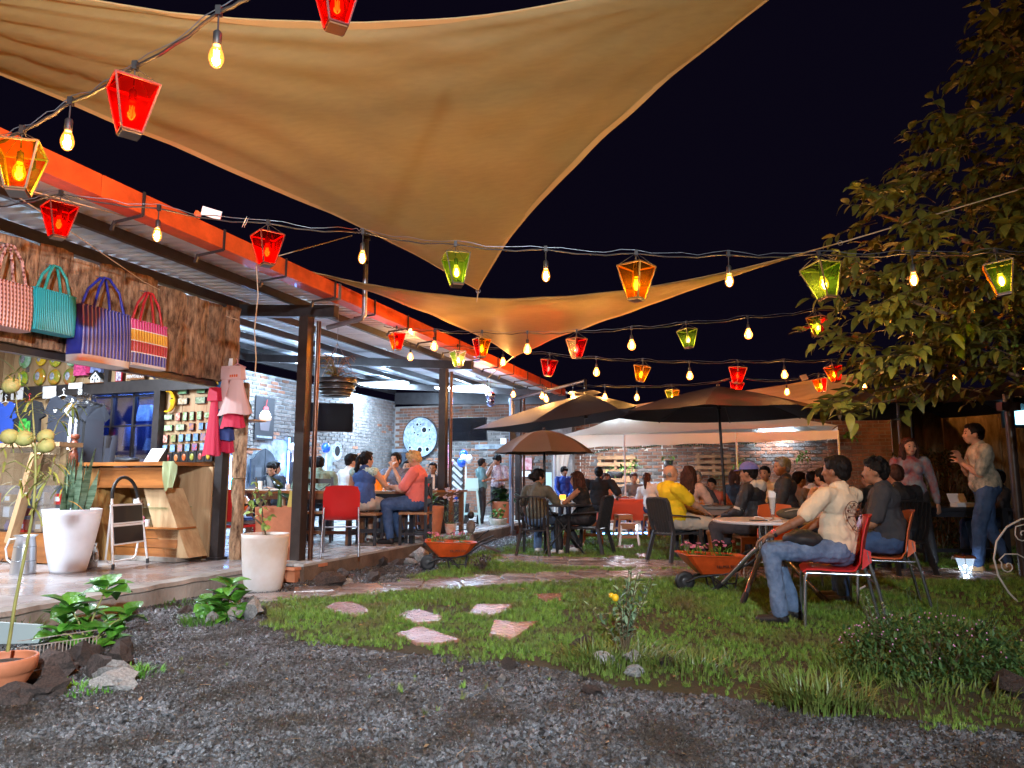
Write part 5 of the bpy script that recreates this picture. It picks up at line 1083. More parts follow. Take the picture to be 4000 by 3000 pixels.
def flowers(loc,label,n,R_,h,leafm,petal,nl=60,ls=.06,fl=.012,name='flowering_plant'):
 o=thing(name,label,'plant',loc);lm=leafmesh('leaf',ls,ls*.22,leafm,.2,.2,3)
 pb=MB()
 for q in range(5):a=q*1.257;pb.ball((math.cos(a)*fl,math.sin(a)*fl,0),fl*.75,6,(1,1,.35))
 pm_=_m(pb,'blossom',petal)
 for i in range(nl):
  a,q=r.uniform(0,6.28),math.sqrt(r.random())*R_;leafat(o,lm,(math.cos(a)*q,math.sin(a)*q*.7,r.uniform(0,h*.6)),a+1.57+r.uniform(-1,1)+math.pi,r.uniform(.2,1.4),0,r.uniform(.7,1.4))
 for i in range(n):
  a,q=r.uniform(0,6.28),math.sqrt(r.random())*R_*1.05;s_=place('blossom',pm_,o,(math.cos(a)*q,math.sin(a)*q*.7,h*r.uniform(.7,1.1)),(r.uniform(-.8,.8),r.uniform(-.8,.8),0));s_.scale=(r.uniform(.7,1.3),)*3
 MB().ball((0,0,0),R_*.8,10,(1,.7,.25)).build('mound',M['leaf_dark'],o)
 return o
flowers(p+Vector((0,0,H)),'tall pink and white flowering plant behind the second post',26,.13,.55,M['leaf_grey'],WHP,90,.07,.02)
hp=at(1313,1500,9.4);o=thing('hanging_basket','black banded hanging basket under the pavilion roof','basket',hp)
for z,r0,r1 in((.06,.265,.275),(-.02,.24,.262),(-.10,.19,.225)):MB().lathe([(r0,z-.055),(r1,z),(r1-.02,z),(r0-.02,z-.05)],n=28).build('band',M['black_plastic'],o)
for z,rr in((.005,.285),(-.075,.25),(-.16,.19)):MB().tube([(math.cos(a*.2244)*rr,math.sin(a*.2244)*rr,z) for a in range(29)],.006,5).build('wire_ring',M['galv'],o)
MB().ball((0,0,-.03),.23,16,(1,1,.6)).build('liner',M['soil'],o)
for a in(0,2.1,4.2):MB().tube([(math.cos(a)*.27,math.sin(a)*.27,.06),(0,0,.55),(0,0,1.0)],.003,4).build('chain',M['galv'],o)
pl=thing('fern','green and rust coloured ferns spilling from the hanging basket','fern',hp+Vector((0,0,.07)))
FL=leafmesh('frond',.11,.028,mat('fern leaf',(.20,.26,.05),.6,col2=(.30,.09,.03),vscale=4,rnd_amt=.4),.3,.2,4)
for i in range(42):
 a=r.uniform(0,6.28);L=r.uniform(.16,.34);up=r.uniform(.12,.34) if i%3 else r.uniform(-.05,.1);P_=[Vector((math.cos(a)*L*t*1.0,math.sin(a)*L*t*.8,up*math.sin(t*2.2))) for t in(0,.25,.5,.75,1)]
 mb=MB();mb.tube(P_,.003,4)
 for t in range(1,8):
  f=t/8*4;q=P_[int(f)].lerp(P_[min(4,int(f)+1)],f%1)
  for sg in(-1,1):
   dx,dy=-math.sin(a)*sg,math.cos(a)*sg;w_=.05*(1-t/10);mb.add([q,q+Vector((dx*w_+math.cos(a)*.018,dy*w_,-.008)),q+Vector((math.cos(a)*.03,math.sin(a)*.03,0))],[(0,1,2)])
 mb.build('frond',FL.materials[0],pl)
p=Vector((at(40,2640,3.95).x,3.95,0));p.x=at(10,2640,3.95).x
k=3.95/FPX
zt_=at(0,2565,3.95).z
pot(p,thick([(.085,0),(.10,.06),(.138,zt_-.09),(.142,zt_-.075),(.152,zt_-.07),(.158,zt_-.01),(.155,zt_)]),M['terracotta'],'round terracotta pot with a heavy rim at the left frame edge',soil=(.14,zt_-.03))
o=thing('seed_pod_plant','tall thin plant with narrow leaves and round ribbed seed pods','plant',p+Vector((0,0,zt_-.02)))
def W2L(v):return Vector(v)-Vector(o.location)
st_=[at(30,2545,3.95),at(60,2350,3.95),at(100,2150,3.93),at(130,2000,3.9),at(140,1850,3.9),at(138,1750,3.9),at(130,1640,3.92),at(125,1560,3.95)]
MB().tube([W2L(q) for q in st_],[.0095,.0085,.008,.0075,.007,.006,.004,.002],8).build('stem',M['stem'],o)
for b in([(140,1850),(60,1800),(-20,1830)],[(138,1800),(190,1740),(230,1640),(300,1570)],[(140,1900),(200,1850),(270,1900)],[(130,2000),(180,1880),(215,1800)],[(135,1760),(70,1620),(55,1500)]):
 MB().tube([W2L(at(x,y,3.92+.03*i)) for i,(x,y) in enumerate(b)],[.005,.004,.002],6).build('branch',M['stem'],o)
NL=leafmesh('leaf',.10,.011,mat('narrow leaf',(.30,.34,.07),.5,var=.3,rnd_amt=.25),.35,.2,5)
nodes=[(140,1850),(150,1880),(130,1990),(100,1920),(180,1880),(205,1850),(215,1800),(230,1640),(250,1620),(290,1580),(125,1560),(120,1600),(60,1500),(70,1460),(20,1800),(0,1840),(40,1720),(140,1770),(90,1700),(240,1900),(200,1720),(80,1880),(150,1700)]
for(x,y) in nodes:
 for q in range(8):leafat(o,NL,W2L(at(x+r.uniform(-10,10),y+r.uniform(-12,12),3.92+r.uniform(-.05,.05))),r.uniform(0,6.28),r.uniform(-.7,1.1),0,r.uniform(.6,1.25))
leafat(o,leafmesh('leaf',.09,.018,mat('yellowed leaf',(.75,.38,.02),.5),.3,.2,5),W2L(at(262,1955,3.85)),-1.35,-.25,0,1)
PODM=mat('seed pod',(.42,.44,.14),.6,col2=(.33,.27,.09),vscale=9,stretch=(1,1,.3),bump=.3,bscale=60)
for x,y,rr in((44,1507,.046),(36,1705,.044),(95,1712,.046),(178,1705,.042),(180,1740,.043)):
 mb=MB();mb.ball((0,0,0),rr,24,(1,1,.88));mb.v=[(a*(1+.05*math.cos(math.atan2(b,a)*12)),b*(1+.05*math.cos(math.atan2(b,a)*12)),c_) for a,b,c_ in mb.v];q=mb.build('seed_pod',PODM,o,W2L(at(x,y,3.86+.02*(x%3))),(.9,r.uniform(-.5,.5),0))
HL=leafmesh('leaf',.195,.140,mat('hydrangea leaf',(.13,.38,.035),.38,col2=(.06,.20,.025),vscale=7,rnd_amt=.35,bump=.9,bscale=26,coat=.15),.35,.35,8,serr=.05)
HL2=leafmesh('leaf',.15,.105,HL.materials[0],.5,.4,8,serr=.05)
def hydrangea(sx,sy,label,heads,y0,ztop,seed):
 rr=random.Random(seed);p=gnd(sx,sy);p.y=y0;p.x=at(sx,sy,y0).x;o=thing('hydrangea',label,'plant',(p.x,p.y,0));o_=Vector(o.location)
 for(hx,hy,dy,n,s_) in heads:
  h=at(hx,hy,y0+dy)-o_;b0=Vector((rr.uniform(-.05,.05),rr.uniform(-.05,.05),.0))
  MB().tube([b0,b0.lerp(h,.5)+Vector((0,0,.03)),h],[.008,.007,.005],6).build('stem',M['stem'],o)
  for i in range(n):
   az=i*2.4+rr.uniform(-.4,.4);el=rr.uniform(-.25,.75) if i>2 else rr.uniform(.5,1.1);leafat(o,HL if rr.random()<.7 else HL2,h+Vector((0,0,-.02*i/n*3)),az,el,rr.uniform(-.3,.3),s_*rr.uniform(.75,1.1))
 return o
hydrangea(330,2560,'large leaved hydrangea growing among dark rocks at the left',[(420,2290,.1,9,1.05),(270,2370,0,9,1.),(340,2400,.05,9,.9),(420,2420,.1,9,.9),(500,2400,.05,9,1.0),(230,2470,-.05,8,.95),(290,2530,-.1,8,.8),(380,2530,-.1,9,.85),(340,2470,0,8,.9),(250,2430,.1,7,.9),(460,2470,.1,7,.7),(300,2590,-.15,8,.8),(390,2570,-.15,8,.75),(240,2560,-.1,7,.7)],5.15,.6,1)
hydrangea(850,2440,'smaller hydrangea in a ring of grey stones by the lawn corner',[(905,2280,.05,9,.95),(860,2330,0,9,.95),(920,2350,0,9,1.),(830,2390,-.05,9,.9),(890,2400,-.1,10,1.0),(800,2350,.1,6,.7),(780,2420,0,7,.8),(930,2400,.0,7,.8)],6.1,.6,2)
i=0
for sx,sy,w_,h_,dk,lb in((90,2690,110,85,1,'dark lava rock just right of the terracotta pot'),(205,2665,150,100,1,'broad brown lava rock in front of the hydrangea'),(150,2740,120,70,1,'reddish lava rock nearest the camera at the left'),(300,2610,110,80,1,'dark rock under the hydrangea stems'),(365,2660,90,95,1,'upright black lava rock in front of the hydrangea'),(440,2620,120,85,1,'mossy dark rock right of the hydrangea'),(425,2665,95,70,0,'pale grey rock beside the black lava rock'),(430,2705,150,60,0,'flat pale stone at the gravel edge'),(30,2760,110,70,1,'dark lava rock at the foot of the terracotta pot'),(190,2600,90,70,1,'dark rock behind the broad brown one'),(470,2560,80,60,1,'small dark rock at the right of the hydrangea'),(975,2420,88,72,0,'large pointed grey stone at the right of the stone ring'),(912,2430,62,50,0,'grey stone in the middle of the stone ring'),(868,2410,56,44,0,'rounded grey stone behind the stone ring'),(955,2390,66,40,1,'brown stone under the small hydrangea'),(820,2440,56,40,0,'pale stone at the left of the stone ring'),(1020,2400,34,30,1,'small brown stone at the right end of the stone ring'),(715,2400,40,24,1,'small brown stone left of the small hydrangea'),(1290,2300,92,58,1,'brown pointed rock beside the flagstone path'),(1452,2275,62,34,1,'flat black rock on the grass by the path'),(1495,2215,46,34,1,'round black rock on the gravel strip'),(1640,2195,60,46,0,'large tan rock left of the orange wheelbarrow'),(1560,2210,44,26,1,'brown rock on the strip near the wheelbarrow'),(1350,2290,52,22,0,'pale flat rock between the path and the strip'),(1600,2210,40,26,0,'small light rock beside the large tan one'),(1480,2250,44,24,1,'reddish rock at the edge of the strip'),(1330,2262,58,34,1,'dark reddish rock by the terracotta trough'),(2290,2545,66,50,1,'brown rock left of the kumquat bush'),(2365,2600,62,46,0,'pale rock half hidden in grass under the kumquat bush'),(2480,2600,70,46,0,'broad pale rock right of the kumquat stem'),(2478,2650,52,44,0,'grey rock lowest in the kumquat bed'),(2425,2620,30,22,0,'tiny pale rock in the kumquat bed'),(2610,2615,70,44,1,'dark brown rock right of the kumquat bed'),(1985,2620,44,40,1,'upright dark stone on the gravel'),(2320,2720,66,30,1,'flat dark stone on the gravel below the kumquat bed'),(1960,2665,36,24,0,'small rounded stone on the gravel'),(3985,2740,110,90,1,'brown block of stone at the right frame edge'),(20,2640,30,24,1,'reddish pebble'),(2345,2845,34,22,0,'pale grey stone in the near gravel'),(2445,2808,30,20,0,'whitish stone in the near gravel right of centre')):
 if lb=='reddish pebble':continue
 rock(sx,sy,w_,h_,dk,lb,i);i+=1
def clump(sx,sy,n,sz,label,m_=None,spread=.2,name='grass_clump'):
 p=gnd(sx,sy);mb=MB();rr=random.Random(int(sx))
 for i in range(n):
  a=rr.uniform(0,6.28);q=math.sqrt(rr.random())*spread;bx,by=math.cos(a)*q,math.sin(a)*q*.8;h=sz*rr.uniform(.4,1.1);ln=rr.uniform(.2,1.1)*h;az=a+rr.uniform(-.9,.9);dx,dy=math.cos(az),math.sin(az);w_=.0035*rr.uniform(.7,1.5);px,py=-dy*w_,dx*w_;vs=[]
  for t in(0,.3,.6,.85,1):k_=1-t**3;c_=(bx+dx*ln*t*t,by+dy*ln*t*t,h*(t-.45*t*t*(ln/h)));vs+=[(c_[0]-px*k_,c_[1]-py*k_,c_[2]),(c_[0]+px*k_,c_[1]+py*k_,c_[2])]
  mb.add(vs,[(2*q_,2*q_+1,2*q_+3,2*q_+2) for q_ in range(4)],0,True)
 o=mb.build(name,m_ or M['leaf'],None,(p.x,p.y,.005));return tag(o,label,'grass',None,'stuff')
GB=mat('long grass',(.10,.19,.03),.45,col2=(.16,.17,.05),vscale=6)
clump(3200,2760,420,.20,'arching clump of long grass at the gravel edge',GB,.26)
clump(2420,2600,420,.17,'long grass round the kumquat stem',GB,.38);clump(2330,2580,160,.15,'grass over the left rocks of the kumquat bed',GB,.2);clump(2700,2620,260,.12,'grass fringe right of the kumquat bed',GB,.35)
clump(800,2440,160,.11,'weeds by the small hydrangea',M['leaf'],.2);clump(940,2400,150,.14,'grass behind the grey stones',GB,.25);clump(450,2340,60,.1,'weeds at the foot of the kerb',M['leaf'],.15);clump(640,2370,90,.07,'weeds along the kerb foot',M['leaf'],.3)
clump(530,2640,150,.07,'low weeds on the gravel by the pale stone',M['leaf'],.16);clump(60,2480,160,.2,'grass growing behind the terracotta pot',GB,.2);clump(3600,2720,300,.14,'tangled grass under the flowering bush',GB,.5);clump(330,2700,120,.06,'weeds between the rocks',M['leaf'],.2);clump(3380,2650,200,.2,'long blades at the left of the flowering bush',GB,.3)
def bushy(loc,label,nst,H,lm,cat='bush',spread=.2,nl=14,seed=1,name='bush',fruit=None,sz=1.,lean=0.):
 rr=random.Random(seed);o=thing(name,label,cat,loc);k_=0;lf=MB()
 for i in range(nst):
  a=rr.uniform(0,6.28);q=spread*rr.uniform(.15,1);h=H*rr.uniform(.55,1.);tip=Vector((math.cos(a)*q+lean,math.sin(a)*q*.8,h));mid=Vector((tip.x*.35,tip.y*.35,h*.5))
  MB().tube([(0,0,0),mid,tip],[.006,.004,.002],5).build('stem',M['twig'],o)
  for j in range(nl):
   t=.3+.7*j/nl;p_=Vector((0,0,0)).lerp(mid,t*2) if t<.5 else mid.lerp(tip,t*2-1);k_+=1
   if k_<=290:leafat(o,lm,p_,rr.uniform(0,6.28),rr.uniform(.1,1.2),rr.uniform(-.5,.5),sz*rr.uniform(.7,1.2))
   else:
    mt=Matrix.Translation(p_)@Matrix.Rotation(rr.uniform(0,6.28),4,'Z')@Matrix.Rotation(rr.uniform(.1,1.2),4,'X')@Matrix.Scale(sz*rr.uniform(.7,1.2),4);lf.add([mt@v.co for v in lm.vertices],[tuple(f.vertices) for f in lm.polygons],0,True)
 if lf.v:q=lf.build('leaves',lm.materials[0],o);q['kind']='stuff'
 return o
KL=leafmesh('leaf',.055,.022,M['leaf_grey'],.15,.25,4)
p=gnd(2440,2585);ky=p.y
o=bushy((p.x,p.y,0),'small kumquat bush with pale leaves and two yellow fruits',15,.60,KL,spread=.24,nl=17,seed=4,name='kumquat_bush')
for sx,sy,rr_ in((2404,2335,.022),(2388,2326,.016)):MB().ball(at(sx,sy,ky-.08)-Vector((p.x,p.y,0)),rr_,14,(1,1,1.1)).build('fruit',mat('yellow fruit',(.85,.50,.02),.35,var=.15),o)
FR=leafmesh('leaf',.024,.012,M['leaf_grey'],.1,.2,3);p=gnd(3420,2600);o=bushy((p.x,p.y-.1,0),'feathery pale sprig rising in front of the red chair legs',9,.52,FR,spread=.16,nl=26,seed=12,name='sprig',sz=1.)
p=gnd(1885,2235);bushy((p.x,p.y,0),'small dark purple bush in front of the wire figure',26,.22,leafmesh('leaf',.03,.018,mat('purple leaf',(.07,.045,.07),.4,rnd_amt=.4),.1,.2,3),spread=.24,nl=10,seed=14,sz=1.1)
p=at(170,2560,4.55);o=thing('wire_crate','rusty white wire crate with plants behind the terracotta pot','crate',(p.x,4.6,.02),R(12))
mb=MB()
for z in(0,.10,.14):mb.bar((-.18,0,z),(.25,.05,z+.04),.005,.005)
rw=mat('rusted white wire',(.40,.37,.33),.7,col2=(.16,.07,.03),vscale=25);mb.build('rail',rw,o)
for k in range(22):MB().bar((-.18+.43*k/21,.05*k/21,.04*k/21),(-.18+.43*k/21,.05*k/21,.10+.04*k/21),.003,.006).build('wire',rw,o)
p=gnd(120,2440);o=MB().prism([(-.35,0,.0),(.55,.1,.0),(.55,.1,.12),(-.35,0,.2)],(0,.03,0)).build('white_board',mat('bluish old board',(.35,.42,.42),.6),None,(p.x,5.05,.02));tag(o,'tilted white board lying between the kerb and the crate','board')
# ================================================================== WHEELBARROWS
def wheelbarrow(sxw,syw,W_px,rz,label,flowers_lb,yy=None):
 p=gnd(sxw,syw);sc_=W_px*p.y/FPX
 o=thing('wheelbarrow',label,'wheelbarrow',p,rz)
 S=sc_/.70
 def s(v):return(v[0]*S,v[1]*S,v[2]*S)
 top=[(-.14,-.20),(-.10,-.235),(.48,-.20),(.56,-.10),(.56,.10),(.48,.20),(-.10,.235),(-.14,.20)]
 bot=[(.05,-.11),(.07,-.13),(.36,-.11),(.40,-.07),(.40,.07),(.36,.11),(.07,.13),(.05,.11)]
 tz=[.40,.40,.37,.37,.37,.37,.40,.40];bz=.19
 P0=[(x,y,bz) for x,y in bot];P1=[(x,y,z) for(x,y),z in zip(top,tz)];n=8
 Pm=[((a[0]*.45+b[0]*.55),(a[1]*.42+b[1]*.58),a[2]*.5+b[2]*.5) for a,b in zip(P0,P1)]
 mb=MB();vs=[s(v) for v in P0+Pm+P1]+[s((v[0]*.97+.006,v[1]*.96,v[2]+.001)) for v in P1]+[s((v[0]*.97+.006,v[1]*.93,bz+.012)) for v in P0]
 mb.add(vs,[(k*n+i,k*n+(i+1)%n,(k+1)*n+(i+1)%n,(k+1)*n+i) for k in range(4) for i in range(n)]+[tuple(range(n-1,-1,-1)),tuple(range(4*n,5*n))])
 mb.build('tray',M['orange_paint'],o)
 MB().tube([s(v) for v in P1]+[s(P1[0])],.009*S,6,cap=False).build('rim',M['orange_paint'],o)
 text_part('lettering','TRUPER E50',.042*S,M['steel_brown'],o,s((.30,-.178,.27)),(R(66),0,R(4)))
 w_=MB();R_=.105*S;cw=s((-.10,0,0))[0]
 w_.lathe([(R_*.55,-.025*S),(R_*.9,-.03*S),(R_,-.018*S),(R_,.018*S),(R_*.9,.03*S),(R_*.55,.025*S)],n=22);w_.v=[(x+cw,z,y+R_) for x,y,z in w_.v];w_.build('wheel',M['black'],o)
 w_=MB();w_.lathe([(.001,-.028*S),(R_*.3,-.03*S),(R_*.55,-.012*S),(R_*.55,.012*S),(R_*.3,.03*S),(.001,.028*S)],n=14);w_.v=[(x+cw,z,y+R_) for x,y,z in w_.v];w_.build('hub',M['grey_plastic'],o)
 for sg in(-1,1):
  MB().tube([s((-.10,.05*sg,.10)),s((.02,.07*sg,.155)),s((.40,.12*sg,.20)),s((.62,.20*sg,.36)),s((.82,.24*sg,.44))],.0125*S,8).build('handle_bar',M['black'],o)
  MB().tube([s((.16,.10*sg,.17)),s((.20,.12*sg,.01)),s((.40,.13*sg,.01)),s((.44,.12*sg,.20))],.011*S,7).build('stand',M['black'],o)
  MB().tube([s((.16,.1*sg,.17)),s((.36,.125*sg,.02))],.008*S,6).build('brace',M['black'],o)
 MB().tube([s((.22,-.12,.09)),s((.42,-.125,.09))],.008*S,6).tube([s((.20,-.12,.012)),s((.20,.12,.012))],.008*S,6).build('crossbar',M['black'],o)
 MB().box(s((.21,0,.35)),s((.55,.34,.02))).build('soil',M['soil'],o)
 q=Matrix.Rotation(rz,3,'Z')@Vector(s((.02,0,.37)))+p;flowers(q,flowers_lb[0],16,.15*S,.13*S,M['leaf_yellow'] if False else M['leaf'],PINK,70,.05*S,.012*S)
 q=Matrix.Rotation(rz,3,'Z')@Vector(s((.33,0,.36)))+p;flowers(q,flowers_lb[1],9,.14*S,.16*S,M['leaf'],PINK,70,.05*S,.012*S)
 return o
wheelbarrow(1700,2228,195,R(6),'orange wheelbarrow planter beside the deck near the wire figure',('pink flowers at the front of the left wheelbarrow','pale leafy flowers at the back of the left wheelbarrow'))
wheelbarrow(2712,2308,245,R(4),'orange wheelbarrow planter in front of the man in yellow',('pink flowers at the front of the right wheelbarrow','pink flowers at the back of the right wheelbarrow'))
p=gnd(1838,2170);k=p.y/FPX;o=thing('stone_figure','stacked stone figure with wire arms behind the left wheelbarrow','sculpture',p)
g_=mat('dark figure stone',(.16,.14,.13),.6,var=.5,vscale=9,bump=.4)
MB().ball((-.02,0,52*k),1,14,(20*k,16*k,38*k)).build('lower_stone',g_,o);MB().ball((0,0,108*k),1,14,(18*k,14*k,27*k)).build('body_stone',g_,o)
MB().ball((0,0,152*k),1,12,(14*k,13*k,15*k)).build('head_stone',M['black'],o)
MB().tube([(5*k,0,130*k),(30*k,0,118*k),(16*k,0,106*k)],.009,6).build('wire_arm',M['black'],o);MB().tube([(-5*k,0,100*k),(-60*k,0,92*k),(-80*k,0,80*k)],.007,6).build('wire_arm',M['black'],o)
MB().tube([(20*k,0,60*k),(70*k,0,95*k)],.012,6).build('wire_arm',M['black'],o)
MB().bar((15*k,0,48*k),(115*k,.03,12*k),.10,.03).build('stone_tail',M['lava'],o)
# ================================================================== FURNITURE
def plastic_armchair(loc,rz,label,m_=None,group='black plastic armchairs'):
 """seat at .42, faces +y"""
 m_=m_ or M['black_plastic'];o=thing('armchair',label,'chair',loc,rz,group)
 mb=MB();vs=[]
 for j in range(6):
  for i in range(7):
   x=-.22+.44*i/6;y=.24-.46*j/5;vs.append((x*(1-.06*j/5),y,.43-.02*math.cos((i-3)/3*1.2)-.012*j/5))
 nv=len(vs);vs+=[(x,y,z-.022) for x,y,z in vs]
 fs=[(j*7+i,j*7+i+1,(j+1)*7+i+1,(j+1)*7+i) for j in range(5) for i in range(6)]
 mb.add(vs,fs+[tuple(v+nv for v in f[::-1]) for f in fs],0,True);
 bd=[i for i in range(7)]+[j*7+6 for j in range(1,6)]+[35+i for i in range(5,-1,-1)]+[j*7 for j in range(4,0,-1)]
 mb.add([vs[q] for q in bd]+[vs[q+nv] for q in bd],[(i,(i+1)%len(bd),len(bd)+(i+1)%len(bd),len(bd)+i) for i in range(len(bd))]);mb.build('seat',m_,o)
 MB().box((0,.235,.40),(.44,.02,.05)).build('apron',m_,o)
 for k in range(7):
  x=-.15+.30*k/6;mb=MB();P=[(x,-.21-.02*abs(k-3)/3*-1,.42),(x*1.1,-.245,.58),(x*1.15,-.27,.72),(x*1.15,-.303,.885)]
  for a,b in zip(P,P[1:]):mb.bar(a,b,.046,.010)
  mb.build('back_slat',m_,o)
 for sg in(-1,1):
  mb=MB();P=[(sg*.21,-.20,.41),(sg*.225,-.25,.58),(sg*.225,-.275,.72),(sg*.222,-.30,.84),(sg*.19,-.308,.882),(0,-.312,.895)]
  for a,b in zip(P,P[1:]):mb.bar(a,b,.045,.022)
  mb.build('back_frame',m_,o)
  mb=MB();P=[(sg*.235,-.27,.66),(sg*.26,-.15,.655),(sg*.275,.02,.64),(sg*.275,.18,.62),(sg*.265,.225,.585),(sg*.255,.235,.50)]
  for a,b in zip(P,P[1:]):mb.bar(a,b,.05,.02,roll=0)
  mb.build('armrest',m_,o)
  mb=MB();mb.bar((sg*.25,.23,.52),(sg*.262,.27,0),.05,.035);mb.build('leg',m_,o)
  mb=MB();mb.bar((sg*.20,-.20,.44),(sg*.255,-.31,0),.05,.035);mb.build('leg',m_,o)
 return o
def shell_chair(loc,rz,label,m_,group=None,legs=None):
 legs=legs or M['chrome'];o=thing('shell_chair',label,'chair',loc,rz,group)
 mb=MB();prof=[(.23,.425),(.20,.445),(.10,.448),(0,.440),(-.12,.442),(-.19,.46),(-.225,.51),(-.235,.58),(-.25,.68),(-.275,.78),(-.30,.86),(-.305,.875)]
 vs=[];nx=8
 for q,(y,z) in enumerate(prof):
  wv=.225 if q<5 else(.215+.012*math.sin((q-5)/6*3.1) if q<10 else.20)
  for i in range(nx+1):
   f=i/nx*2-1;cv=f*f;x=f*wv
   vs.append((x,y+(.05*cv if q>=5 else 0),z+(.012*cv if q<5 else 0)-(.02*cv if q>9 else 0)))
 nv=len(vs);off=[]
 for q,(y,z) in enumerate(prof):
  for i in range(nx+1):v=vs[q*(nx+1)+i];off.append((v[0],v[1]+(.0 if q<5 else-.010),v[2]-(.012 if q<6 else.0)))
 fs=[(q*(nx+1)+i,q*(nx+1)+i+1,(q+1)*(nx+1)+i+1,(q+1)*(nx+1)+i) for q in range(len(prof)-1) for i in range(nx)]
 mb.add(vs+off,[f[::-1] for f in fs]+[tuple(v+nv for v in f) for f in fs],0,True)
 m1=nx+1;L=len(prof);bd=list(range(nx+1))+[q*m1+nx for q in range(1,L)]+[(L-1)*m1+i for i in range(nx-1,-1,-1)]+[q*m1 for q in range(L-2,0,-1)]
 mb.add([(vs+off)[q] for q in bd]+[(vs+off)[q+nv] for q in bd],[(i,(i+1)%len(bd),len(bd)+(i+1)%len(bd),len(bd)+i) for i in range(len(bd))]);mb.build('shell',m_,o)
 for sg in(-1,1):
  mb=MB();mb.prism([(sg*.222,-.19,.46),(sg*.222,-.262,.52),(sg*.218,-.26,.60),(sg*.218,-.21,.62)],(sg*.006,0,0));mb.build('side_wing',m_,o)
  MB().tube([(sg*.205,.20,.425),(sg*.215,.215,.38),(sg*.225,.235,0)],.0125,8).build('leg',legs,o)
  MB().tube([(sg*.212,-.235,.60),(sg*.215,-.25,.50),(sg*.22,-.29,.35),(sg*.225,-.36,0)],.0135,8).build('leg',legs,o)
  MB().tube([(sg*.205,.20,.422),(sg*.215,-.25,.422)],.011,8).build('side_rail',legs,o)
 MB().tube([(-.215,-.28,.36),(.215,-.28,.36)],.009,8).build('cross_rail',legs,o)
 return o
def wood_chair(loc,rz,label,m_=None,seat=.44,h=.95,group=None,back=True,name='wooden_chair'):
 m_=m_ or M['wood_black'];o=thing(name,label,'chair' if back else 'stool',loc,rz,group)
 MB().box((0,0,seat-.015),(.42,.42,.03)).build('seat',M['pallet'] if m_ is M['wood_black'] else m_,o)
 for sx_ in(-1,1):
  for sy_ in(-1,1):
   hh=h if(sy_<0 and back) else seat-.03;MB().box((sx_*.185,sy_*.185,hh/2),(.04,.04,hh)).build('leg',m_,o)
  MB().box((sx_*.185,0,.16),(.02,.33,.03)).build('stretcher',m_,o)
 for sy_ in(-1,1):MB().box((0,sy_*.185,.20),(.33,.02,.03)).build('stretcher',m_,o)
 MB().box((0,.19,seat-.06),(.33,.02,.05)).build('apron',m_,o)
 if back:
  for z in(h-.06,seat+.16):MB().box((0,-.185,z),(.335,.022,.07)).build('back_rail',m_,o)
  MB().bar((-.16,-.185,seat+.2),(.16,-.185,h-.1),.03,.018).bar((.16,-.187,seat+.2),(-.16,-.183,h-.1),.03,.018).build('back_cross',m_,o)
 return o
def stool(loc,rz,label,m_,h=.45,group=None,name='stool'):
 o=thing(name,label,'stool',loc,rz,group);MB().box((0,0,h-.015),(.29,.29,.03)).build('seat',m_,o)
 for a in(-1,1):
  for b in(-1,1):MB().bar((a*.12,b*.12,h-.02),(a*.17,b*.17,0),.035,.035).build('leg',m_,o)
 for a in(-1,1):MB().box((a*.145,0,h*.42),(.02,.27,.03)).box((0,a*.145,h*.42),(.27,.02,.03)).build('brace',m_,o)
 MB().box((0,-.135,h-.06),(.24,.02,.06)).box((0,.135,h-.06),(.24,.02,.06)).build('apron',m_,o)
 return o
def table(loc,rz,L,W,H,label,m_,top=None,th=.04,stretch_=True,name='table',group=None,legw=.07,planks=4):
 o=thing(name,label,'table',loc,rz,group)
 for k in range(planks):MB().box((0,-W/2+W*(k+.5)/planks,H-th/2),(L,W/planks-.005,th)).build('top_board',top or m_,o)
 for a in(-1,1):
  for b in(-1,1):MB().box((a*(L/2-.09),b*(W/2-.07),(H-th)/2),(legw,legw,H-th)).build('leg',m_,o)
  MB().box((a*(L/2-.09),0,H-th-.045),(.035,W-.2,.08)).build('apron',m_,o);MB().box((0,a*(W/2-.07),H-th-.045),(L-.25,.035,.08)).build('apron',m_,o)
  if stretch_:MB().box((a*(L/2-.09),0,.16),(.045,W-.2,.05)).build('stretcher',m_,o)
 if stretch_:MB().box((0,0,.16),(L-.25,.045,.05)).build('stretcher',m_,o)
 return o
MX,MY=at(3250,2180,5.95).x,5.95
shell_chair((at(3255,2330,5.87).x,5.87,0),R(72),'red shell chair with steel legs under the man in the cream T-shirt',M['red_plastic'])
shell_chair((at(3440,2250,6.75).x,6.75,0),R(72),'orange shell chair behind the red one',M['orange_plastic'])
shell_chair((at(3085,2180,7.9).x,7.9,0),R(190),'orange red shell chair on the far side of the white table',M['orange_plastic'])
p=gnd(1340,2170,DK);shell_chair((at(1330,2150,9.3).x,9.3,DK),R(12),'red shell chair on the deck seen from behind',M['red_plastic'],legs=M['galv'])
tcx=at(2990,2030,7.15);o=thing('round_table','round white topped table with splayed steel legs','table',(tcx.x,7.15,0))
TZ=.755;MB().lathe([(.50,TZ-.028),(.508,TZ-.02),(.508,TZ-.006),(.50,TZ)],n=48).build('tabletop',mat('white table top',(.62,.58,.60),.3,var=.1),o)
for i,a in enumerate((-.06,1.57,3.2,4.6)):MB().tube([(math.cos(a)*.05,math.sin(a)*.05,TZ-.03),(math.cos(a)*.055,math.sin(a)*.055,.42)],.022,10).build('column_tube',M['chrome'],o)
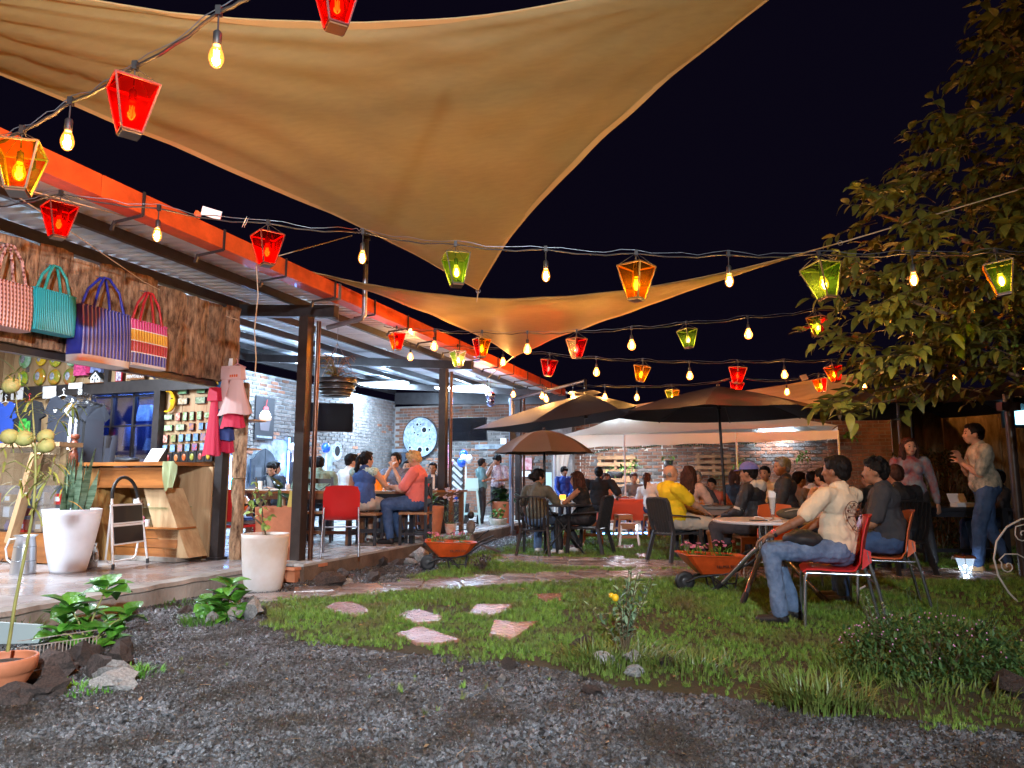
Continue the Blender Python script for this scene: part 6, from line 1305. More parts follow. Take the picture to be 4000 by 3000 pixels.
for dx,dy in((-.34,-.36),(.36,-.30),(.34,.36),(-.36,.34)):
 MB().tube([(dx*.12,dy*.12,.50),(dx*.3,dy*.3,.43),(dx,dy,.09)],.023,10).build('leg',M['chrome'],o);MB().tube([(dx*.98,dy*.98,.10),(dx*1.2,dy*1.2,.0)],.027,10).build('leg_sleeve',M['black'],o)
def ontable(sx,y,z=TZ):q=at(sx,1990,y);return Vector((q.x,y,z))
o=thing('sundae_glass','tall sundae glass with a folded paper napkin on the white table','glass',ontable(3018,6.95))
MB().lathe([(.034,0),(.036,.006),(.008,.016),(.010,.03),(.024,.045),(.016,.06),(.03,.12),(.044,.22)],n=20).build('glass',glassmat('sundae glass',(.9,.9,.9),.8),o)
mb=MB();vs=[]
for q in range(9):
 z=.06+.20*q/8;ww=.014+.026*q/8
 for a in range(7):t_=a/6*5.2;vs.append((math.cos(t_)*ww,math.sin(t_)*ww*.7,z+(.03*math.sin(t_*.5) if q==8 else 0)))
mb.add(vs,[(q*7+a,q*7+a+1,(q+1)*7+a+1,(q+1)*7+a) for q in range(8) for a in range(6)],0,True);mb.build('napkin',M['white_print'],o)
o=thing('phone','black phone lying by the sundae glass','phone',ontable(2960,6.93,TZ+.005),.05);MB().box((0,0,0),(.15,.075,.009)).build('body',M['black'],o)
o=thing('saucer','small white dish under the sundae glass','dish',ontable(3035,6.86,TZ+.003),.05);MB().lathe([(.03,0),(.045,.004),(.046,.008)],n=20).build('dish',M['white'],o)
o=MB().tube([(-.05,0,.004),(-.045,.02,.03),(0,.02,.03),(.03,.01,.02),(.05,0,.012)],.004,6).build('white_cable',M['white'],None,ontable(2965,7.1));tag(o,'white cable end curling on the white table','cable')
o=thing('crossbody_bag','dark camouflage bag lying on the white table','bag',ontable(3100,7.2));mb=MB();mb.ball((0,0,.055),.16,18,(1.1,.7,.36));mb.v=[(x,y,max(0,z+.015*noise.noise(Vector((x*14,y*14,2))))) for x,y,z in mb.v];mb.build('body',mat('dark camouflage cloth',(.035,.032,.028),.8,col2=(.10,.08,.05),vscale=14),o)
MB().tube([(-.12,-.08,.08),(-.03,-.10,.10),(.08,-.09,.105),(.15,-.05,.07)],.004,6).build('zip',M['rope'],o)
p=Vector((at(2200,1969,11.3).x,11.3,0));o=thing('folding_table','dark round folding table of the two women under the small parasol','table',p)
MB().lathe([(.44,.735),(.45,.74),(.45,.76),(.44,.765)],n=36).build('tabletop',M['wood_black'],o)
for sg in(-1,1):MB().tube([(-.25,.12*sg,.73),(.32,.14*sg,0)],.014,8).build('leg',M['black'],o);MB().tube([(.25,.12*sg,.73),(-.32,.14*sg,0)],.014,8).build('leg',M['black'],o)
MB().tube([(-.17,-.12,.55),(-.17,.12,.55)],.01,6).build('brace',M['black'],o)
for i,(dx,dy,nm,lb,fn) in enumerate(((-.06,-.1,'box','small white carton of food on the womens table','carton'),(-.30,-.1,'cup','red drink cup by the olive shirted woman','cup'),(.0,.1,'lantern','small lit yellow candle lantern on the womens table','candle'),(.12,.05,'plate','white plate on the womens table','plate'))):
 q=thing('food_carton' if nm=='box' else nm if nm!='lantern' else 'candle_lantern',lb,nm if nm!='lantern' else 'candle',p+Vector((dx,dy,.765)))
 if nm=='box':MB().box((0,0,.035),(.13,.10,.07),taper=.9).build('carton',M['white'],q)
 elif nm=='cup':MB().lathe([(.028,0),(.036,.13),(.037,.135)],n=14).build('cup',M['red_plastic'],q)
 elif nm=='plate':MB().lathe([(.05,0),(.09,.01),(.095,.016)],n=24).build('dish',M['white'],q)
 else:MB().box((0,0,.07),(.09,.09,.14)).build('shade',glassmat('amber shade',(1,.6,.1),.8,.6,(1,.5,.05)),q);MB().lathe([(.02,.01),(.02,.08)],n=10).build('candle',emis('candle glow',(1,.6,.2),8),q)
plastic_armchair((at(2098,2180,11.0).x,11.0,0),R(-14),'black plastic armchair with a slatted back, left of the womens table')
plastic_armchair((at(2305,2150,11.2).x,11.2,0),R(62),'black plastic armchair under the woman in the black top')
plastic_armchair((at(2640,2180,10.2).x,10.2,0),R(-62),'dark plastic armchair under the man in the yellow shirt',M['grey_plastic'])
plastic_armchair((at(3510,2150,8.9).x,8.9,0),R(10),'black armchair with a jacket over its back, right of the orange chair')
plastic_armchair((at(3140,2100,10.9).x,10.9,0),R(-70),'black armchair under the young man in the grey hoodie')
DKT=DK
p=at(1480,2020,11.2);table((p.x+.15,11.3,DKT),R(-18),1.25,.75,.77,'dark table of the four diners on the deck',M['wood_black'],mat('scrubbed table top',(.30,.18,.10),.3,var=.4,coat=.3))
p=at(1190,2010,10.8);table((p.x,10.9,DKT),R(-10),1.75,.65,.78,'long orange brown table behind the big post',M['wood_brown'],M['varnish'])
p=at(960,1990,11.2);table((p.x-.1,12.0,DKT),R(-10),1.3,.6,.78,'pale wooden table of the couple at the cupcake wall',M['plank'],M['plank'])
p=at(1620,2060,10.6);wood_chair((p.x,10.7,DKT),R(85),'black wooden chair of the woman in the coral shirt',seat=.47,h=.98)
p=at(1430,2060,10.6);wood_chair((p.x,10.6,DKT),R(-5),'black wooden stool under the woman in the blue top',seat=.46,back=False,name='wooden_stool')
p=at(1240,2050,11.0);wood_chair((p.x,11.1,DKT),R(10),'black spindle back chair behind the long table',seat=.46,h=.98)
p=at(905,2170,9.2);o=thing('plastic_chair','stacked blue and red plastic chairs holding a helmet beside the bark column','chair',(p.x,9.3,DKT),R(-20))
for k,m_ in enumerate((M['red_plastic'],M['galv'],M['blue_plastic'])):
 MB().box((0,0,.36+.045*k),(.40,.38,.03)).build('seat',m_,o)
 if k!=1:MB().prism([(-.19,-.18,.42+.04*k),(.19,-.18,.42+.04*k),(.17,-.22,.82),(-.17,-.22,.82)],(0,-.02,0)).build('backrest',m_,o)
for a in(-1,1):
 for b in(-1,1):MB().bar((a*.17,b*.16,.36),(a*.21,b*.20,0),.05,.04).build('leg',M['red_plastic'] if a>0 else M['blue_plastic'],o)
o=thing('helmet','white helmet with an orange and black visor on the plastic chairs','helmet',(p.x+.03,9.25,DKT+.62),R(30));MB().ball((0,0,0),.15,20,(1,1.1,1)).build('shell',mat('glossy white shell',(.75,.72,.68),.12,col2=(.55,.48,.40),vscale=4,coat=1.),o);MB().ball((.03,-.09,.0),.10,16,(1.1,.8,.32)).build('visor',mat('gloss black',(.01,.01,.01),.08),o);MB().prism([(.02,-.165,-.02),(.10,-.14,.0),(.06,-.16,-.07)],(0,-.01,0)).build('orange_flash',M['orange_plastic'],o)
def pitcher(p,s_,lb):
 o=thing('beer_glass',lb,'glass',p);MB().lathe([(.05*s_,0),(.055*s_,.02*s_),(.085*s_,.22*s_),(.09*s_,.235*s_)],n=20).build('glass',glassmat('glowing amber beer',(1,.42,.03),.85,.10,(1,.35,.02)),o);return o  # drink emits a faint glow of its own, though no lamp
q=at(1480,1990,11.1);pitcher(Vector((q.x,11.1,DKT+.775)),1.0,'big faceted pitcher of amber drink on the diners table');q=at(1507,1990,11.0);pitcher(Vector((q.x,11.0,DKT+.775)),.55,'small amber glass in front of the pitcher');q=at(1460,1990,11.3);pitcher(Vector((q.x,11.35,DKT+.775)),.9,'second amber pitcher behind the first')
q=at(1690,1970,13.2)
for i,(sx,y,m_,lb,h) in enumerate(((905,11.9,mat('green bottle glass',(.02,.25,.03),.1,coat=1.),'green bottle on the pale table',.24),(930,11.8,M['red_plastic'],'red drink can on the pale table',.13),(1690,12.6,M['white'],'white cup tower on the far table',.25),(1675,12.7,M['red_plastic'],'red cup on the far table',.12),(1012,12.0,M['white'],'white paper cup near the leaning couple',.14),(1120,11.0,M['white'],'white napkin heap on the long table',.10))):
 o=thing('bottle' if h>.2 else 'cup',lb,'bottle' if h>.2 else 'cup',(at(sx,1980,y).x,y,DKT+.78));MB().lathe([(.032,0),(.035,.02),(.034,h*.6),(.014,h*.8),(.014,h)] if h==.24 else[(.03,0),(.036,h*.5),(.034,h)],n=14).build('body',m_,o)
p=at(1690,2010,13.0);table((p.x,13.0,DKT),R(-18),1.1,.6,.76,'wooden table of the family behind the second post',M['wood_brown'],M['varnish'])
p=at(1840,2080,15.4);o=thing('bar_stool','tall pale turquoise bar stool behind the standing singer','stool',(p.x,15.4,.12));wt=mat('pale turquoise paint',(.45,.70,.68),.4)
MB().box((0,0,.80),(.30,.30,.03)).build('seat',wt,o)
MB().prism([(-.15,.13,.82),(.15,.13,.82),(.13,.15,1.05),(-.13,.15,1.05)],(0,.02,0)).build('backrest',wt,o)
for a in(-1,1):
 for b in(-1,1):MB().bar((a*.12,b*.12,.80),(a*.20,b*.20,0),.035,.035).build('leg',wt,o)
 MB().bar((-.17,a*.17,.3),(.17,a*.17,.3),.03,.03).build('footrest',wt,o)
for i,(sx,w_,h_,lb) in enumerate(((1800,.34,.42,'black speaker cabinet on the deck by the bar stool'),(1765,.55,.62,'dark planter box behind the flowering pot'))):
 o=thing('speaker' if i==0 else 'planter_box',lb,'speaker' if i==0 else 'planter',(at(sx,2050,15.8+i*.6).x,15.8+i*.6,.2));MB().box((0,0,h_/2),(w_,.35,h_)).build('cabinet',M['black'],o)
 if i==0:MB().lathe([(.12,0),(.09,.012),(.02,.02)],n=20).build('cone',M['grey_plastic'],o,)
p=at(2455,1980,15.0);o=thing('covered_table','table with a draped orange red cloth under the tent','table',(p.x,15.1,0),R(-18))
mb=MB();ring=[]
L_,W_=1.15,.7
per=[(-L_/2,-W_/2),(L_/2,-W_/2),(L_/2,W_/2),(-L_/2,W_/2)];pts=[]
for a in range(4):
 for t in range(12):x0,y0=per[a];x1,y1=per[(a+1)%4];pts.append((x0+(x1-x0)*t/12,y0+(y1-y0)*t/12))
vs=[]
for q in range(4):
 for i,(x,y) in enumerate(pts):f=1+.05*q/3+(.035*math.sin(i*1.7)*q/3);vs.append((x*f,y*f,.74-[0,.12,.26,.42][q]))
mb.add(vs,[(q*48+(i+1)%48,q*48+i,(q+1)*48+i,(q+1)*48+(i+1)%48) for q in range(3) for i in range(48)]+[tuple(range(48))],0,True);mb.build('tablecloth',mat('orange red cloth',(.62,.07,.025),.7),o)
for a in(-1,1):
 for b in(-1,1):MB().box((a*.48,b*.26,.36),(.04,.04,.72)).build('leg',M['black'],o)
tp=mat('tan stool plastic',(.40,.20,.10),.5)
for sx,y,lb,nm in((2435,14.3,'tan plastic stool at the orange cloth table, left of the white tent pole',0),(2550,14.4,'tan plastic stool right of the white tent pole',0),(2600,14.9,'tan stool almost hidden behind the yellow shirted man',0)):stool((at(sx,2000,y).x,y,0),R(10),lb,tp,.46,group='tan plastic stools')
for sx,y,lb in((2455,12.5,'low wooden folding stool standing on the lawn in the middle'),(2315,12.9,'wooden folding stool behind the woman in the black top'),(2240,12.6,'wooden stool under the women table side')):stool((at(sx,2000,y).x,y,0),R(-8),lb,M['varnish'],.40,group='low wooden stools on the lawn')
p=at(2790,1990,10.4);table((p.x+.25,10.7,0),R(-12),1.35,.7,.76,'long dark wooden table between the yellow shirted man and the cap man',M['wood_brown'],mat('grey worn top',(.12,.10,.08),.4,var=.3))
p=at(3780,2010,9.9);table((p.x,10.2,0),R(-8),1.2,.7,.76,'dark table with a white food box behind the walking man',M['wood_black'],M['wood_black'])
o=thing('food_box','open white takeaway box on the right hand table','box',(at(3760,1980,10.0).x,10.0,.77));MB().box((0,0,.03),(.24,.16,.06)).build('tray',M['white'],o);MB().prism([(-.12,.08,.06),(.12,.08,.06),(.12,.14,.18),(-.12,.14,.18)],(0,.01,0)).build('lid',M['white'],o)
p=at(2385,1990,14.6)
for i,(sx,sy,y,m_,lb) in enumerate(((2740,1945,10.5,M['white'],'white plate of food on the long dark table'),(2470,1918,15.0,M['white'],'white plate on the orange cloth'),(2440,1910,15.0,M['red_plastic'],'red dish on the orange cloth'))):
 o=thing('plate',lb,'plate',(at(sx,sy,y).x,y,.765));MB().lathe([(.06,0),(.11,.012),(.115,.018)],n=24).build('dish',m_,o);MB().ball((0,0,.02),.05,10,(1,1,.5)).build('food',mat('fried food',(.45,.16,.04),.6,var=.5,vscale=40),o)
stool((at(2930,2150,8.9).x,8.95,0),R(5),'brown stool under the man with the blue cap',M['wood_brown'],.46)
def scroll(cx,cy,k,y,lb,full=True):
 o=thing('scroll_chair_back',lb,'garden chair',(at(cx,cy,y).x,y,at(cx,cy,y).z));m_=mat('white wrought iron',(.62,.58,.54),.4)
 def T(P,r_=.007):MB().tube([(x*k,0,z*k) for x,z in P],r_,7).build('scroll_bar',m_,o)
 out=[(-.55-.0*math.cos(a),0) for a in(0,)]
 T([(.45,.98),(.1,.93),(-.25,.75),(-.52,.42),(-.62,.02),(-.55,-.38),(-.35,-.75),(-.02,-1.12)],.009)
 T([(-.02,-1.12),(.04,-.92),(.25,-.75),(.5,-.62)],.009)
 def spiral(x0,z0,r0,a0,turns,path):return path+[(x0+math.cos(a0+t*turns/12)*r0*(1-t/14),z0+math.sin(a0+t*turns/12)*r0*(1-t/14)) for t in range(13)]
 T(spiral(.12,.58,.2,2.6,7.5,[(.5,.2),(.42,.6),(.2,.82),(-.03,.76)]),.006);T(spiral(-.30,-.16,.17,2.6,7.5,[(.55,-.2),(.2,-.02),(-.05,.12),(-.35,.12),(-.5,-.02)]),.006)
 return o
scroll(3985,2185,.40,6.9,'white wrought iron scroll garden chair back at the right edge')
scroll(2965,2240,.28,8.3,'white iron scroll chair partly hidden behind the round table')
scroll(3330,2230,.24,7.4,'white iron scroll chair leg behind the red chair')
p=gnd(3778,2245);k=p.y/FPX;o=thing('garden_light','small lit solar garden light shaped like a cut cone on the path','garden light',p+Vector((0,.02,0)))
MB().lathe([(18*k,0),(20*k,.01)],n=18).build('base',M['black'],o);MB().lathe([(18*k,.012),(37*k,.20)],n=6,smooth=False).build('glass',glassmat('cool lamp glass',(.8,.9,1),.75,.15,(.6,.8,1)),o)
for a in range(6):MB().tube([(math.cos(a*1.047)*18.5*k,math.sin(a*1.047)*18.5*k,.012),(math.cos(a*1.047)*37.5*k,math.sin(a*1.047)*37.5*k,.20)],.004,5).build('rib',M['chrome'],o)
MB().lathe([(42*k,.20),(42*k,.215),(36*k,.228)],n=6,smooth=False).build('cap',mat('copper cap',(.5,.2,.08),.25,.6),o);MB().ball((0,0,.10),.016,10).build('bulb',emis('cool led',(.75,.88,1),30),o)
lamp('POINT','garden_light_glow',(0,0,.10),2.5,(.8,.9,1),.02,parent=o)
# ================================================================== PEOPLE
PEND=[]
def skinned(mb,name,m,parent,vox,amp=0.,fr=9.,keep=None):
 o=mb.build(name,m,parent);PEND.append((o,vox,amp,fr));return o
def flush_people():
 for o,vox,amp,fr in PEND:
  md=o.modifiers.new('r','REMESH');md.mode='VOXEL';md.voxel_size=vox;md.use_smooth_shade=True
  s_=o.modifiers.new('s','SMOOTH');s_.factor=.6;s_.iterations=3
 dg=bpy.context.evaluated_depsgraph_get();dg.update()
 for o,vox,amp,fr in PEND:
  me=bpy.data.meshes.new_from_object(o.evaluated_get(dg));old=o.data;o.modifiers.clear();o.data=me;me.name=o.name
  if amp:
   co=np.empty(len(me.vertices)*3,'f');no=np.empty(len(me.vertices)*3,'f');me.vertices.foreach_get('co',co);me.vertices.foreach_get('normal',no);co=co.reshape(-1,3);no=no.reshape(-1,3)
   sd=Vector((hash(o.name)%97,0,0));d=np.array([noise.noise(Vector((float(c[0])*fr,float(c[1])*fr,float(c[2])*fr*.55))+sd)+.5*(1-abs(noise.noise(Vector((float(c[0])*fr*1.6,float(c[1])*fr*1.6,float(c[2])*fr*1.1))-sd))*3) for c in co])
   co+=no*(d*amp)[:,None];me.vertices.foreach_set('co',co.ravel())
  me.polygons.foreach_set('use_smooth',[True]*len(me.polygons));me.update()
 PEND.clear()
def ik(a,b,l1,l2,pole):
 a,b,pole=Vector(a),Vector(b),Vector(pole);d=b-a;L=min(d.length,(l1+l2)*.995);dn=d.normalized();b2=a+dn*L
 x=(l1*l1-l2*l2+L*L)/(2*L);h=math.sqrt(max(0,l1*l1-x*x));pp=pole-dn*pole.dot(dn);pp=pp.normalized() if pp.length>1e-5 else Vector((0,0,-1))
 return a+dn*x+pp*h,b2
def hand(mb,w,d,nrm,side,s=1.,curl=.5,spread=1.):
 d=Vector(d).normalized();nrm=Vector(nrm);nrm=(nrm-d*nrm.dot(d)).normalized();lat=d.cross(nrm)*side
 pc=w+d*.045*s;q=Matrix((lat,d,nrm)).transposed()
 mb.ball(pc,s,12,(.042,.052,.016),mat3=q)
 for k,(off,L) in enumerate(((-.030,.072),(-.010,.082),(.010,.078),(.029,.062))):
  p0=w+d*.078*s+lat*off*s;a=0;p=p0;r_=.0095*s
  for j,f in enumerate((.45,.32,.23)):
   a+=curl*(.45+.35*j);dd=(d*math.cos(a)+nrm*math.sin(a)+lat*off*2.2*spread).normalized();p2=p+dd*L*f*s;mb.rcone(p,r_,p2,r_*.88,7);p=p2;r_*=.9
 t0=w+d*.025*s-lat*.030*s;t1=t0+(d*.6-lat*.7+nrm*.35).normalized()*.036*s;t2=t1+(d*.9-lat*.25+nrm*.35*(1+curl)).normalized()*.032*s
 mb.rcone(t0,.012*s,t1,.011*s,7);mb.rcone(t1,.0105*s,t2,.009*s,7)
def person(label,loc,rz,seat=None,skin='skin1',hair='hair',style='short',shirt=None,pants=None,shoes=None,hl=(-.2,.38,.78),hr=(.2,.38,.78),head=(0,0),lean=.0,roll=0.,sleeve='short',shorts=False,s=1.,vox=.012,knees=None,feet=None,w=1.,curl=.5,face=True,female=False,handn=None,shoe_dir=None,pole=None,collar=None,twist=0.):
 o=thing('person',label,'person',loc,rz);o.scale=(s,)*3;V_=Vector
 sk=M[skin];shirt=shirt or M['black'];pants=pants or navy;shoes=shoes or M['black']
 pz=(seat+.105) if seat is not None else.92
 P=V_((0,0,pz));ca,sa=math.cos(lean),math.sin(lean);cr,sr=math.cos(roll),math.sin(roll)
 def T(x,y,z):
  ct_,st_=math.cos(twist*z/.5),math.sin(twist*z/.5);x,y=x*ct_-y*st_,x*st_+y*ct_
  y2,z2=y*ca+z*sa,-y*sa+z*ca;x2,z3=x*cr+z2*sr,-x*sr+z2*cr
  return P+V_((x2,y2,z3))
 RT=(Matrix.Rotation(roll,3,'Y')@Matrix.Rotation(-lean,3,'X'))@Matrix.Rotation(twist,3,'Z')
 shw=(.165 if female else.185)*w
 neck=T(0,-.005,.47);hc=T(0,.035,.605);HR=Matrix.Rotation(head[0],3,'Z')@Matrix.Rotation(head[1],3,'X')@Matrix.Rotation(-lean*.3,3,'X')
 def Hd(x,y,z):return hc+HR@V_((x,y,z))
 body=MB()
 body.ball(Hd(0,-.005,.02),1,18,(.075,.095,.098),mat3=HR);body.ball(Hd(0,.022,-.045),1,16,(.056,.066,.062),mat3=HR);body.rcone(Hd(0,.045,-.088),.024,Hd(0,.055,-.075),.024,8)
 body.rcone(Hd(0,.086,.006),.007,Hd(0,.100,-.028),.011,8)
 for e in(-1,1):body.ball(Hd(e*.076,-.005,-.01),1,8,(.012,.02,.03),mat3=HR);body.ball(Hd(e*.04,.062,-.02),1,8,(.024,.024,.02),mat3=HR)
 body.rcone(neck,.055 if not female else.047,Hd(0,-.012,-.05),.052 if not female else.044,12)
 body.rcone(T(0,0,.12),.085,T(0,.012,.36),.085,12);body.rcone(T(-shw*.8,0,.41),.042,T(shw*.8,0,.41),.042,10)
 elb=[]
 for i,tgt in enumerate((hl,hr)):
  sd=-1 if i==0 else 1;sh=T(sd*shw,-.005,.42);tg=V_(tgt) if len(tgt)==3 else V_((0,0,0))
  e_,h_=ik(sh,tg,.285,.255,pole[i] if pole else(sd*.7,-.5,-.9));elb.append((sh,e_,h_))
  ar=.043*w;body.rcone(sh,ar*1.1,e_,ar*.86,12);body.rcone(e_,ar*.86,h_,.026,12);body.ball(e_.lerp(h_,.28),ar*.95,10)
  hand(body,h_,(h_-e_),(handn[i] if handn else(0,0,-1)),sd,1.,curl)
 hips=[T(-.09,0,-.0),T(.09,0,-.0)]
 if seat is not None:
  kn=knees or[(-.13,.44,seat+.075),(.13,.44,seat+.075)];ft=feet or[(-.13,.40,.085),(.13,.46,.085)]
 else:kn=knees or[(-.10,.03,.50),(.10,.03,.50)];ft=feet or[(-.11,-.02,.085),(.11,-.02,.085)]
 kn=[V_(k) for k in kn];ft=[V_(f) for f in ft]
 for h_,k_,f_ in zip(hips,kn,ft):body.rcone(h_,.08,k_,.052,12);body.rcone(k_,.05,f_,.034,12);body.ball(k_.lerp(f_,.28)+V_((0,-.012,0)),.052,10)
 body.ball(T(0,0,.02),1,14,(.15,.11,.11),mat3=RT)
 skinned(body,'body',sk,o,vox)
 c=MB();bw=w*(1.0 if not female else.93)
 c.ball(T(0,.0,.36),1,18,(.172*bw,.118*w,.135),mat3=RT);c.ball(T(0,.008,.20),1,18,(.150*bw,.118*w,.16),mat3=RT);c.ball(T(0,.0,.04),1,18,(.182*bw,.148*w,.12),mat3=RT);c.ball(T(0,.0,.11),1,18,(.172*bw,.14*w,.13),mat3=RT)
 if female:
  for e in(-1,1):c.ball(T(e*.07,.085,.31),.058,10)
 c.rcone(T(-shw*.86,-.005,.425),.060,T(shw*.86,-.005,.425),.060,12);c.rcone(T(0,-.01,.425),.090,T(0,-.008,.470),.070,12)
 if sleeve!='none':
  for sh,e_,h_ in elb:
   ee=sh.lerp(e_,.80) if sleeve=='short' else e_;c.rcone(sh,.066*w,ee,.064*w if sleeve=='short' else.056*w,12)
   if sleeve=='long':c.rcone(e_,.056*w,e_.lerp(h_,.93),.038,12)
 skinned(c,'shirt',shirt,o,vox*1.15,.010,11)
 c=MB();c.ball(T(0,-.005,.0),1,18,(.172*w,.13*w,.12),mat3=RT)
 for h_,k_,f_ in zip(hips,kn,ft):
  c.rcone(h_,.098*w,k_,.069*w,12)
  if not shorts:c.rcone(k_,.067*w,f_+V_((0,0,.02)),.058,12)
  else:c.rcone(k_.lerp(h_,.3),.085,k_.lerp(h_,.12),.082,12)
 skinned(c,'trousers' if not shorts else 'shorts',pants,o,vox*1.15,.009,12)
 for i,f_ in enumerate(ft):
  sdv=V_(shoe_dir[i] if shoe_dir else(0,1,0)).normalized();c=MB();base=V_((f_.x,f_.y,f_.z));gz=base.z-.085
  c.rcone(base+V_((0,0,-.03))-sdv*.01,.050,base+V_((0,0,-.05))-sdv*.03,.040,10);c.rcone(base+V_((0,0,-.045)),.042,base+sdv*.15+V_((0,0,-.058)),.036,10)
  c.rcone(base-sdv*.045+V_((0,0,-.07)),.022,base+sdv*.17+V_((0,0,-.07)),.022,10)
  skinned(c,'shoe',shoes,o,.010)
 hm=M[hair];c=MB()
 if style!='bald':
  c.ball(Hd(0,-.022,.036),1,18,(.086,.101,.096),mat3=HR);c.ball(Hd(0,-.06,-.01),1,14,(.070,.055,.062),mat3=HR)
  c.ball(Hd(0,.045,.088),1,12,(.055,.042,.028),mat3=HR)
  if style=='long':
   for e in(-1,0,1):c.rcone(Hd(e*.05,-.055,.0),.058,Hd(e*.065,-.085,-.22)+V_((0,-.02,0)),.05,10);c.rcone(Hd(e*.065,-.085,-.22)+V_((0,-.02,0)),.05,Hd(e*.05,-.10,-.33)+V_((0,-.02,0)),.025,10)
   for e in(-1,1):c.rcone(Hd(e*.078,-.005,.03),.030,Hd(e*.085,.0,-.14),.028,10)
  if style=='bob':
   for e in(-1,1):c.rcone(Hd(e*.075,-.01,.03),.035,Hd(e*.082,-.015,-.10),.032,10)
   c.rcone(Hd(0,-.075,.0),.06,Hd(0,-.085,-.11),.045,10)
  if style=='pony':c.ball(Hd(0,-.12,.03),.035,10);c.rcone(Hd(0,-.13,.02),.036,Hd(0,-.16,-.13),.034,10);c.rcone(Hd(0,-.16,-.13),.034,Hd(0,-.15,-.23),.012,10)
  if style=='bun':c.ball(Hd(0,-.125,.0),.045,12,(1,.9,1))
  if style=='fringe':c.rcone(Hd(-.05,.075,.05),.028,Hd(.05,.075,.05),.028,10);c.ball(Hd(0,-.01,.05),1,14,(.098,.108,.10),mat3=HR)
  if style=='curly':
   rr=random.Random(5)
   for q in range(16):c.ball(Hd(rr.uniform(-.07,.07),rr.uniform(-.09,.05),rr.uniform(.05,.13)),.028,8)
  skinned(c,'hair',hm,o,max(.008,vox*.8),.012 if style!='short' else.006,26)
 else:
  for e in(-1,1):c.ball(Hd(e*.066,-.035,-.005),1,10,(.015,.045,.035),mat3=HR)
  c.ball(Hd(0,-.088,-.015),1,10,(.06,.016,.035),mat3=HR);skinned(c,'hair',M['hair_grey'],o,.008)
 if face:
  for e in(-1,1):
   q=MB().ball(Hd(e*.031,.083,.006),1,8,(.0115,.006,.0065),mat3=HR);q.build('eye',M['eye'],o)
   q=MB();q.tube([Hd(e*.018,.0905,.026),Hd(e*.034,.0875,.031),Hd(e*.050,.078,.025)],.0035,5);q.build('eyebrow',hm,o)
  q=MB().ball(Hd(0,.089,-.055),1,8,(.022,.007,.007),mat3=HR);q.build('mouth',M['lip'],o)
 if style=='cap':pass
 o['_hc']=tuple(hc);return o,Hd,T,elb
def cap_on(o,Hd,m_,brim=1):
 c=MB();vs=[]
 for q in range(7):
  a=q/6*math.pi/2
  for i in range(20):
   b=i/20*6.283;vs.append(Hd(math.cos(b)*math.cos(a)*.096,math.sin(b)*math.cos(a)*.114-.012,.045+math.sin(a)*.10))
 c.add(vs,[(q*20+i,q*20+(i+1)%20,(q+1)*20+(i+1)%20,(q+1)*20+i) for q in range(6) for i in range(20)],0,True);c.build('cap',m_,o)
 c=MB();P=[]
 for i in range(11):b=math.pi*i/10;P.append((math.cos(b)*.085,math.sin(b)*.10+.07))
 top=[Hd(x,y,.045-(y-.07)*.12) for x,y in P];bt=[Hd(x,y,.038-(y-.07)*.12) for x,y in P];n=11
 c.add(top+bt,[tuple(range(n)),tuple(range(2*n-1,n-1,-1))]+[(i,n+i,n+(i+1)%n,(i+1)%n) for i in range(n)]);c.build('cap_peak',m_,o)
jeans=mat('blue denim',(.055,.11,.24),.8,col2=(.03,.06,.14),vscale=9,bump=.7,bscale=16);jeansl=mat('light blue denim',(.16,.24,.38),.8,col2=(.06,.10,.19),vscale=7,bump=.7,bscale=16)
cream=mat('cream cotton',(.66,.54,.38),.85,bump=.75,bscale=13,stretch=(1,1,.7),var=.08);yellow=mat('yellow polo cotton',(.80,.58,.015),.8,bump=.75,bscale=13,stretch=(1,1,.7),var=.08);olive=mat('olive cotton',(.10,.095,.07),.85,bump=.75,bscale=13,stretch=(1,1,.7));pinkc=mat('pale pink knit',(.60,.38,.30),.85,var=.15,vscale=20)
coral=mat('coral cotton',(.72,.17,.14),.85,bump=.75,bscale=13,stretch=(1,1,.7),var=.06);whitec=mat('white cotton',(.72,.72,.70),.85,bump=.75,bscale=13,stretch=(1,1,.7),var=.06);bluec=mat('blue nylon',(.02,.08,.45),.5,bump=.75,bscale=13,stretch=(1,1,.7),var=.2);greyc=mat('grey cotton',(.17,.16,.155),.85,bump=.75,bscale=13,stretch=(1,1,.7));grey2=mat('grey hoodie fleece',(.22,.18,.16),.9,bump=.75,bscale=13,stretch=(1,1,.7))
tealc=mat('grey teal shirt',(.10,.19,.19),.8,bump=.75,bscale=13,stretch=(1,1,.7),var=.1);flor=mat('white floral print',(.70,.62,.60),.7,bump=.75,bscale=13,stretch=(1,1,.7),col2=(.22,.10,.16),vscale=26);patt=mat('patterned blouse',(.28,.03,.028),.8,bump=.75,bscale=13,stretch=(1,1,.7),col2=(.16,.26,.32),vscale=9);aloha=mat('pale hawaiian print',(.60,.52,.40),.75,bump=.75,bscale=13,stretch=(1,1,.7),col2=(.10,.12,.10),vscale=12);camo=mat('camouflage print',(.28,.36,.26),.8,col2=(.10,.14,.09),vscale=12);grayprint=mat('grey print blouse',(.22,.25,.33),.8,col2=(.08,.09,.13),vscale=20);bluetop=mat('blue ruffled top',(.04,.09,.26),.8,bump=.75,bscale=13,stretch=(1,1,.7),var=.3);beige=mat('beige cotton',(.50,.45,.38),.85,bump=.75,bscale=13,stretch=(1,1,.7))
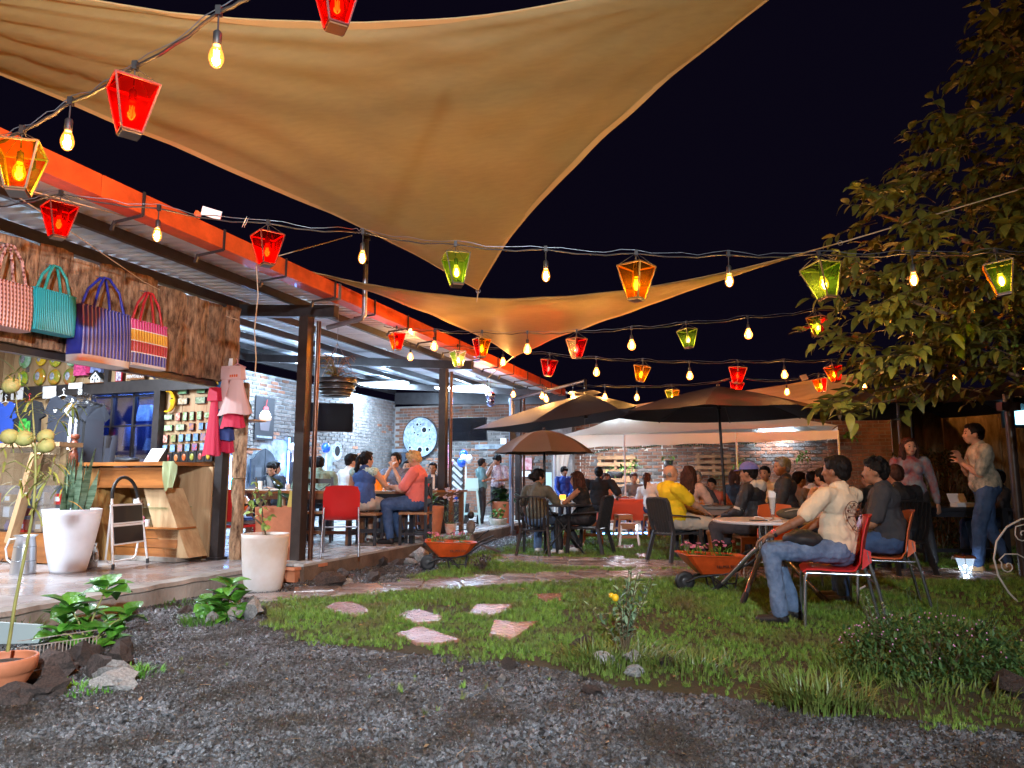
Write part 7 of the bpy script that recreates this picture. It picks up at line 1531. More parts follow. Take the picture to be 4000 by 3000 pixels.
charcoal=mat('charcoal cotton',(.045,.043,.05),.85,bump=.75,bscale=13,stretch=(1,1,.7));jacket=mat('dark jacket',(.018,.017,.020),.6,bump=.75,bscale=13,stretch=(1,1,.7));blue_rim=mat('periwinkle cap',(.12,.13,.42),.7);white_shoe=mat('white leather shoe',(.65,.62,.58),.4)
def loc(sx,y,z=0.):q=at(sx,1900,y);return Vector((q.x,y,z))
mloc=loc(3262,5.95);MR=R(60)
o,Hd,T,elb=person('man in a cream T-shirt and blue jeans on the red chair, face turned away',mloc,MR,seat=.445,skin='skin3',shirt=cream,pants=jeansl,s=1.05,vox=.0065,w=.98,lean=-.05,head=(-.25,.05),twist=-.62,hl=(-.36,.44,.67),hr=(.06,.36,.62),knees=[(-.32,.45,.545),(-.05,.49,.535)],feet=[(-.33,.40,.09),(-.07,.34,.09)],curl=.55,handn=[(-.2,.3,-1),(0,0,-1)],face=False,pole=[(-.9,-.35,-.6),(.7,-.5,-.9)])
wr=elb[0][2];fd=(elb[0][2]-elb[0][1]).normalized();q=wr-fd*.035;X,Y,Z=frame_z(fd)
MB().tube([q-fd*.011,q+fd*.011],.034,14).build('watch_strap',M['black'],o);MB().tube([q+Vector((-.034,0,.012)),q+Vector((-.043,0,.015))],.019,16).build('watch_face',M['chrome'],o)
bc=T(.02,-.135,.30)
th_=[];pr=mat('dark brown print',(.10,.045,.035),.8)
pm3=Matrix.Rotation(.0,3,'Z')
ring=MB();PB=lambda x,z:T(x-.075,-.166*math.sqrt(max(.05,1-((x-.075)/.225)**2)),z)
pts_=[PB(.015+.088*math.cos(a*.2244),.27+.115*math.sin(a*.2244)) for a in range(29)];ring.tube(pts_,.003,5,cap=False);ring.build('print_ring',pr,o)
MB().tube([PB(-.055,.27),PB(.015,.27),PB(.085,.27)],.0025,5).build('print_line',pr,o)
for i,ch in enumerate('BRIXTON'):
 a=math.pi*(1.02-i/6*1.04);c_=PB(.015+.068*math.cos(a),.268+.090*math.sin(a));text_part('print_letter',ch,.036,pr,o,c_,(R(90),-(a-math.pi/2),0) if False else(R(90),(math.pi/2-a),-.60),extr=.003)
for i,ch in enumerate('MFG'):
 a=-math.pi*(.68-i/2*.36);c_=PB(.015+.072*math.cos(a),.268+.092*math.sin(a));text_part('print_letter',ch,.034,pr,o,c_,(R(90),(-math.pi/2-a),-.60),extr=.003)
MB().tube([PB(-.03,.29),PB(-.03,.32),PB(.04,.32),PB(.04,.285)],.0022,5).build('print_mark',pr,o);MB().tube([PB(-.02,.245),PB(.005,.215),PB(.04,.25)],.0022,5).build('print_mark',pr,o)
MB().rcone(T(-.03,.12,.06),.07,T(.09,.22,.0),.085,12).build('waist_bag',jacket,o) if False else None
bgo=thing('waist_bag','black crumpled bag on the lap of the man in the cream T-shirt','bag',mloc+Matrix.Rotation(MR,3,'Z')@Vector((-.16,.25,.66)),MR);mb=MB();mb.ball((0,0,0),.15,18,(1.0,1.05,.55));mb.v=[(x+.02*noise.noise(Vector((x*18,y*18,z*18))),y,z+.03*noise.noise(Vector((x*16,y*16,4)))) for x,y,z in mb.v];mb.build('cloth',jacket,bgo)
o,Hd,T,elb=person('man in a charcoal T-shirt sitting on the orange chair behind the man in cream',loc(3468,6.75),R(60),seat=.445,skin='skin1',shirt=charcoal,pants=jeans,s=1.06,w=1.12,lean=.10,head=(.1,.1),hl=(-.25,.35,.62),hr=(.12,.30,.62),style='curly',vox=.010,face=False)
MB().tube([T(-.07,-.055,.44),T(0,-.09,.47),T(.07,-.055,.44)],.005,5).build('yellow_cord',mat('yellow cord',(.6,.35,.05),.6),o)
person('heavy bald man in a bright yellow polo shirt and pale shorts on a dark armchair',loc(2628,10.2),R(-80),seat=.43,skin='skin2',style='bald',shirt=yellow,pants=beige,shorts=True,s=1.07,w=1.25,lean=-.10,head=(0,.05),hl=(-.10,.36,.66),hr=(.14,.40,.64),vox=.010,shoes=charcoal)
person('woman with long brown hair in a pale pink top beside the man in yellow',loc(2690,10.75),R(-30),seat=.45,skin='skin2',hair='hair_brown',style='long',shirt=pinkc,female=True,lean=.02,hl=(-.15,.32,.68),hr=(.2,.36,.74),vox=.011,face=False,s=1.05)
person('grey haired man with a goatee facing the camera across the long table',loc(2722,12.0),R(175),seat=.45,skin='skin2',hair='hair_grey',style='short',shirt=charcoal,hl=(-.2,.3,.75),hr=(.2,.3,.75),vox=.014)
person('child in a light shirt leaning at the long table',loc(2752,11.7),R(120),seat=.42,skin='skin2',shirt=pinkc,s=.82,lean=.25,hl=(-.2,.35,.75),hr=(.2,.35,.75),vox=.013)
person('man in a pale shirt reaching over the long table',loc(2788,12.1),R(150),seat=.45,skin='skin1',shirt=mat('salmon shirt',(.45,.13,.09),.8),s=.92,lean=.2,hl=(-.3,.45,.78),hr=(.25,.45,.78),vox=.013,sleeve='long')
o,Hd,T,elb=person('man in a blue baseball cap and dark jacket with a white hood',loc(2952,8.95),R(52),seat=.46,skin='skin1',shirt=jacket,pants=charcoal,sleeve='long',s=1.05,w=1.15,lean=.08,hl=(-.2,.34,.66),hr=(.2,.34,.70),vox=.010,face=False,knees=[(-.16,.45,.53),(.12,.42,.53)])
cap_on(o,Hd,blue_rim);c=MB();c.rcone(T(-.09,-.05,.46),.055,T(.09,-.05,.46),.055,12);c.ball(T(0,-.10,.44),1,14,(.11,.06,.075));skinned(c,'hood',beige,o,.012,.01,14)
for sg,(sh,e_,h_) in zip((-1,1),elb):MB().tube([sh.lerp(e_,.86),sh.lerp(e_,.95)],.066,14).build('sleeve_band',beige,o)
person('grey haired woman in a black cardigan turned to the left',loc(3068,9.5),R(70),seat=.50,skin='skin1',hair='hair_grey',style='short',shirt=jacket,sleeve='long',female=True,s=1.08,head=(.45,0),hl=(-.2,.3,.7),hr=(.2,.3,.7),vox=.010,w=1.1)
person('young man in a grey hoodie looking right',loc(3118,10.95),R(-75),seat=.43,skin='skin1',shirt=grey2,sleeve='long',s=1.0,hl=(-.15,.33,.7),hr=(.15,.33,.7),vox=.013)
person('dark haired man in a pale shirt looking right beyond the grey hoodie',loc(3172,11.8),R(-60),seat=.45,skin='skin1',shirt=whitec,vox=.014,hl=(-.15,.33,.7),hr=(.15,.33,.7))
person('person with glasses in a dark blue top under the white tent',loc(2868,12.6),R(-70),seat=.47,skin='skin2',hair='hair_brown',shirt=navy,vox=.014,style='bob',hl=(-.15,.33,.75),hr=(.15,.33,.75))
person('person in a white cap behind the grey haired woman',loc(2992,11.3),R(140),seat=.52,skin='skin1',shirt=whitec,vox=.014,hl=(-.15,.33,.75),hr=(.15,.33,.75))
person('man in a pale top behind the head of the man in cream',loc(3222,9.2),R(30),seat=.46,skin='skin2',shirt=pinkc,vox=.013,hl=(-.15,.33,.7),hr=(.15,.33,.7),face=False)
person('person with brown hair and a black jacket, back to the camera',loc(3505,8.8),R(8),seat=.42,skin='skin1',hair='hair_brown',shirt=jacket,sleeve='long',s=1.06,w=1.2,vox=.012,face=False,hl=(-.2,.34,.7),hr=(.2,.34,.7))
person('person in a peach shirt left of the white thin pipe',loc(3540,10.6),R(70),seat=.45,skin='skin1',shirt=mat('peach shirt',(.6,.25,.15),.8),vox=.014,hl=(-.2,.34,.7),hr=(.2,.34,.7))
o,Hd,T,elb=person('person in a grey cap half hidden at the right hand crowd',loc(3462,10.8),R(110),seat=.47,skin='skin1',shirt=charcoal,vox=.014,hl=(-.2,.34,.7),hr=(.2,.34,.7));cap_on(o,Hd,greyc)
person('dark haired diner behind the man in charcoal',loc(3400,10.3),R(20),seat=.44,skin='skin1',shirt=jacket,vox=.014,face=False,hl=(-.2,.34,.7),hr=(.2,.34,.7))
person('diner in dark clothes at the right hand table behind the walking man',loc(3905,10.2),R(75),seat=.45,skin='skin1',shirt=jacket,sleeve='long',vox=.014,hl=(-.2,.36,.78),hr=(.2,.36,.78),pants=jeans,shoes=white_shoe)
person('woman in a dark red patterned blouse and black trousers walking on the path',loc(3562,9.6),R(160),skin='skin2',hair='hair_brown',style='long',shirt=patt,pants=jacket,sleeve='long',female=True,s=1.03,head=(.2,.0),vox=.010,hl=(-.28,.02,.78),hr=(.24,.22,1.05),knees=[(-.12,.12,.50),(.12,-.02,.50)],feet=[(-.15,.16,.085),(.16,-.22,.12)])
person('man in a pale printed shirt and blue jeans walking left past the garden light',loc(3850,9.1),R(72),skin='skin2',style='short',shirt=aloha,pants=jeans,shoes=mat('tan shoe',(.45,.26,.12),.5),s=1.13,w=1.08,lean=.08,head=(.1,.1),vox=.010,hl=(.02,.21,1.20),hr=(-.02,.24,1.26),knees=[(-.10,.12,.52),(.10,-.02,.50)],feet=[(-.10,.16,.085),(.10,-.18,.10)])
person('woman in an olive T-shirt with a low bun, back to the camera',loc(2096,11.0),R(-22),seat=.43,skin='skin1',style='bun',shirt=olive,pants=jeansl,female=True,s=1.04,lean=.10,head=(-.7,0),hl=(-.22,.40,.75),hr=(.2,.42,.75),vox=.010,face=True,shoes=white_shoe)
person('woman with long dark hair in a black sleeveless top leaning left',loc(2292,11.2),R(66),seat=.43,skin='skin1',hair='hair_brown',style='long',shirt=blackc,sleeve='none',pants=jacket,female=True,s=1.02,lean=.22,hl=(-.05,.52,.83),hr=(.18,.25,.60),vox=.009,shoes=white_shoe,knees=[(-.12,.44,.5),(.12,.42,.52)],feet=[(-.13,.40,.085),(.14,.20,.10)])
person('boy with a dark fringe in a blue jacket standing behind the small parasol',loc(2205,16.0),R(178),skin='skin2',style='fringe',shirt=bluec,sleeve='long',s=.86,hl=(-.12,.28,.92),hr=(.12,.28,.92),vox=.012,head=(.3,.15))
person('man in a black T-shirt sitting with his back to the camera beyond the parasol',loc(2340,14.3),R(-8),seat=.5,skin='skin1',shirt=blackc,s=1.05,w=1.2,vox=.013,face=False,lean=.1,hl=(-.2,.3,.7),hr=(.35,.2,.75))
person('woman hidden behind the man in black at the tent edge',loc(2366,15.6),R(190),seat=.45,skin='skin1',hair='hair_brown',style='bob',shirt=pinkc,vox=.015,female=True)
person('woman in a grey striped sweater sitting at the orange cloth table',loc(2475,15.9),R(180),seat=.46,skin='skin2',hair='hair_brown',style='short',shirt=greyc,sleeve='long',female=True,vox=.012,hl=(-.2,.3,.76),hr=(.2,.3,.76),head=(0,-.2))
person('woman in a white T-shirt with a red ponytail turned away beside the tent pole',loc(2545,14.6),R(-25),seat=.46,skin='skin1',hair='hair_brown',style='pony',shirt=whitec,pants=jeans,female=True,vox=.012,face=False,lean=.12,roll=-.2,hl=(-.2,.36,.76),hr=(.2,.3,.72))
o,Hd,T,elb=person('man in a grey teal shirt and black trousers standing and singing on the deck',loc(1878,15.7,.12),R(-70),skin='skin1',style='short',shirt=tealc,pants=jacket,s=.90,vox=.010,hl=(-.05,.28,1.36),hr=(.25,.18,1.15),head=(.25,0),handn=[(.3,-.5,.3),(0,0,-1)]);MB().rcone(Hd(0,.17,-.05),.014,Hd(.02,.27,.03),.02,10).build('microphone',M['black'],o)
o,Hd,T,elb=person('second singer in a white floral shirt holding a microphone to his mouth',loc(1945,16.3,.12),R(150),skin='skin1',style='fringe',shirt=flor,pants=jacket,s=.95,vox=.010,hl=(-.15,.25,1.05),hr=(.06,.22,1.38),head=(-.2,.05),sleeve='short',handn=[(0,0,-1),(-.4,-.5,.2)]);MB().rcone(Hd(.03,.13,-.06),.02,Hd(.07,.24,-.12),.014,10).build('microphone',M['black'],o)
D_=DK
person('man in a white T-shirt with slicked hair sitting left of the woman in blue',loc(1352,11.55,D_),R(-45),seat=.46,skin='skin2',shirt=whitec,pants=beige,s=1.06,vox=.010,lean=.1,head=(-.3,.1),hl=(-.2,.36,.76),hr=(.2,.36,.76))
o,Hd,T,elb=person('woman in a blue off the shoulder top with a dark ponytail, seen from behind',loc(1418,10.75,D_),R(-22),seat=.47,skin='skin2',style='pony',shirt=bluetop,pants=beige,shorts=True,sleeve='none',female=True,s=1.05,vox=.010,w=1.12,head=(-.5,.05),lean=.08,hl=(-.22,.38,.79),hr=(.25,.42,.79),face=False,shoes=white_shoe)
c=MB();c.rcone(T(-.17,-.02,.43),.062,T(.17,-.02,.43),.062,12);skinned(c,'ruffle',mat('white green print ruffle',(.62,.68,.62),.8,col2=(.2,.35,.25),vscale=30),o,.011,.02,22)
person('woman in a grey printed blouse resting her chin on folded hands, facing the camera',loc(1545,12.3,D_),R(172),seat=.46,skin='skin2',style='bun',shirt=grayprint,pants=jeans,female=True,s=1.08,vox=.010,w=1.12,hl=(-.03,.20,1.04),hr=(.03,.20,1.04),head=(-.15,0),handn=[(.5,-.3,.3),(-.5,-.3,.3)],pole=[(-.5,.1,-.9),(.5,.1,-.9)])
o,Hd,T,elb=person('woman with short blond hair in a coral T-shirt looking down at her phone',loc(1632,10.8,D_),R(82),seat=.47,skin='skin2',hair='hair_blond',style='curly',shirt=coral,pants=jeans,female=True,s=1.05,vox=.010,w=1.22,head=(0,-.5),lean=.04,hl=(-.12,.38,.80),hr=(.10,.36,.80),knees=[(-.13,.42,.55),(.13,.40,.55)],feet=[(-.12,.36,.09),(.12,.28,.09)]);MB().box((0,.44,.84),(.075,.14,.01),mat3=Matrix.Rotation(.5,3,'X')).build('phone',M['black'],o)
person('person in a white top mostly hidden behind the blond woman',loc(1594,13.0,D_),R(150),seat=.46,skin='skin2',style='short',shirt=whitec,vox=.013,head=(.6,.0))
person('person bending in a camouflage shirt, left, behind the big post',loc(1195,11.9,D_),R(-15),seat=.46,skin='skin1',style='short',shirt=camo,vox=.012,lean=.25,face=False,s=1.05)
person('person bending in a pale green camouflage shirt, right, behind the long table',loc(1252,11.9,D_),R(25),seat=.46,skin='skin1',style='short',shirt=camo,vox=.012,lean=.3,face=False,s=1.06)
person('dark haired woman leaning close to the young man at the cupcake wall',loc(1030,12.9,D_),R(-70),seat=.46,skin='skin2',style='long',shirt=greyc,female=True,vox=.011,lean=.25,hl=(-.15,.33,.78),hr=(.15,.33,.78))
person('young man with dark hair looking down at the cupcake wall table',loc(1082,12.9,D_),R(160),seat=.44,skin='skin2',style='short',shirt=navy,vox=.011,lean=.25,head=(.3,-.4),hl=(-.15,.33,.78),hr=(.15,.33,.78))
person('person in blue seen behind the second post',loc(1690,13.9,D_),R(175),seat=.44,skin='skin1',style='short',shirt=navy,vox=.013,hl=(-.2,.3,.76),hr=(.2,.3,.76))
flush_people()
# ================================================================== PARASOLS AND TENT
def parasol(label,apex,rim,cloth,ribs=None,name='parasol',vent=False,sag=.06,pole=None,polem=None,belly=.12,scallop=.03):
 apex=Vector(apex);rim=[Vector(v) for v in rim];c=Vector((apex.x,apex.y,0));o=thing(name,label,'parasol',c);n=len(rim);N=8
 for k in range(n):
  a,b=rim[k],rim[(k+1)%n];vs=[]
  for i in range(N+1):
   f=i/N
   for j in range(7):
    t=j/6;e=a.lerp(b,t);e=e+(apex-e)*(scallop*math.sin(math.pi*t));p=apex.lerp(e,f);p.z+=belly*f*(1-f)*(apex.z-e.z)*2.2-sag*f*math.sin(math.pi*t)*.5;vs.append(p-c)
  mb=MB();mb.add(vs,[(i*7+j,i*7+j+1,(i+1)*7+j+1,(i+1)*7+j) for i in range(N) for j in range(6)],0,True)
  m2=[v-Vector((0,0,.004)) for v in vs];mb.add(m2,[((i+1)*7+j,(i+1)*7+j+1,i*7+j+1,i*7+j) for i in range(N) for j in range(6)],0,True)
  mb.build('panel',cloth,o)
  mb=MB();P=[apex.lerp(a,t)+Vector((0,0,belly*t*(1-t)*(apex.z-a.z)*2.2-.012))-c for t in(0,.25,.5,.75,1)];mb.tube(P,.009,6);mb.build('rib',M['black'],o)
  hub=apex+Vector((0,0,-.42*(apex.z-min(v.z for v in rim))-.15));MB().tube([hub-c,apex.lerp(a,.55)-c+Vector((0,0,.0))],.007,6).build('strut',M['black'],o)
 MB().tube([hub-c+Vector((0,0,-.04)),hub-c+Vector((0,0,.04))],.04,12).build('hub',M['black'],o)
 MB().ball(apex-c+Vector((0,0,.02)),.03,10).build('finial',M['black'],o)
 if vent:
  mb=MB();vs=[apex+Vector((0,0,.10))-c]
  for k in range(16):a=k/16*6.283;vs.append(apex-c+Vector((math.cos(a)*.32,math.sin(a)*.32,.02+.02*math.sin(a*4))))
  mb.add(vs,[(0,1+k,1+(k+1)%16) for k in range(16)],0,True);mb.build('vent_flap',cloth,o)
 if pole:MB().tube([Vector(pole)-c,hub-c,apex-c],.022,10).build('pole',polem or M['black'],o)
 return o
parasol('big charcoal cantilever parasol tilted over the left half of the lawn',(1.37,13.2,2.72),[(-.74,13.5,2.09),(.35,11.95,2.10),(1.75,11.7,2.30),(2.22,12.6,2.45),(2.38,14.3,2.42),(1.55,15.2,2.30),(.35,15.0,2.12)],M['canopy'],vent=True)
o=thing('parasol_mast','tall blue grey mast of the left cantilever parasol standing on the lawn edge','mast',gnd(1998,2091));q=Vector(o.location)
MB().tube([(0,0,0),(0,0,2.85)],.052,16).build('pole',mat('blue grey mast',(.17,.21,.30),.35,.4),o);MB().tube([(0,0,0),(0,0,.10)],.10,16).build('foot',mat('blue grey mast',(.17,.21,.30)),o)
MB().tube([(0,0,2.80),Vector((1.37,13.2,2.98))-q,Vector((1.37,13.2,2.75))-q],.03,10).build('arm',M['steel_dark'],o);MB().box((.03,-.06,2.05),(.14,.14,.30)).build('crank_box',M['black'],o);MB().tube([(.06,-.12,2.1),(.14,-.16,2.1),(.14,-.16,2.22)],.012,8).build('crank_handle',M['black'],o)
MB().tube([(0,0,.95),(0,0,.99)],.058,16).tube([(0,0,1.6),(0,0,1.62)],.057,16).build('collar',M['galv'],o)
parasol('middle charcoal parasol, the widest, standing at the long table',(3.38,11.6,2.66),[(3.38+1.72*math.cos(a),11.6+1.72*math.sin(a),2.20) for a in[R(22.5+45*k) for k in range(8)]],M['canopy'],pole=(3.44,11.6,0))
parasol('dark parasol half hidden by the tree at the right',(6.35,11.3,2.72),[(6.35+1.75*math.cos(a),11.3+1.75*math.sin(a),2.22) for a in[R(10+45*k) for k in range(8)]],M['canopy'],pole=(6.35,11.3,0))
parasol('dark parasol at the far right behind the walking man',(8.1,11.0,2.75),[(8.1+1.5*math.cos(a),11.0+1.5*math.sin(a),2.32) for a in[R(10+45*k) for k in range(8)]],M['canopy'],pole=(8.1,11.0,0))
parasol('small taupe parasol over the two women',(.51,11.35,1.92),[(.51+.80*math.cos(a),11.35+.80*math.sin(a),1.565) for a in[R(5+45*k) for k in range(8)]],M['canopy_brown'],pole=(.52,11.35,0),belly=.42,scallop=.02,sag=.03)
TP=Vector((2.47,15.7,0));u=Vector((.9455,-.3256,0));dv=DS
FL_=TP-u*1.6;FR_=TP+u*4.3;BL_,BR_=FL_+dv*2.5,FR_+dv*2.5
o=thing('party_tent','white party tent with a long orange lit valance','tent',TP);C_=TP
def val(a,b,z0,z1,name,sagx=.03,m_=None,n=44):
 vs=[]
 for i in range(n+1):
  p=a.lerp(b,i/n);wv=.025*math.sin(i*1.35)+.02*noise.noise(Vector((i*.4,0,a.x)))
  for q in range(5):f=q/4;vs.append(p+Vector((wv*(1-f)*.6,wv*(1-f),z0+(z1-z0)*f+(.012*math.sin(i*.9) if q==0 else 0)+(1-f)*.10*(i/n)))-C_)
 mb=MB();mb.add(vs,[(i*5+q,(i+1)*5+q,(i+1)*5+q+1,i*5+q+1) for i in range(n) for q in range(4)],0,True);return mb.build(name,m_ or M['tentcloth'],o)
val(FL_,FR_,1.84,2.12,'valance');val(BL_,BR_,1.84,2.1,'valance');val(FL_,BL_,1.84,2.1,'valance');val(FR_,BR_,1.95,2.2,'valance')
rdg=(FL_+BL_)/2+u*1.1+Vector((0,0,2.62));rdg2=(FR_+BR_)/2-u*1.1+Vector((0,0,2.74))
def roofp(pts,nm='roof_panel'):
 pts=[Vector(p)-C_ for p in pts];n=14;vs=[]
 for i in range(n+1):
  f=i/n;a=pts[0].lerp(pts[1],f);b=pts[3].lerp(pts[2],f) if len(pts)==4 else pts[2]
  for q in range(8):g=q/7;p=a.lerp(b,g);p.z+=.02*noise.noise(p*3)-.07*math.sin(math.pi*g);vs.append(p)
 mb=MB();mb.add(vs,[(i*8+q,(i+1)*8+q,(i+1)*8+q+1,i*8+q+1) for i in range(n) for q in range(7)],0,True);mb.build(nm,M['tentcloth'],o)
Z=lambda p,z:p+Vector((0,0,z))
roofp([Z(FL_,2.12),Z(FR_,2.22),rdg2,rdg]);roofp([Z(BL_,2.1),Z(BR_,2.2),rdg2,rdg]);roofp([Z(FL_,2.12),Z(BL_,2.1),rdg]);roofp([Z(FR_,2.22),Z(BR_,2.2),rdg2])
for p in(FL_,TP+u*.0,TP+u*2.35,FR_,BL_,BL_+u*2.1,BR_-u*2,BR_):MB().tube([p-C_,Z(p,2.12)-C_],.019,10).build('pole',M['white'],o)
for p,w_ in((FL_+u*.05,.35),(BL_,.35)):
 mb=MB();vs=[]
 for q in range(9):
  f=q/8;ww=w_*(1-.75*min(1,f/.75) if f<.75 else.25+(f-.75))
  for i in range(9):vs.append(p-C_+u*(ww*i/8)+Vector((0,.03*math.sin(i*2.4),1.9-1.7*f)))
 mb.add(vs,[(q*9+i,q*9+i+1,(q+1)*9+i+1,(q+1)*9+i) for q in range(8) for i in range(8)],0,True);mb.build('tied_curtain',M['tentcloth'],o)
mb=MB();rr=random.Random(2);G=[]
for k in range(4):
 a,b=FL_+u*(.35+1.1*k),FL_+u*(1.35+1.1*k)
 for i in range(22):t=i/21;p=a.lerp(b,t);p.z=1.86+.03*k-.12*math.sin(math.pi*t)*(1 if k==0 else.4);G.append(p+Vector((0,.10,0)))
go=thing('garland','dark garland of small leaves hanging under the tent valance','garland',G[0])
MB().tube([p-G[0] for p in G],.004,5).build('string',M['cable'],go);gl=MB().ball((0,0,0),.022,6);glm=_m(gl,'leaf_bead',M['leaf_dark'])
for p in G:place('leaf_bead',glm,go,p-G[0]+Vector((0,0,rr.uniform(-.03,.01))))
o=thing('tent_lamp','cool white tube lamp inside the white tent','lamp',(FL_+BL_)/2+u*1.2+Vector((0,0,2.25)));MB().tube([-u*.5,u*.5],.02,8).build('tube',emis('lit tube',COOL,25),o);lamp('AREA','tent_light',(0,0,-.04),34,(.85,.9,1),1.0,sy=.2,parent=o)
o=thing('tent_lamp','cool tube lamp at the right end of the white tent','lamp',BR_-u*1.1-dv*.3+Vector((0,0,2.2)));MB().tube([-u*.4,u*.4],.02,8).build('tube',emis('lit tube',COOL,25),o);lamp('AREA','tent_light',(0,0,-.04),7,(.85,.9,1),.8,sy=.2,parent=o)
a,b=gnd(2330,2092),gnd(2680,2085);c_=(a+b)/2;o=thing('led_strip','glowing blue white LED strip along the low tent platform','LED strip',c_+Vector((0,0,.03)),math.atan2(b.y-a.y,b.x-a.x));MB().box((0,0,0),((b-a).length,.03,.035)).build('strip',emis('blue led',(.12,.35,1),9),o)
lamp('AREA','led_glow',(0,-.03,0),8,(.3,.5,1),(b-a).length,sy=.03,rot=(R(60),0,0),parent=o)
mb=MB();P=[FL_-u*.3,FR_+u*.5,BR_+u*.5,BL_-u*.3];mb.prism([(p.x,p.y,.0) for p in P],(0,0,.05));o=mb.build('tent_floor',M['concrete']);tag(o,'low concrete floor under the tent',None,None,'structure')
# ================================================================== THINGS ON THE WALLS
def flatbox(name,label,cat,plane,val_,x0,y0,x1,y1,m_,th=.03,frame=None,parts=None):
 f=onS if plane=='s' else onT;a,b=Vector(f(x0,y0,val_)),Vector(f(x1,y1,val_));c=(a+b)/2;o=bthing(name,label,cat,c.x,c.y,c.z)
 W_=abs(a.y-b.y) if plane=='s' else abs(a.x-b.x);H_=abs(a.z-b.z)
 d=(lambda w_,t_,h_:(t_,w_,h_)) if plane=='s' else(lambda w_,t_,h_:(w_,t_,h_))
 MB().box((0,0,0),d(W_,th,H_)).build('panel',m_,o)
 return o,W_,H_
S9=SB-.07;T9=TW-.05
def quadT(o,pts,th,m_,nm):MB().prism(pts,(0,th,0)).build(nm,m_,o)
o,W_,H_=flatbox('banner','dark vertical banner with a cherry topped cupcake','banner','t',T9,1000,1545,1066,1722,mat('dark banner',(.018,.016,.02),.5),.02)
yy=-.016
def disc(o,cx,cz,rx,rz_,m_,nm,y=None,n=20):
 P=[(cx+math.cos(a*6.283/n)*rx,(y if y is not None else yy),cz+math.sin(a*6.283/n)*rz_) for a in range(n)];MB().prism(P,(0,.004,0)).build(nm,m_,o)
MB().prism([(-W_*.30,yy,-.02),(W_*.30,yy,-.02),(W_*.22,yy,-H_*.28),(-W_*.22,yy,-H_*.28)],(0,.004,0)).build('cup_print',mat('cup print',(.10,.08,.09),.5),o)
disc(o,0,-.0,W_*.33,.05,mat('cake print',(.40,.18,.10),.5),'cake_print',yy-.004)
for k,(dz,rx) in enumerate(((.05,.33),(.10,.28),(.14,.20))):disc(o,0,dz,W_*rx,.035,M['white_print'],'cream_print',yy-.006-.002*k)
disc(o,0,.21,W_*.13,.05,M['red_plastic'],'cherry_print',yy-.014);MB().tube([(0,yy-.01,.25),(.03,yy-.01,.40)],.006,5).build('cherry_stem_print',M['red_plastic'],o)
MB().box((0,yy,-H_*.43),(W_*.8,.004,.045)).build('caption_print',M['plaster'],o)
o,W_,H_=flatbox('banner','second dark banner with ice cream beside a blue light tube, behind the big post','banner','t',T9,1128,1705,1180,1905,mat('dark banner',(.018,.016,.02)),.02)
disc(o,.05,.10,W_*.3,.12,mat('berry print',(.6,.25,.25),.5,col2=(.8,.8,.8),vscale=20),'ice_cream_print')
o=bthing('light_tube','vertical blue light tube between the banners','light',onT(1122,1800,T9)[0],T9-.03,onT(1122,1800,T9)[2]);MB().tube([(0,0,-.55),(0,0,.5)],.018,8).build('tube',emis('blue led',(.12,.35,1),9),o);lamp('POINT','blue_glow',(0,-.08,0),6,(.2,.4,1),.05,parent=o)
o=bthing('light_tube','vertical blue light tube beside the bark column','light',onT(898,1850,T9)[0],T9-.03,onT(898,1850,T9)[2]);MB().tube([(0,0,-.5),(0,0,.35)],.018,8).build('tube',emis('blue led',(.12,.35,1),9),o);lamp('POINT','blue_glow',(0,-.08,0),6,(.2,.4,1),.05,parent=o)
a0,a1=Vector(onT(975,1790,T9)),Vector(onT(1078,1790,T9));zt0,zt1=onT(1025,1752,T9)[2],onT(1025,1895,T9)[2];cx=(a0.x+a1.x)/2;W_=abs(a1.x-a0.x)/2
o=bthing('saloon_doors','pair of dark carved swing doors with an arched top on the side wall','doors',cx,T9-.02,zt1);H_=zt0-zt1;dm=mat('dark blue grey wood',(.05,.06,.075),.5,var=.4,vscale=5)
for sg in(-1,1):
 P=[(sg*.01,0,0),(sg*.01,0,H_)]+[(sg*(.01+W_*t),0,H_-(H_*.30)*(t**1.3 if t<.8 else 1)) for t in(.2,.4,.6,.8,1)]+[(sg*W_,0,0)]
 if sg>0:P=P[::-1]
 MB().prism(P,(0,-.03,0)).build('door_leaf',dm,o)
 MB().box((sg*W_*.5,-.035,H_*.35),(W_*.62,.012,H_*.36)).build('raised_panel',dm,o)
 MB().box((sg*W_*.5,-.042,H_*.35),(W_*.46,.008,H_*.26)).build('raised_panel',mat('slate wood',(.09,.105,.125),.5),o)
MB().box((.02,-.05,H_*.45),(.02,.02,.08)).build('handle',M['chrome'],o)
a,b,c_=Vector(onT(1215,1575,3.2)),Vector(onT(1368,1590,3.2)),0
def screen(cx,cy,y,w_,h_,rz,label,arm=True):
 p=at(cx,cy,y);o=thing('screen',label,'television',p,rz,rot=(R(8),0,rz));MB().box((0,0,0),(w_,.045,h_)).build('casing',M['black'],o);MB().box((0,-.025,.006),(w_-.03,.006,h_-.035)).build('glass',M['screen'],o)
 if arm:MB().bar((0,.03,0),(0,.35,.1),.05,.05).build('bracket',M['steel_dark'],o)
 return o
screen(1292,1630,12.3,.76,.50,R(14),'switched off wall screen hanging just right of the big post')
screen(1826,1677,16.9,.98,.56,R(-19),'switched off wide screen on the brick end wall')
p=Vector(onS(1643,1708,S9));kk=abs(p.y-onS(1711,1708,S9)[1]);kz=abs(p.z-onS(1643,1788,S9)[2]);o=bthing('moon_disc','large round cratered moon picture on the brick wall','wall disc',S9-.02,p.y,p.z)
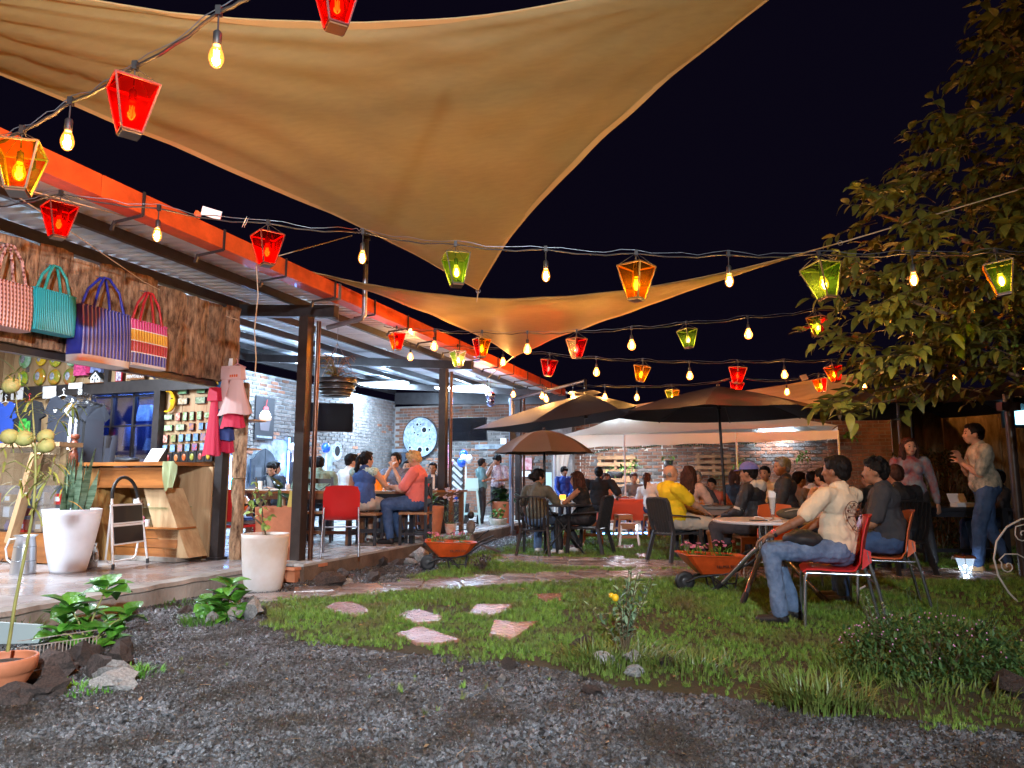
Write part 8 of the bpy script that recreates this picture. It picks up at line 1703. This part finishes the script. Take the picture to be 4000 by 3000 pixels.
def discS(r1,r2,m_,nm,x=0,cy=0,cz=0,th=.02,n=40):MB().prism([(x,cy+math.cos(-a*6.283/n)*r1,cz+math.sin(-a*6.283/n)*r2) for a in range(n)],(-th,0,0)).build(nm,m_,o)
discS(kk*1.02,kz*1.02,M['black'],'rim',.01);discS(kk*.96,kz*.96,mat('moon print',(.42,.50,.58),.7,col2=(.12,.16,.22),vscale=14,bump=.3),'moon_face',-.012)
for cy,cz,rr in((.15,.62,.07),(-.05,.62,.04),(-.25,.35,.13),(.30,.22,.05),(.1,.12,.05),(-.55,.35,.05),(-.02,-.62,.13),(-.45,-.6,.10),(.55,-.5,.06),(.35,.5,.04),(-.6,-.1,.04)):
 discS(kk*rr*1.35,kz*rr*1.35,mat('crater rim',(.55,.62,.70),.7),'crater_rim',-.033,cy*kk,cz*kz,.004,20);discS(kk*rr,kz*rr,M['screen'],'crater',-.038,cy*kk,cz*kz,.004,20)
a0,a1=Vector(onS(1395,1690,S9)),Vector(onS(1458,1808,S9));o=bthing('painting','colourful abstract painting bursting with yellow red and blue rays','painting',S9,(a0.y+a1.y)/2,(a0.z+a1.z)/2)
pw,ph=abs(a0.y-a1.y),abs(a0.z-a1.z);MB().box((0,0,0),(.03,pw,ph)).build('canvas',M['black'],o);rr=random.Random(8);colr=[(.8,.5,.03),(.75,.06,.03),(.05,.10,.5),(.75,.7,.6),(.05,.35,.12),(.35,.04,.3),(.02,.02,.05),(.8,.25,.03),(.1,.4,.6)]
def clampP(y,z):return(max(-pw/2,min(pw/2,y)),max(-ph/2,min(ph/2,z)))
for k in range(34):
 a=k/34*6.283;b=a+.24;r0,r1=.03,1.0;P=[(-.018-.0004*k,*clampP(math.cos(t)*q*pw,math.sin(t)*q*ph-ph*.15)) for t,q in((a,.04),(a,.95),(b,.95),(b,.04))];MB().prism(P,(-.001,0,0)).build('ray',mat('paint %d'%(k*5%9),colr[k*5%9],.5),o)
for k in range(3):MB().tube([(-.035,(.10-.1*t)*math.sin(t*4+k*2)+.0,-ph*.35+ph*.75*t) for t in[x/10 for x in range(11)]],.012,5).build('swirl',mat('paint %d'%(3,6,0)[k],colr[(3,6,0)[k]],.5),o)
p=Vector(onS(1478,1712,S9));o=bthing('guitar','small brown acoustic guitar hanging on the brick wall','guitar',S9-.04,p.y,p.z);gm=mat('guitar wood',(.36,.15,.06),.3,coat=.5)
sc_g=abs(p.z-onS(1478,1755,S9)[2])/.26
P=[]
for a in range(28):t=a/28*6.283;rr_=.115+.035*math.cos(2*t)*.6-.015*math.sin(t);P.append((0,math.cos(t)*.10*(1-.18*math.sin(t))*sc_g*(1-.22*math.exp(-((t-.25)**2)*9)-.22*math.exp(-((t-2.89)**2)*9)),math.sin(t)*.19*sc_g))
MB().prism(P,(-.06,0,0)).build('body',gm,o);MB().prism([(-.062,math.cos(-a*.5236)*.035,math.sin(-a*.5236)*.035+.03) for a in range(12)],(-.003,0,0)).build('sound_hole',M['black'],o);MB().box((-.05,0,.38*sc_g),(.03,.04,.42*sc_g)).build('neck',M['wood_brown'],o);MB().box((-.05,0,.62*sc_g),(.025,.07,.12*sc_g)).build('headstock',M['wood_brown'],o);MB().box((-.065,0,-.09),(.012,.09,.02)).build('bridge',M['black'],o)
p=Vector(onS(1567,1800,S9-.2));o=bthing('speaker','black loudspeaker below the moon disc','speaker',p.x,p.y,p.z-.1);MB().box((0,0,0),(.35,.42,.62)).build('cabinet',mat('speaker grey',(.03,.035,.05),.5),o);MB().lathe([(.17,0),(.15,.01)],n=24).build('grille',M['black'],o);k_=kids(o)[-1];k_.rotation_euler=(0,-R(90),0);k_.location=(-.178,0,-.03)
MB().box((-.08,.02,.38),(.22,.36,.09)).build('amplifier',M['galv'],o)
p=Vector(onT(1318,1758,TW-.5));o=thing('round_sign','oval white sign with dark lettering above the serving shelf','sign',at(1318,1762,16.4),R(14));RG=at(1318,1762,16.4)
k=16.4/FPX;MB().prism([(math.cos(a*.2094)*19*k,0,math.sin(a*.2094)*36*k) for a in range(30)],(0,.02,0)).build('disc',mat('pale sign',(.55,.62,.72),.5),o);MB().prism([(math.cos(a*.2094)*10*k,-.004,math.sin(a*.2094)*20*k) for a in range(30)],(0,.003,0)).build('centre',M['black'],o)
for i,ch in enumerate('MAD COFFEE'):
 a=math.pi*(1.02-i/9*1.04);text_part('sign_letter',ch,.055,M['black'],o,(math.cos(a)*14.5*k,-.008,math.sin(a)*28*k),(R(90),math.pi/2-a,0))
def balloons(cx,cy,y,lst,label,ribbon=0):
 o=thing('balloon_cluster',label,'balloons',at(cx,cy,y));c_=Vector(o.location)
 for sx,sy,r_,m_ in lst:MB().ball(at(sx,sy,y)-c_+Vector((0,r_*.3*(sx%3-1),0)),r_,18,(.92,.92,1.05)).build('balloon',m_,o)
 MB().tube([(0,0,0),(.0,0,-ribbon)],.02,6).build('ribbon',M['white_print'],o)
bb=mat('blue balloon',(.02,.10,.65),.2,coat=.5);wb=mat('white balloon',(.75,.78,.85),.25,coat=.5)
balloons(1820,1800,18.0,[(1811,1774,.11,bb),(1803,1806,.12,bb),(1812,1789,.10,wb),(1831,1793,.11,wb)],'blue and white balloons with a blue ribbon on the end wall',.9)
balloons(1275,1752,15.6,[(1275,1750,.105,bb)],'single blue balloon with a white ribbon left of the oval sign',.55);balloons(1145,1748,15.0,[(1143,1750,.10,wb)],'white balloon beside the second banner',.3)
balloons(1770,1940,16.0,[(1763,1940,.08,bb),(1776,1946,.08,bb)],'pair of small blue balloons low behind the second post',.2)
o=thing('mirror_ball','two small mirror balls hanging one above the other under the roof','mirror ball',at(1917,1560,14.2));mbm=mat('mirror tiles',(.5,.55,.9),.08,1.)
for dz,r_ in((.07,.10),(-.07,.085)):b_=MB();b_.ball((0,0,dz),r_,16);b_.sm=[False]*len(b_.sm);b_.build('ball',mbm,o)
MB().tube([(0,0,.15),(0,0,.6)],.003,4).build('string',M['cable'],o)
lamp('POINT','party_glow',(-.4,.4,.0),10,(.15,.35,1),.05,parent=o)
o,W_,H_=flatbox('barn_door','grey plank door with diagonal boards at the deck end','door','s',S9+.02,1768,1790,1808,2010,M['steel_dark'],.05)
for k in range(7):MB().bar((-.035,-W_/2+.02,-H_/2+H_*(k+.3)/8),(-.035,W_/2-.02,-H_/2+H_*(k+1.6)/8),.02,.09).build('board',M['deckwood'],o)
o=thing('wall_flowers','pale flower bunch on the wall by the second post','flowers',at(1752,1790,18.1));
for k in range(30):place('blossom',_m(MB().ball((0,0,0),.035,6),'blossom',WHP) if k==0 else bpy.data.meshes['blossom'],o,(r.uniform(-.12,.12),r.uniform(-.08,.08),r.uniform(-.3,.3)))
for x0,y0,x1,y1,m_,lb in((2015,1788,2078,1835,mat('red poster',(.45,.02,.05),.5,col2=(.7,.5,.5),vscale=9),'red poster with a leaping figure behind the singers'),(2035,1840,2072,1862,M['white'],'small white framed picture under the red poster'),(1955,1712,1978,1735,M['white'],'small white picture high on the brick pillar'),(2125,1845,2188,1925,mat('pale banner',(.55,.68,.66),.6),'pale turquoise board behind the boy in blue')):
 flatbox('poster' if 'poster' in lb or 'board' in lb else 'picture',lb,'poster' if 'poster' in lb or 'board' in lb else 'picture','s',S9,x0,y0,x1,y1,m_,.02)
def pallet(x0,y0,x1,y1,n,label):
 a,b=Vector(onS(x0,y0,S9-.06)),Vector(onS(x1,y1,S9-.06));o=bthing('pallet_shelf',label,'pallet',S9-.06,(a.y+b.y)/2,(a.z+b.z)/2);W_,H_=abs(a.y-b.y),abs(a.z-b.z)
 for k in range(n):MB().box((0,r.uniform(-.02,.02),-H_/2+H_*(k+.5)/n),(.025,W_,H_/n*.55)).build('board',M['pallet'],o)
 for k in(-1,0,1):MB().box((.03,k*W_*.42,0),(.04,.07,H_)).build('upright',M['pallet'],o)
 return o
pallet(2330,1775,2480,1880,4,'weathered pallet on the garden wall holding a black planter');pallet(2715,1772,2860,1860,4,'lamp lit pallet shelf on the wall behind the long table');pallet(2390,1870,2500,1905,2,'short pallet board below the black planter')
FERN=leafmesh('leaf',.30,.022,M['leaf'],.8,.2,6);FERN2=leafmesh('leaf',.16,.06,M['leaf'],.5,.2,5)
for sx,sy,w_,lb,nm,n_ in((2405,1842,.42,'black wall planter with trailing pale leaves on the pallet','wall_planter',26),(2470,1820,.0,'spider plant hanging beside the tent pole','spider_plant',30),(2610,1798,.26,'dark hanging pot under the tent valance','hanging_pot',14),(2885,1820,.0,'arching green plant on the wall right of the middle parasol pole','spider_plant',22),(3140,1790,.0,'lit leafy plant on the wall near the tent end','wall_plant',26),(3320,1700,.0,'brightly lit glossy leaves beside the tent corner','wall_plant',30),(1855,1650,.0,'dried trailing plant hanging over the wide screen','dry_plant',30)):
 p=at(sx,sy,17.2 if sx<3100 else 16.2);o=thing(nm,lb,'plant',p)
 if w_:MB().lathe([(w_*.36,-.16),(w_*.5,0),(w_*.48,0)],n=20,sx=1,sy=.6).build('pot',M['black_plastic'],o)
 lm=FERN if 'spider' in nm or 'dry' in nm else FERN2
 for k in range(n_):leafat(o,lm,(r.uniform(-.5,.5)*(w_ or.25),r.uniform(-.08,.08),r.uniform(-.05,.12)),r.uniform(0,6.28),r.uniform(-.9,1.2),0,r.uniform(.6,1.2))
o=thing('thin_pipe','thin upright pipe lit orange beside the walking woman','pipe',Vector((at(3530,1900,11.5).x,11.5,0)));MB().tube([(0,0,0),(0,0,2.45)],.025,10).build('pipe',mat('pale pipe',(.5,.35,.28),.5),o);MB().tube([(0,0,2.45),(-.7,0,2.45)],.02,8).build('cross_pipe',mat('pale pipe',(.5,.35,.28)),o)
o=thing('bark_screen','bark slab wall lit orange behind the walking man','wall',Vector((at(3700,1700,12.4).x,12.4,0)),R(-6));x=-.75
for k in range(5):wd=(.34,.30,.36,.5,.4)[k];slab(wd,2.35,200+k,.04).build('bark_slab',mat('bark tinted as lit',(.36,.22,.10),.95,col2=(.16,.085,.035),vscale=12,stretch=(1,1,.3),bump=1.,bscale=20),o,(x+wd/2,0,0));x+=wd+.03  # warmer bark copy, orange lamplight put into its colour
MB().box((.1,.05,1.1),(2.0,.03,2.2)).build('backing',M['plank'],o)
lamp('POINT','bark_screen_bulb_light',(.3,-.7,2.45),16,WARM,.03,parent=o);MB().ball((.3,-.7,2.45),.035,10).build('bulb',FIL,o)
HLF=leafmesh('leaf',.06,.03,mat('hedge leaf',(.10,.10,.02),.5,rnd_amt=.5),.2,.2,3)
def cloud(loc_,label,rx,ry,rz_,n,lm,name,cat='hedge',seed=1,sz=1.):
 rr=random.Random(seed);o=thing(name,label,cat,loc_);lf=MB();big=[]
 for i in range(n):
  d=Vector((rr.gauss(0,1),rr.gauss(0,1),rr.gauss(0,1))).normalized()*rr.uniform(.72,1.03);d=d*(1+.3*noise.noise(d*2.5+Vector((seed,0,0))));p_=Vector((d.x*rx,d.y*ry,d.z*rz_+rz_));az,el,s_=rr.uniform(0,6.28),rr.uniform(-.8,1.2),sz*rr.uniform(.7,1.3)
  if d.y<0 and len(big)<120 and rr.random()<.3:big.append(leafat(o,lm,p_,az,el,0,s_*1.05))
  else:
   mt=Matrix.Translation(p_)@Matrix.Rotation(az,4,'Z')@Matrix.Rotation(el,4,'X')@Matrix.Scale(s_,4);lf.add([mt@v.co for v in lm.vertices],[tuple(f.vertices) for f in lm.polygons],0,True)
 q=lf.build('leaves',lm.materials[0],o);q['kind']='stuff'
 for k in range(9):a=rr.uniform(0,6.28);MB().tube([(rr.uniform(-.3,.3)*rx,0,0),(math.cos(a)*rx*.6,math.sin(a)*ry*.6,rz_*1.5)],.008,5).build('stem',M['twig'],o)
 return o
cloud((at(3700,1900,11.6).x,11.6,0),'brownish hedge bush behind the walking couple',.85,.5,.85,2600,HLF,'hedge_bush',seed=3)
FLF=leafmesh('leaf',.038,.014,mat('bush leaf',(.05,.11,.032),.5,rnd_amt=.5),.1,.2,3);p=gnd(3650,2640);o=cloud((p.x,p.y,-.05),'low airy bush with tiny mauve flowers at the lower right',.54,.36,.19,3600,FLF,'flowering_bush','bush',9)
rq=random.Random(5);pmm=_m(MB().ball((0,0,0),.0048,6),'blossom',mat('mauve petals',(.62,.28,.50),.6))
for i in range(90):dv_=Vector((rq.gauss(0,1),rq.gauss(0,1),abs(rq.gauss(0,1))+.1)).normalized();place('blossom',pmm,o,(dv_.x*.54,dv_.y*.36,dv_.z*.21+.19))
for i in range(46):a=rq.uniform(0,6.28);q=rq.uniform(.2,.6);hh_=rq.uniform(.30,.54);MB().tube([(math.cos(a)*q*.4,math.sin(a)*q*.3,.1),(math.cos(a)*q*.8,math.sin(a)*q*.5,hh_*.75),(math.cos(a)*q,math.sin(a)*q*.6,hh_)],.0016,4).build('stem',M['leaf_dark'],o);[leafat(o,FLF,(math.cos(a)*q*(.6+.1*t),math.sin(a)*q*.5,hh_*(.6+.1*t)),t*2.4,.5,0,.8) for t in range(4)]
cloud((at(3520,1850,12.2).x,12.3,0),'dark shrub with pale lit leaves behind the crowd',.4,.3,.75,900,HLF,'shrub','shrub',seed=6)
o=thing('lit_menu_screen','bright cyan screen at the right frame edge','screen',at(3970,1628,11.0));MB().box((0,.02,0),(.42,.04,.34)).build('casing',M['black'],o);MB().box((-.12,-.004,.01),(.11,.01,.26)).build('lit_panel',emis('cyan screen',(.25,.75,1),2.2),o);MB().box((.07,-.004,.01),(.18,.01,.26)).build('lit_panel',emis('cyan screen',(.25,.75,1),2.2),o)
o=thing('garden_mast','grey mast post at the right frame edge','mast',Vector((at(3968,1900,8.4).x,8.4,0)));MB().tube([(0,0,0),(0,0,2.15)],.05,12).build('pole',M['steel_brown'],o);MB().box((0,0,2.0),(.22,.1,.1)).build('bracket',M['steel_brown'],o)
# ================================================================== TREE
tree=thing('guava_tree','large tree with drooping oval leaves at the right edge of the lawn','tree',(6.9,7.6,0))
tl_=Vector(tree.location);tb=[Vector((0,0,0)),Vector((-.1,.05,1.4)),Vector((-.25,0,2.6)),Vector((-.35,0,3.8)),Vector((-.2,.1,5.2)),Vector((-.1,0,6.6))]
MB().tube(tb,[.17,.14,.11,.085,.05,.02],12).build('trunk',M['bark'],tree)
crown=[(3925,0),(3890,120),(3860,250),(3800,300),(3815,420),(3720,480),(3640,560),(3560,650),(3440,720),(3380,800),(3370,890),(3290,1040),(3300,1150),(3220,1260),(3340,1340),(3360,1420),(3290,1560),(3400,1590),(3480,1590),(3540,1560),(3620,1560),(3680,1520),(3760,1500),(3860,1540),(3960,1500),(4150,1560),(4300,1000),(4300,-100)]
LT=leafmesh('leaf',.155,.070,M['leaf_tree'],.35,.25,5);rr=random.Random(21);sprays=[]
C2=np.array(crown,float)
while len(sprays)<560:
 q=np.array([[rr.uniform(3200,4300),rr.uniform(-100,1690)]])
 if inpoly(q,crown)[0]:
  sx,sy=q[0];y=7.4+rr.uniform(-1.15,1.1)
  if noise.noise(Vector((sx*.006,sy*.006,y*.8)))<-.04:continue
  sprays.append(at(sx,sy,y)-tl_)
leaves=[]
nodes_=[]
for i in range(16):
 t=sprays[i*37%len(sprays)];h=max(0.25,min(.95,(t.z-.9)/6.6));f=h*5;k=int(f);b0=tb[k].lerp(tb[min(5,k+1)],f-k)-Vector((0,0,.25));mid=b0.lerp(t,.5)+Vector((0,0,.18));MB().tube([b0,mid,t],[.05,.03,.012],7).build('limb',M['bark'],tree);nodes_+=[b0.lerp(mid,.5),mid,mid.lerp(t,.5),t]
tw=MB();lv=MB();near=[]
for t in sprays:
 c_=min(nodes_,key=lambda v:(v-t).length);d=(t-c_);
 if d.length>.9:c_=t-d.normalized()*.9;d=t-c_
 d.normalize();L=rr.uniform(.30,.5);out=Vector((-.75+rr.uniform(-.5,.6),rr.uniform(-.9,.4),rr.uniform(-.55,.45))).normalized();e_=t+out*L;tw.tube([t-out*.1,t+out*L*.5,e_+Vector((0,0,-.04))],[.006,.004,.002],4)
 for j in range(11):
  f=j/10;p_=t.lerp(e_,f)+Vector((0,0,-.04*f*f));side=1 if j%2 else-1;az=math.atan2(-out.x,out.y)+side*rr.uniform(.6,1.2) if j<10 else math.atan2(-out.x,out.y);el=rr.uniform(-.9,.55)
  near.append((p_,az,el,rr.uniform(-.5,.5),rr.uniform(.75,1.25)))
near.sort(key=lambda q:(q[0]+tl_-Vector((0,0,CAMZ))).length)
for k,(p_,az,el,rl,s_) in enumerate(near):
 if k<290:leafat(tree,LT,p_,az,el,rl,s_)
 else:
  mt=Matrix.Translation(p_)@Matrix.Rotation(az,4,'Z')@Matrix.Rotation(el,4,'X')@Matrix.Rotation(rl,4,'Y')@Matrix.Scale(s_,4);lv.add([mt@v.co for v in LT.vertices],[tuple(f.vertices) for f in LT.polygons],0,True)
q=lv.build('foliage',M['leaf_tree'],tree);q['kind']='stuff';q=tw.build('twigs',M['twig'],tree);q['kind']='stuff'
for k in range(26):t=at(rr.uniform(3880,4000),rr.uniform(1240,1420),7.0)-tl_;MB().ball(t,.017,8).build('fruit',mat('green berry',(.20,.32,.04),.4),tree)
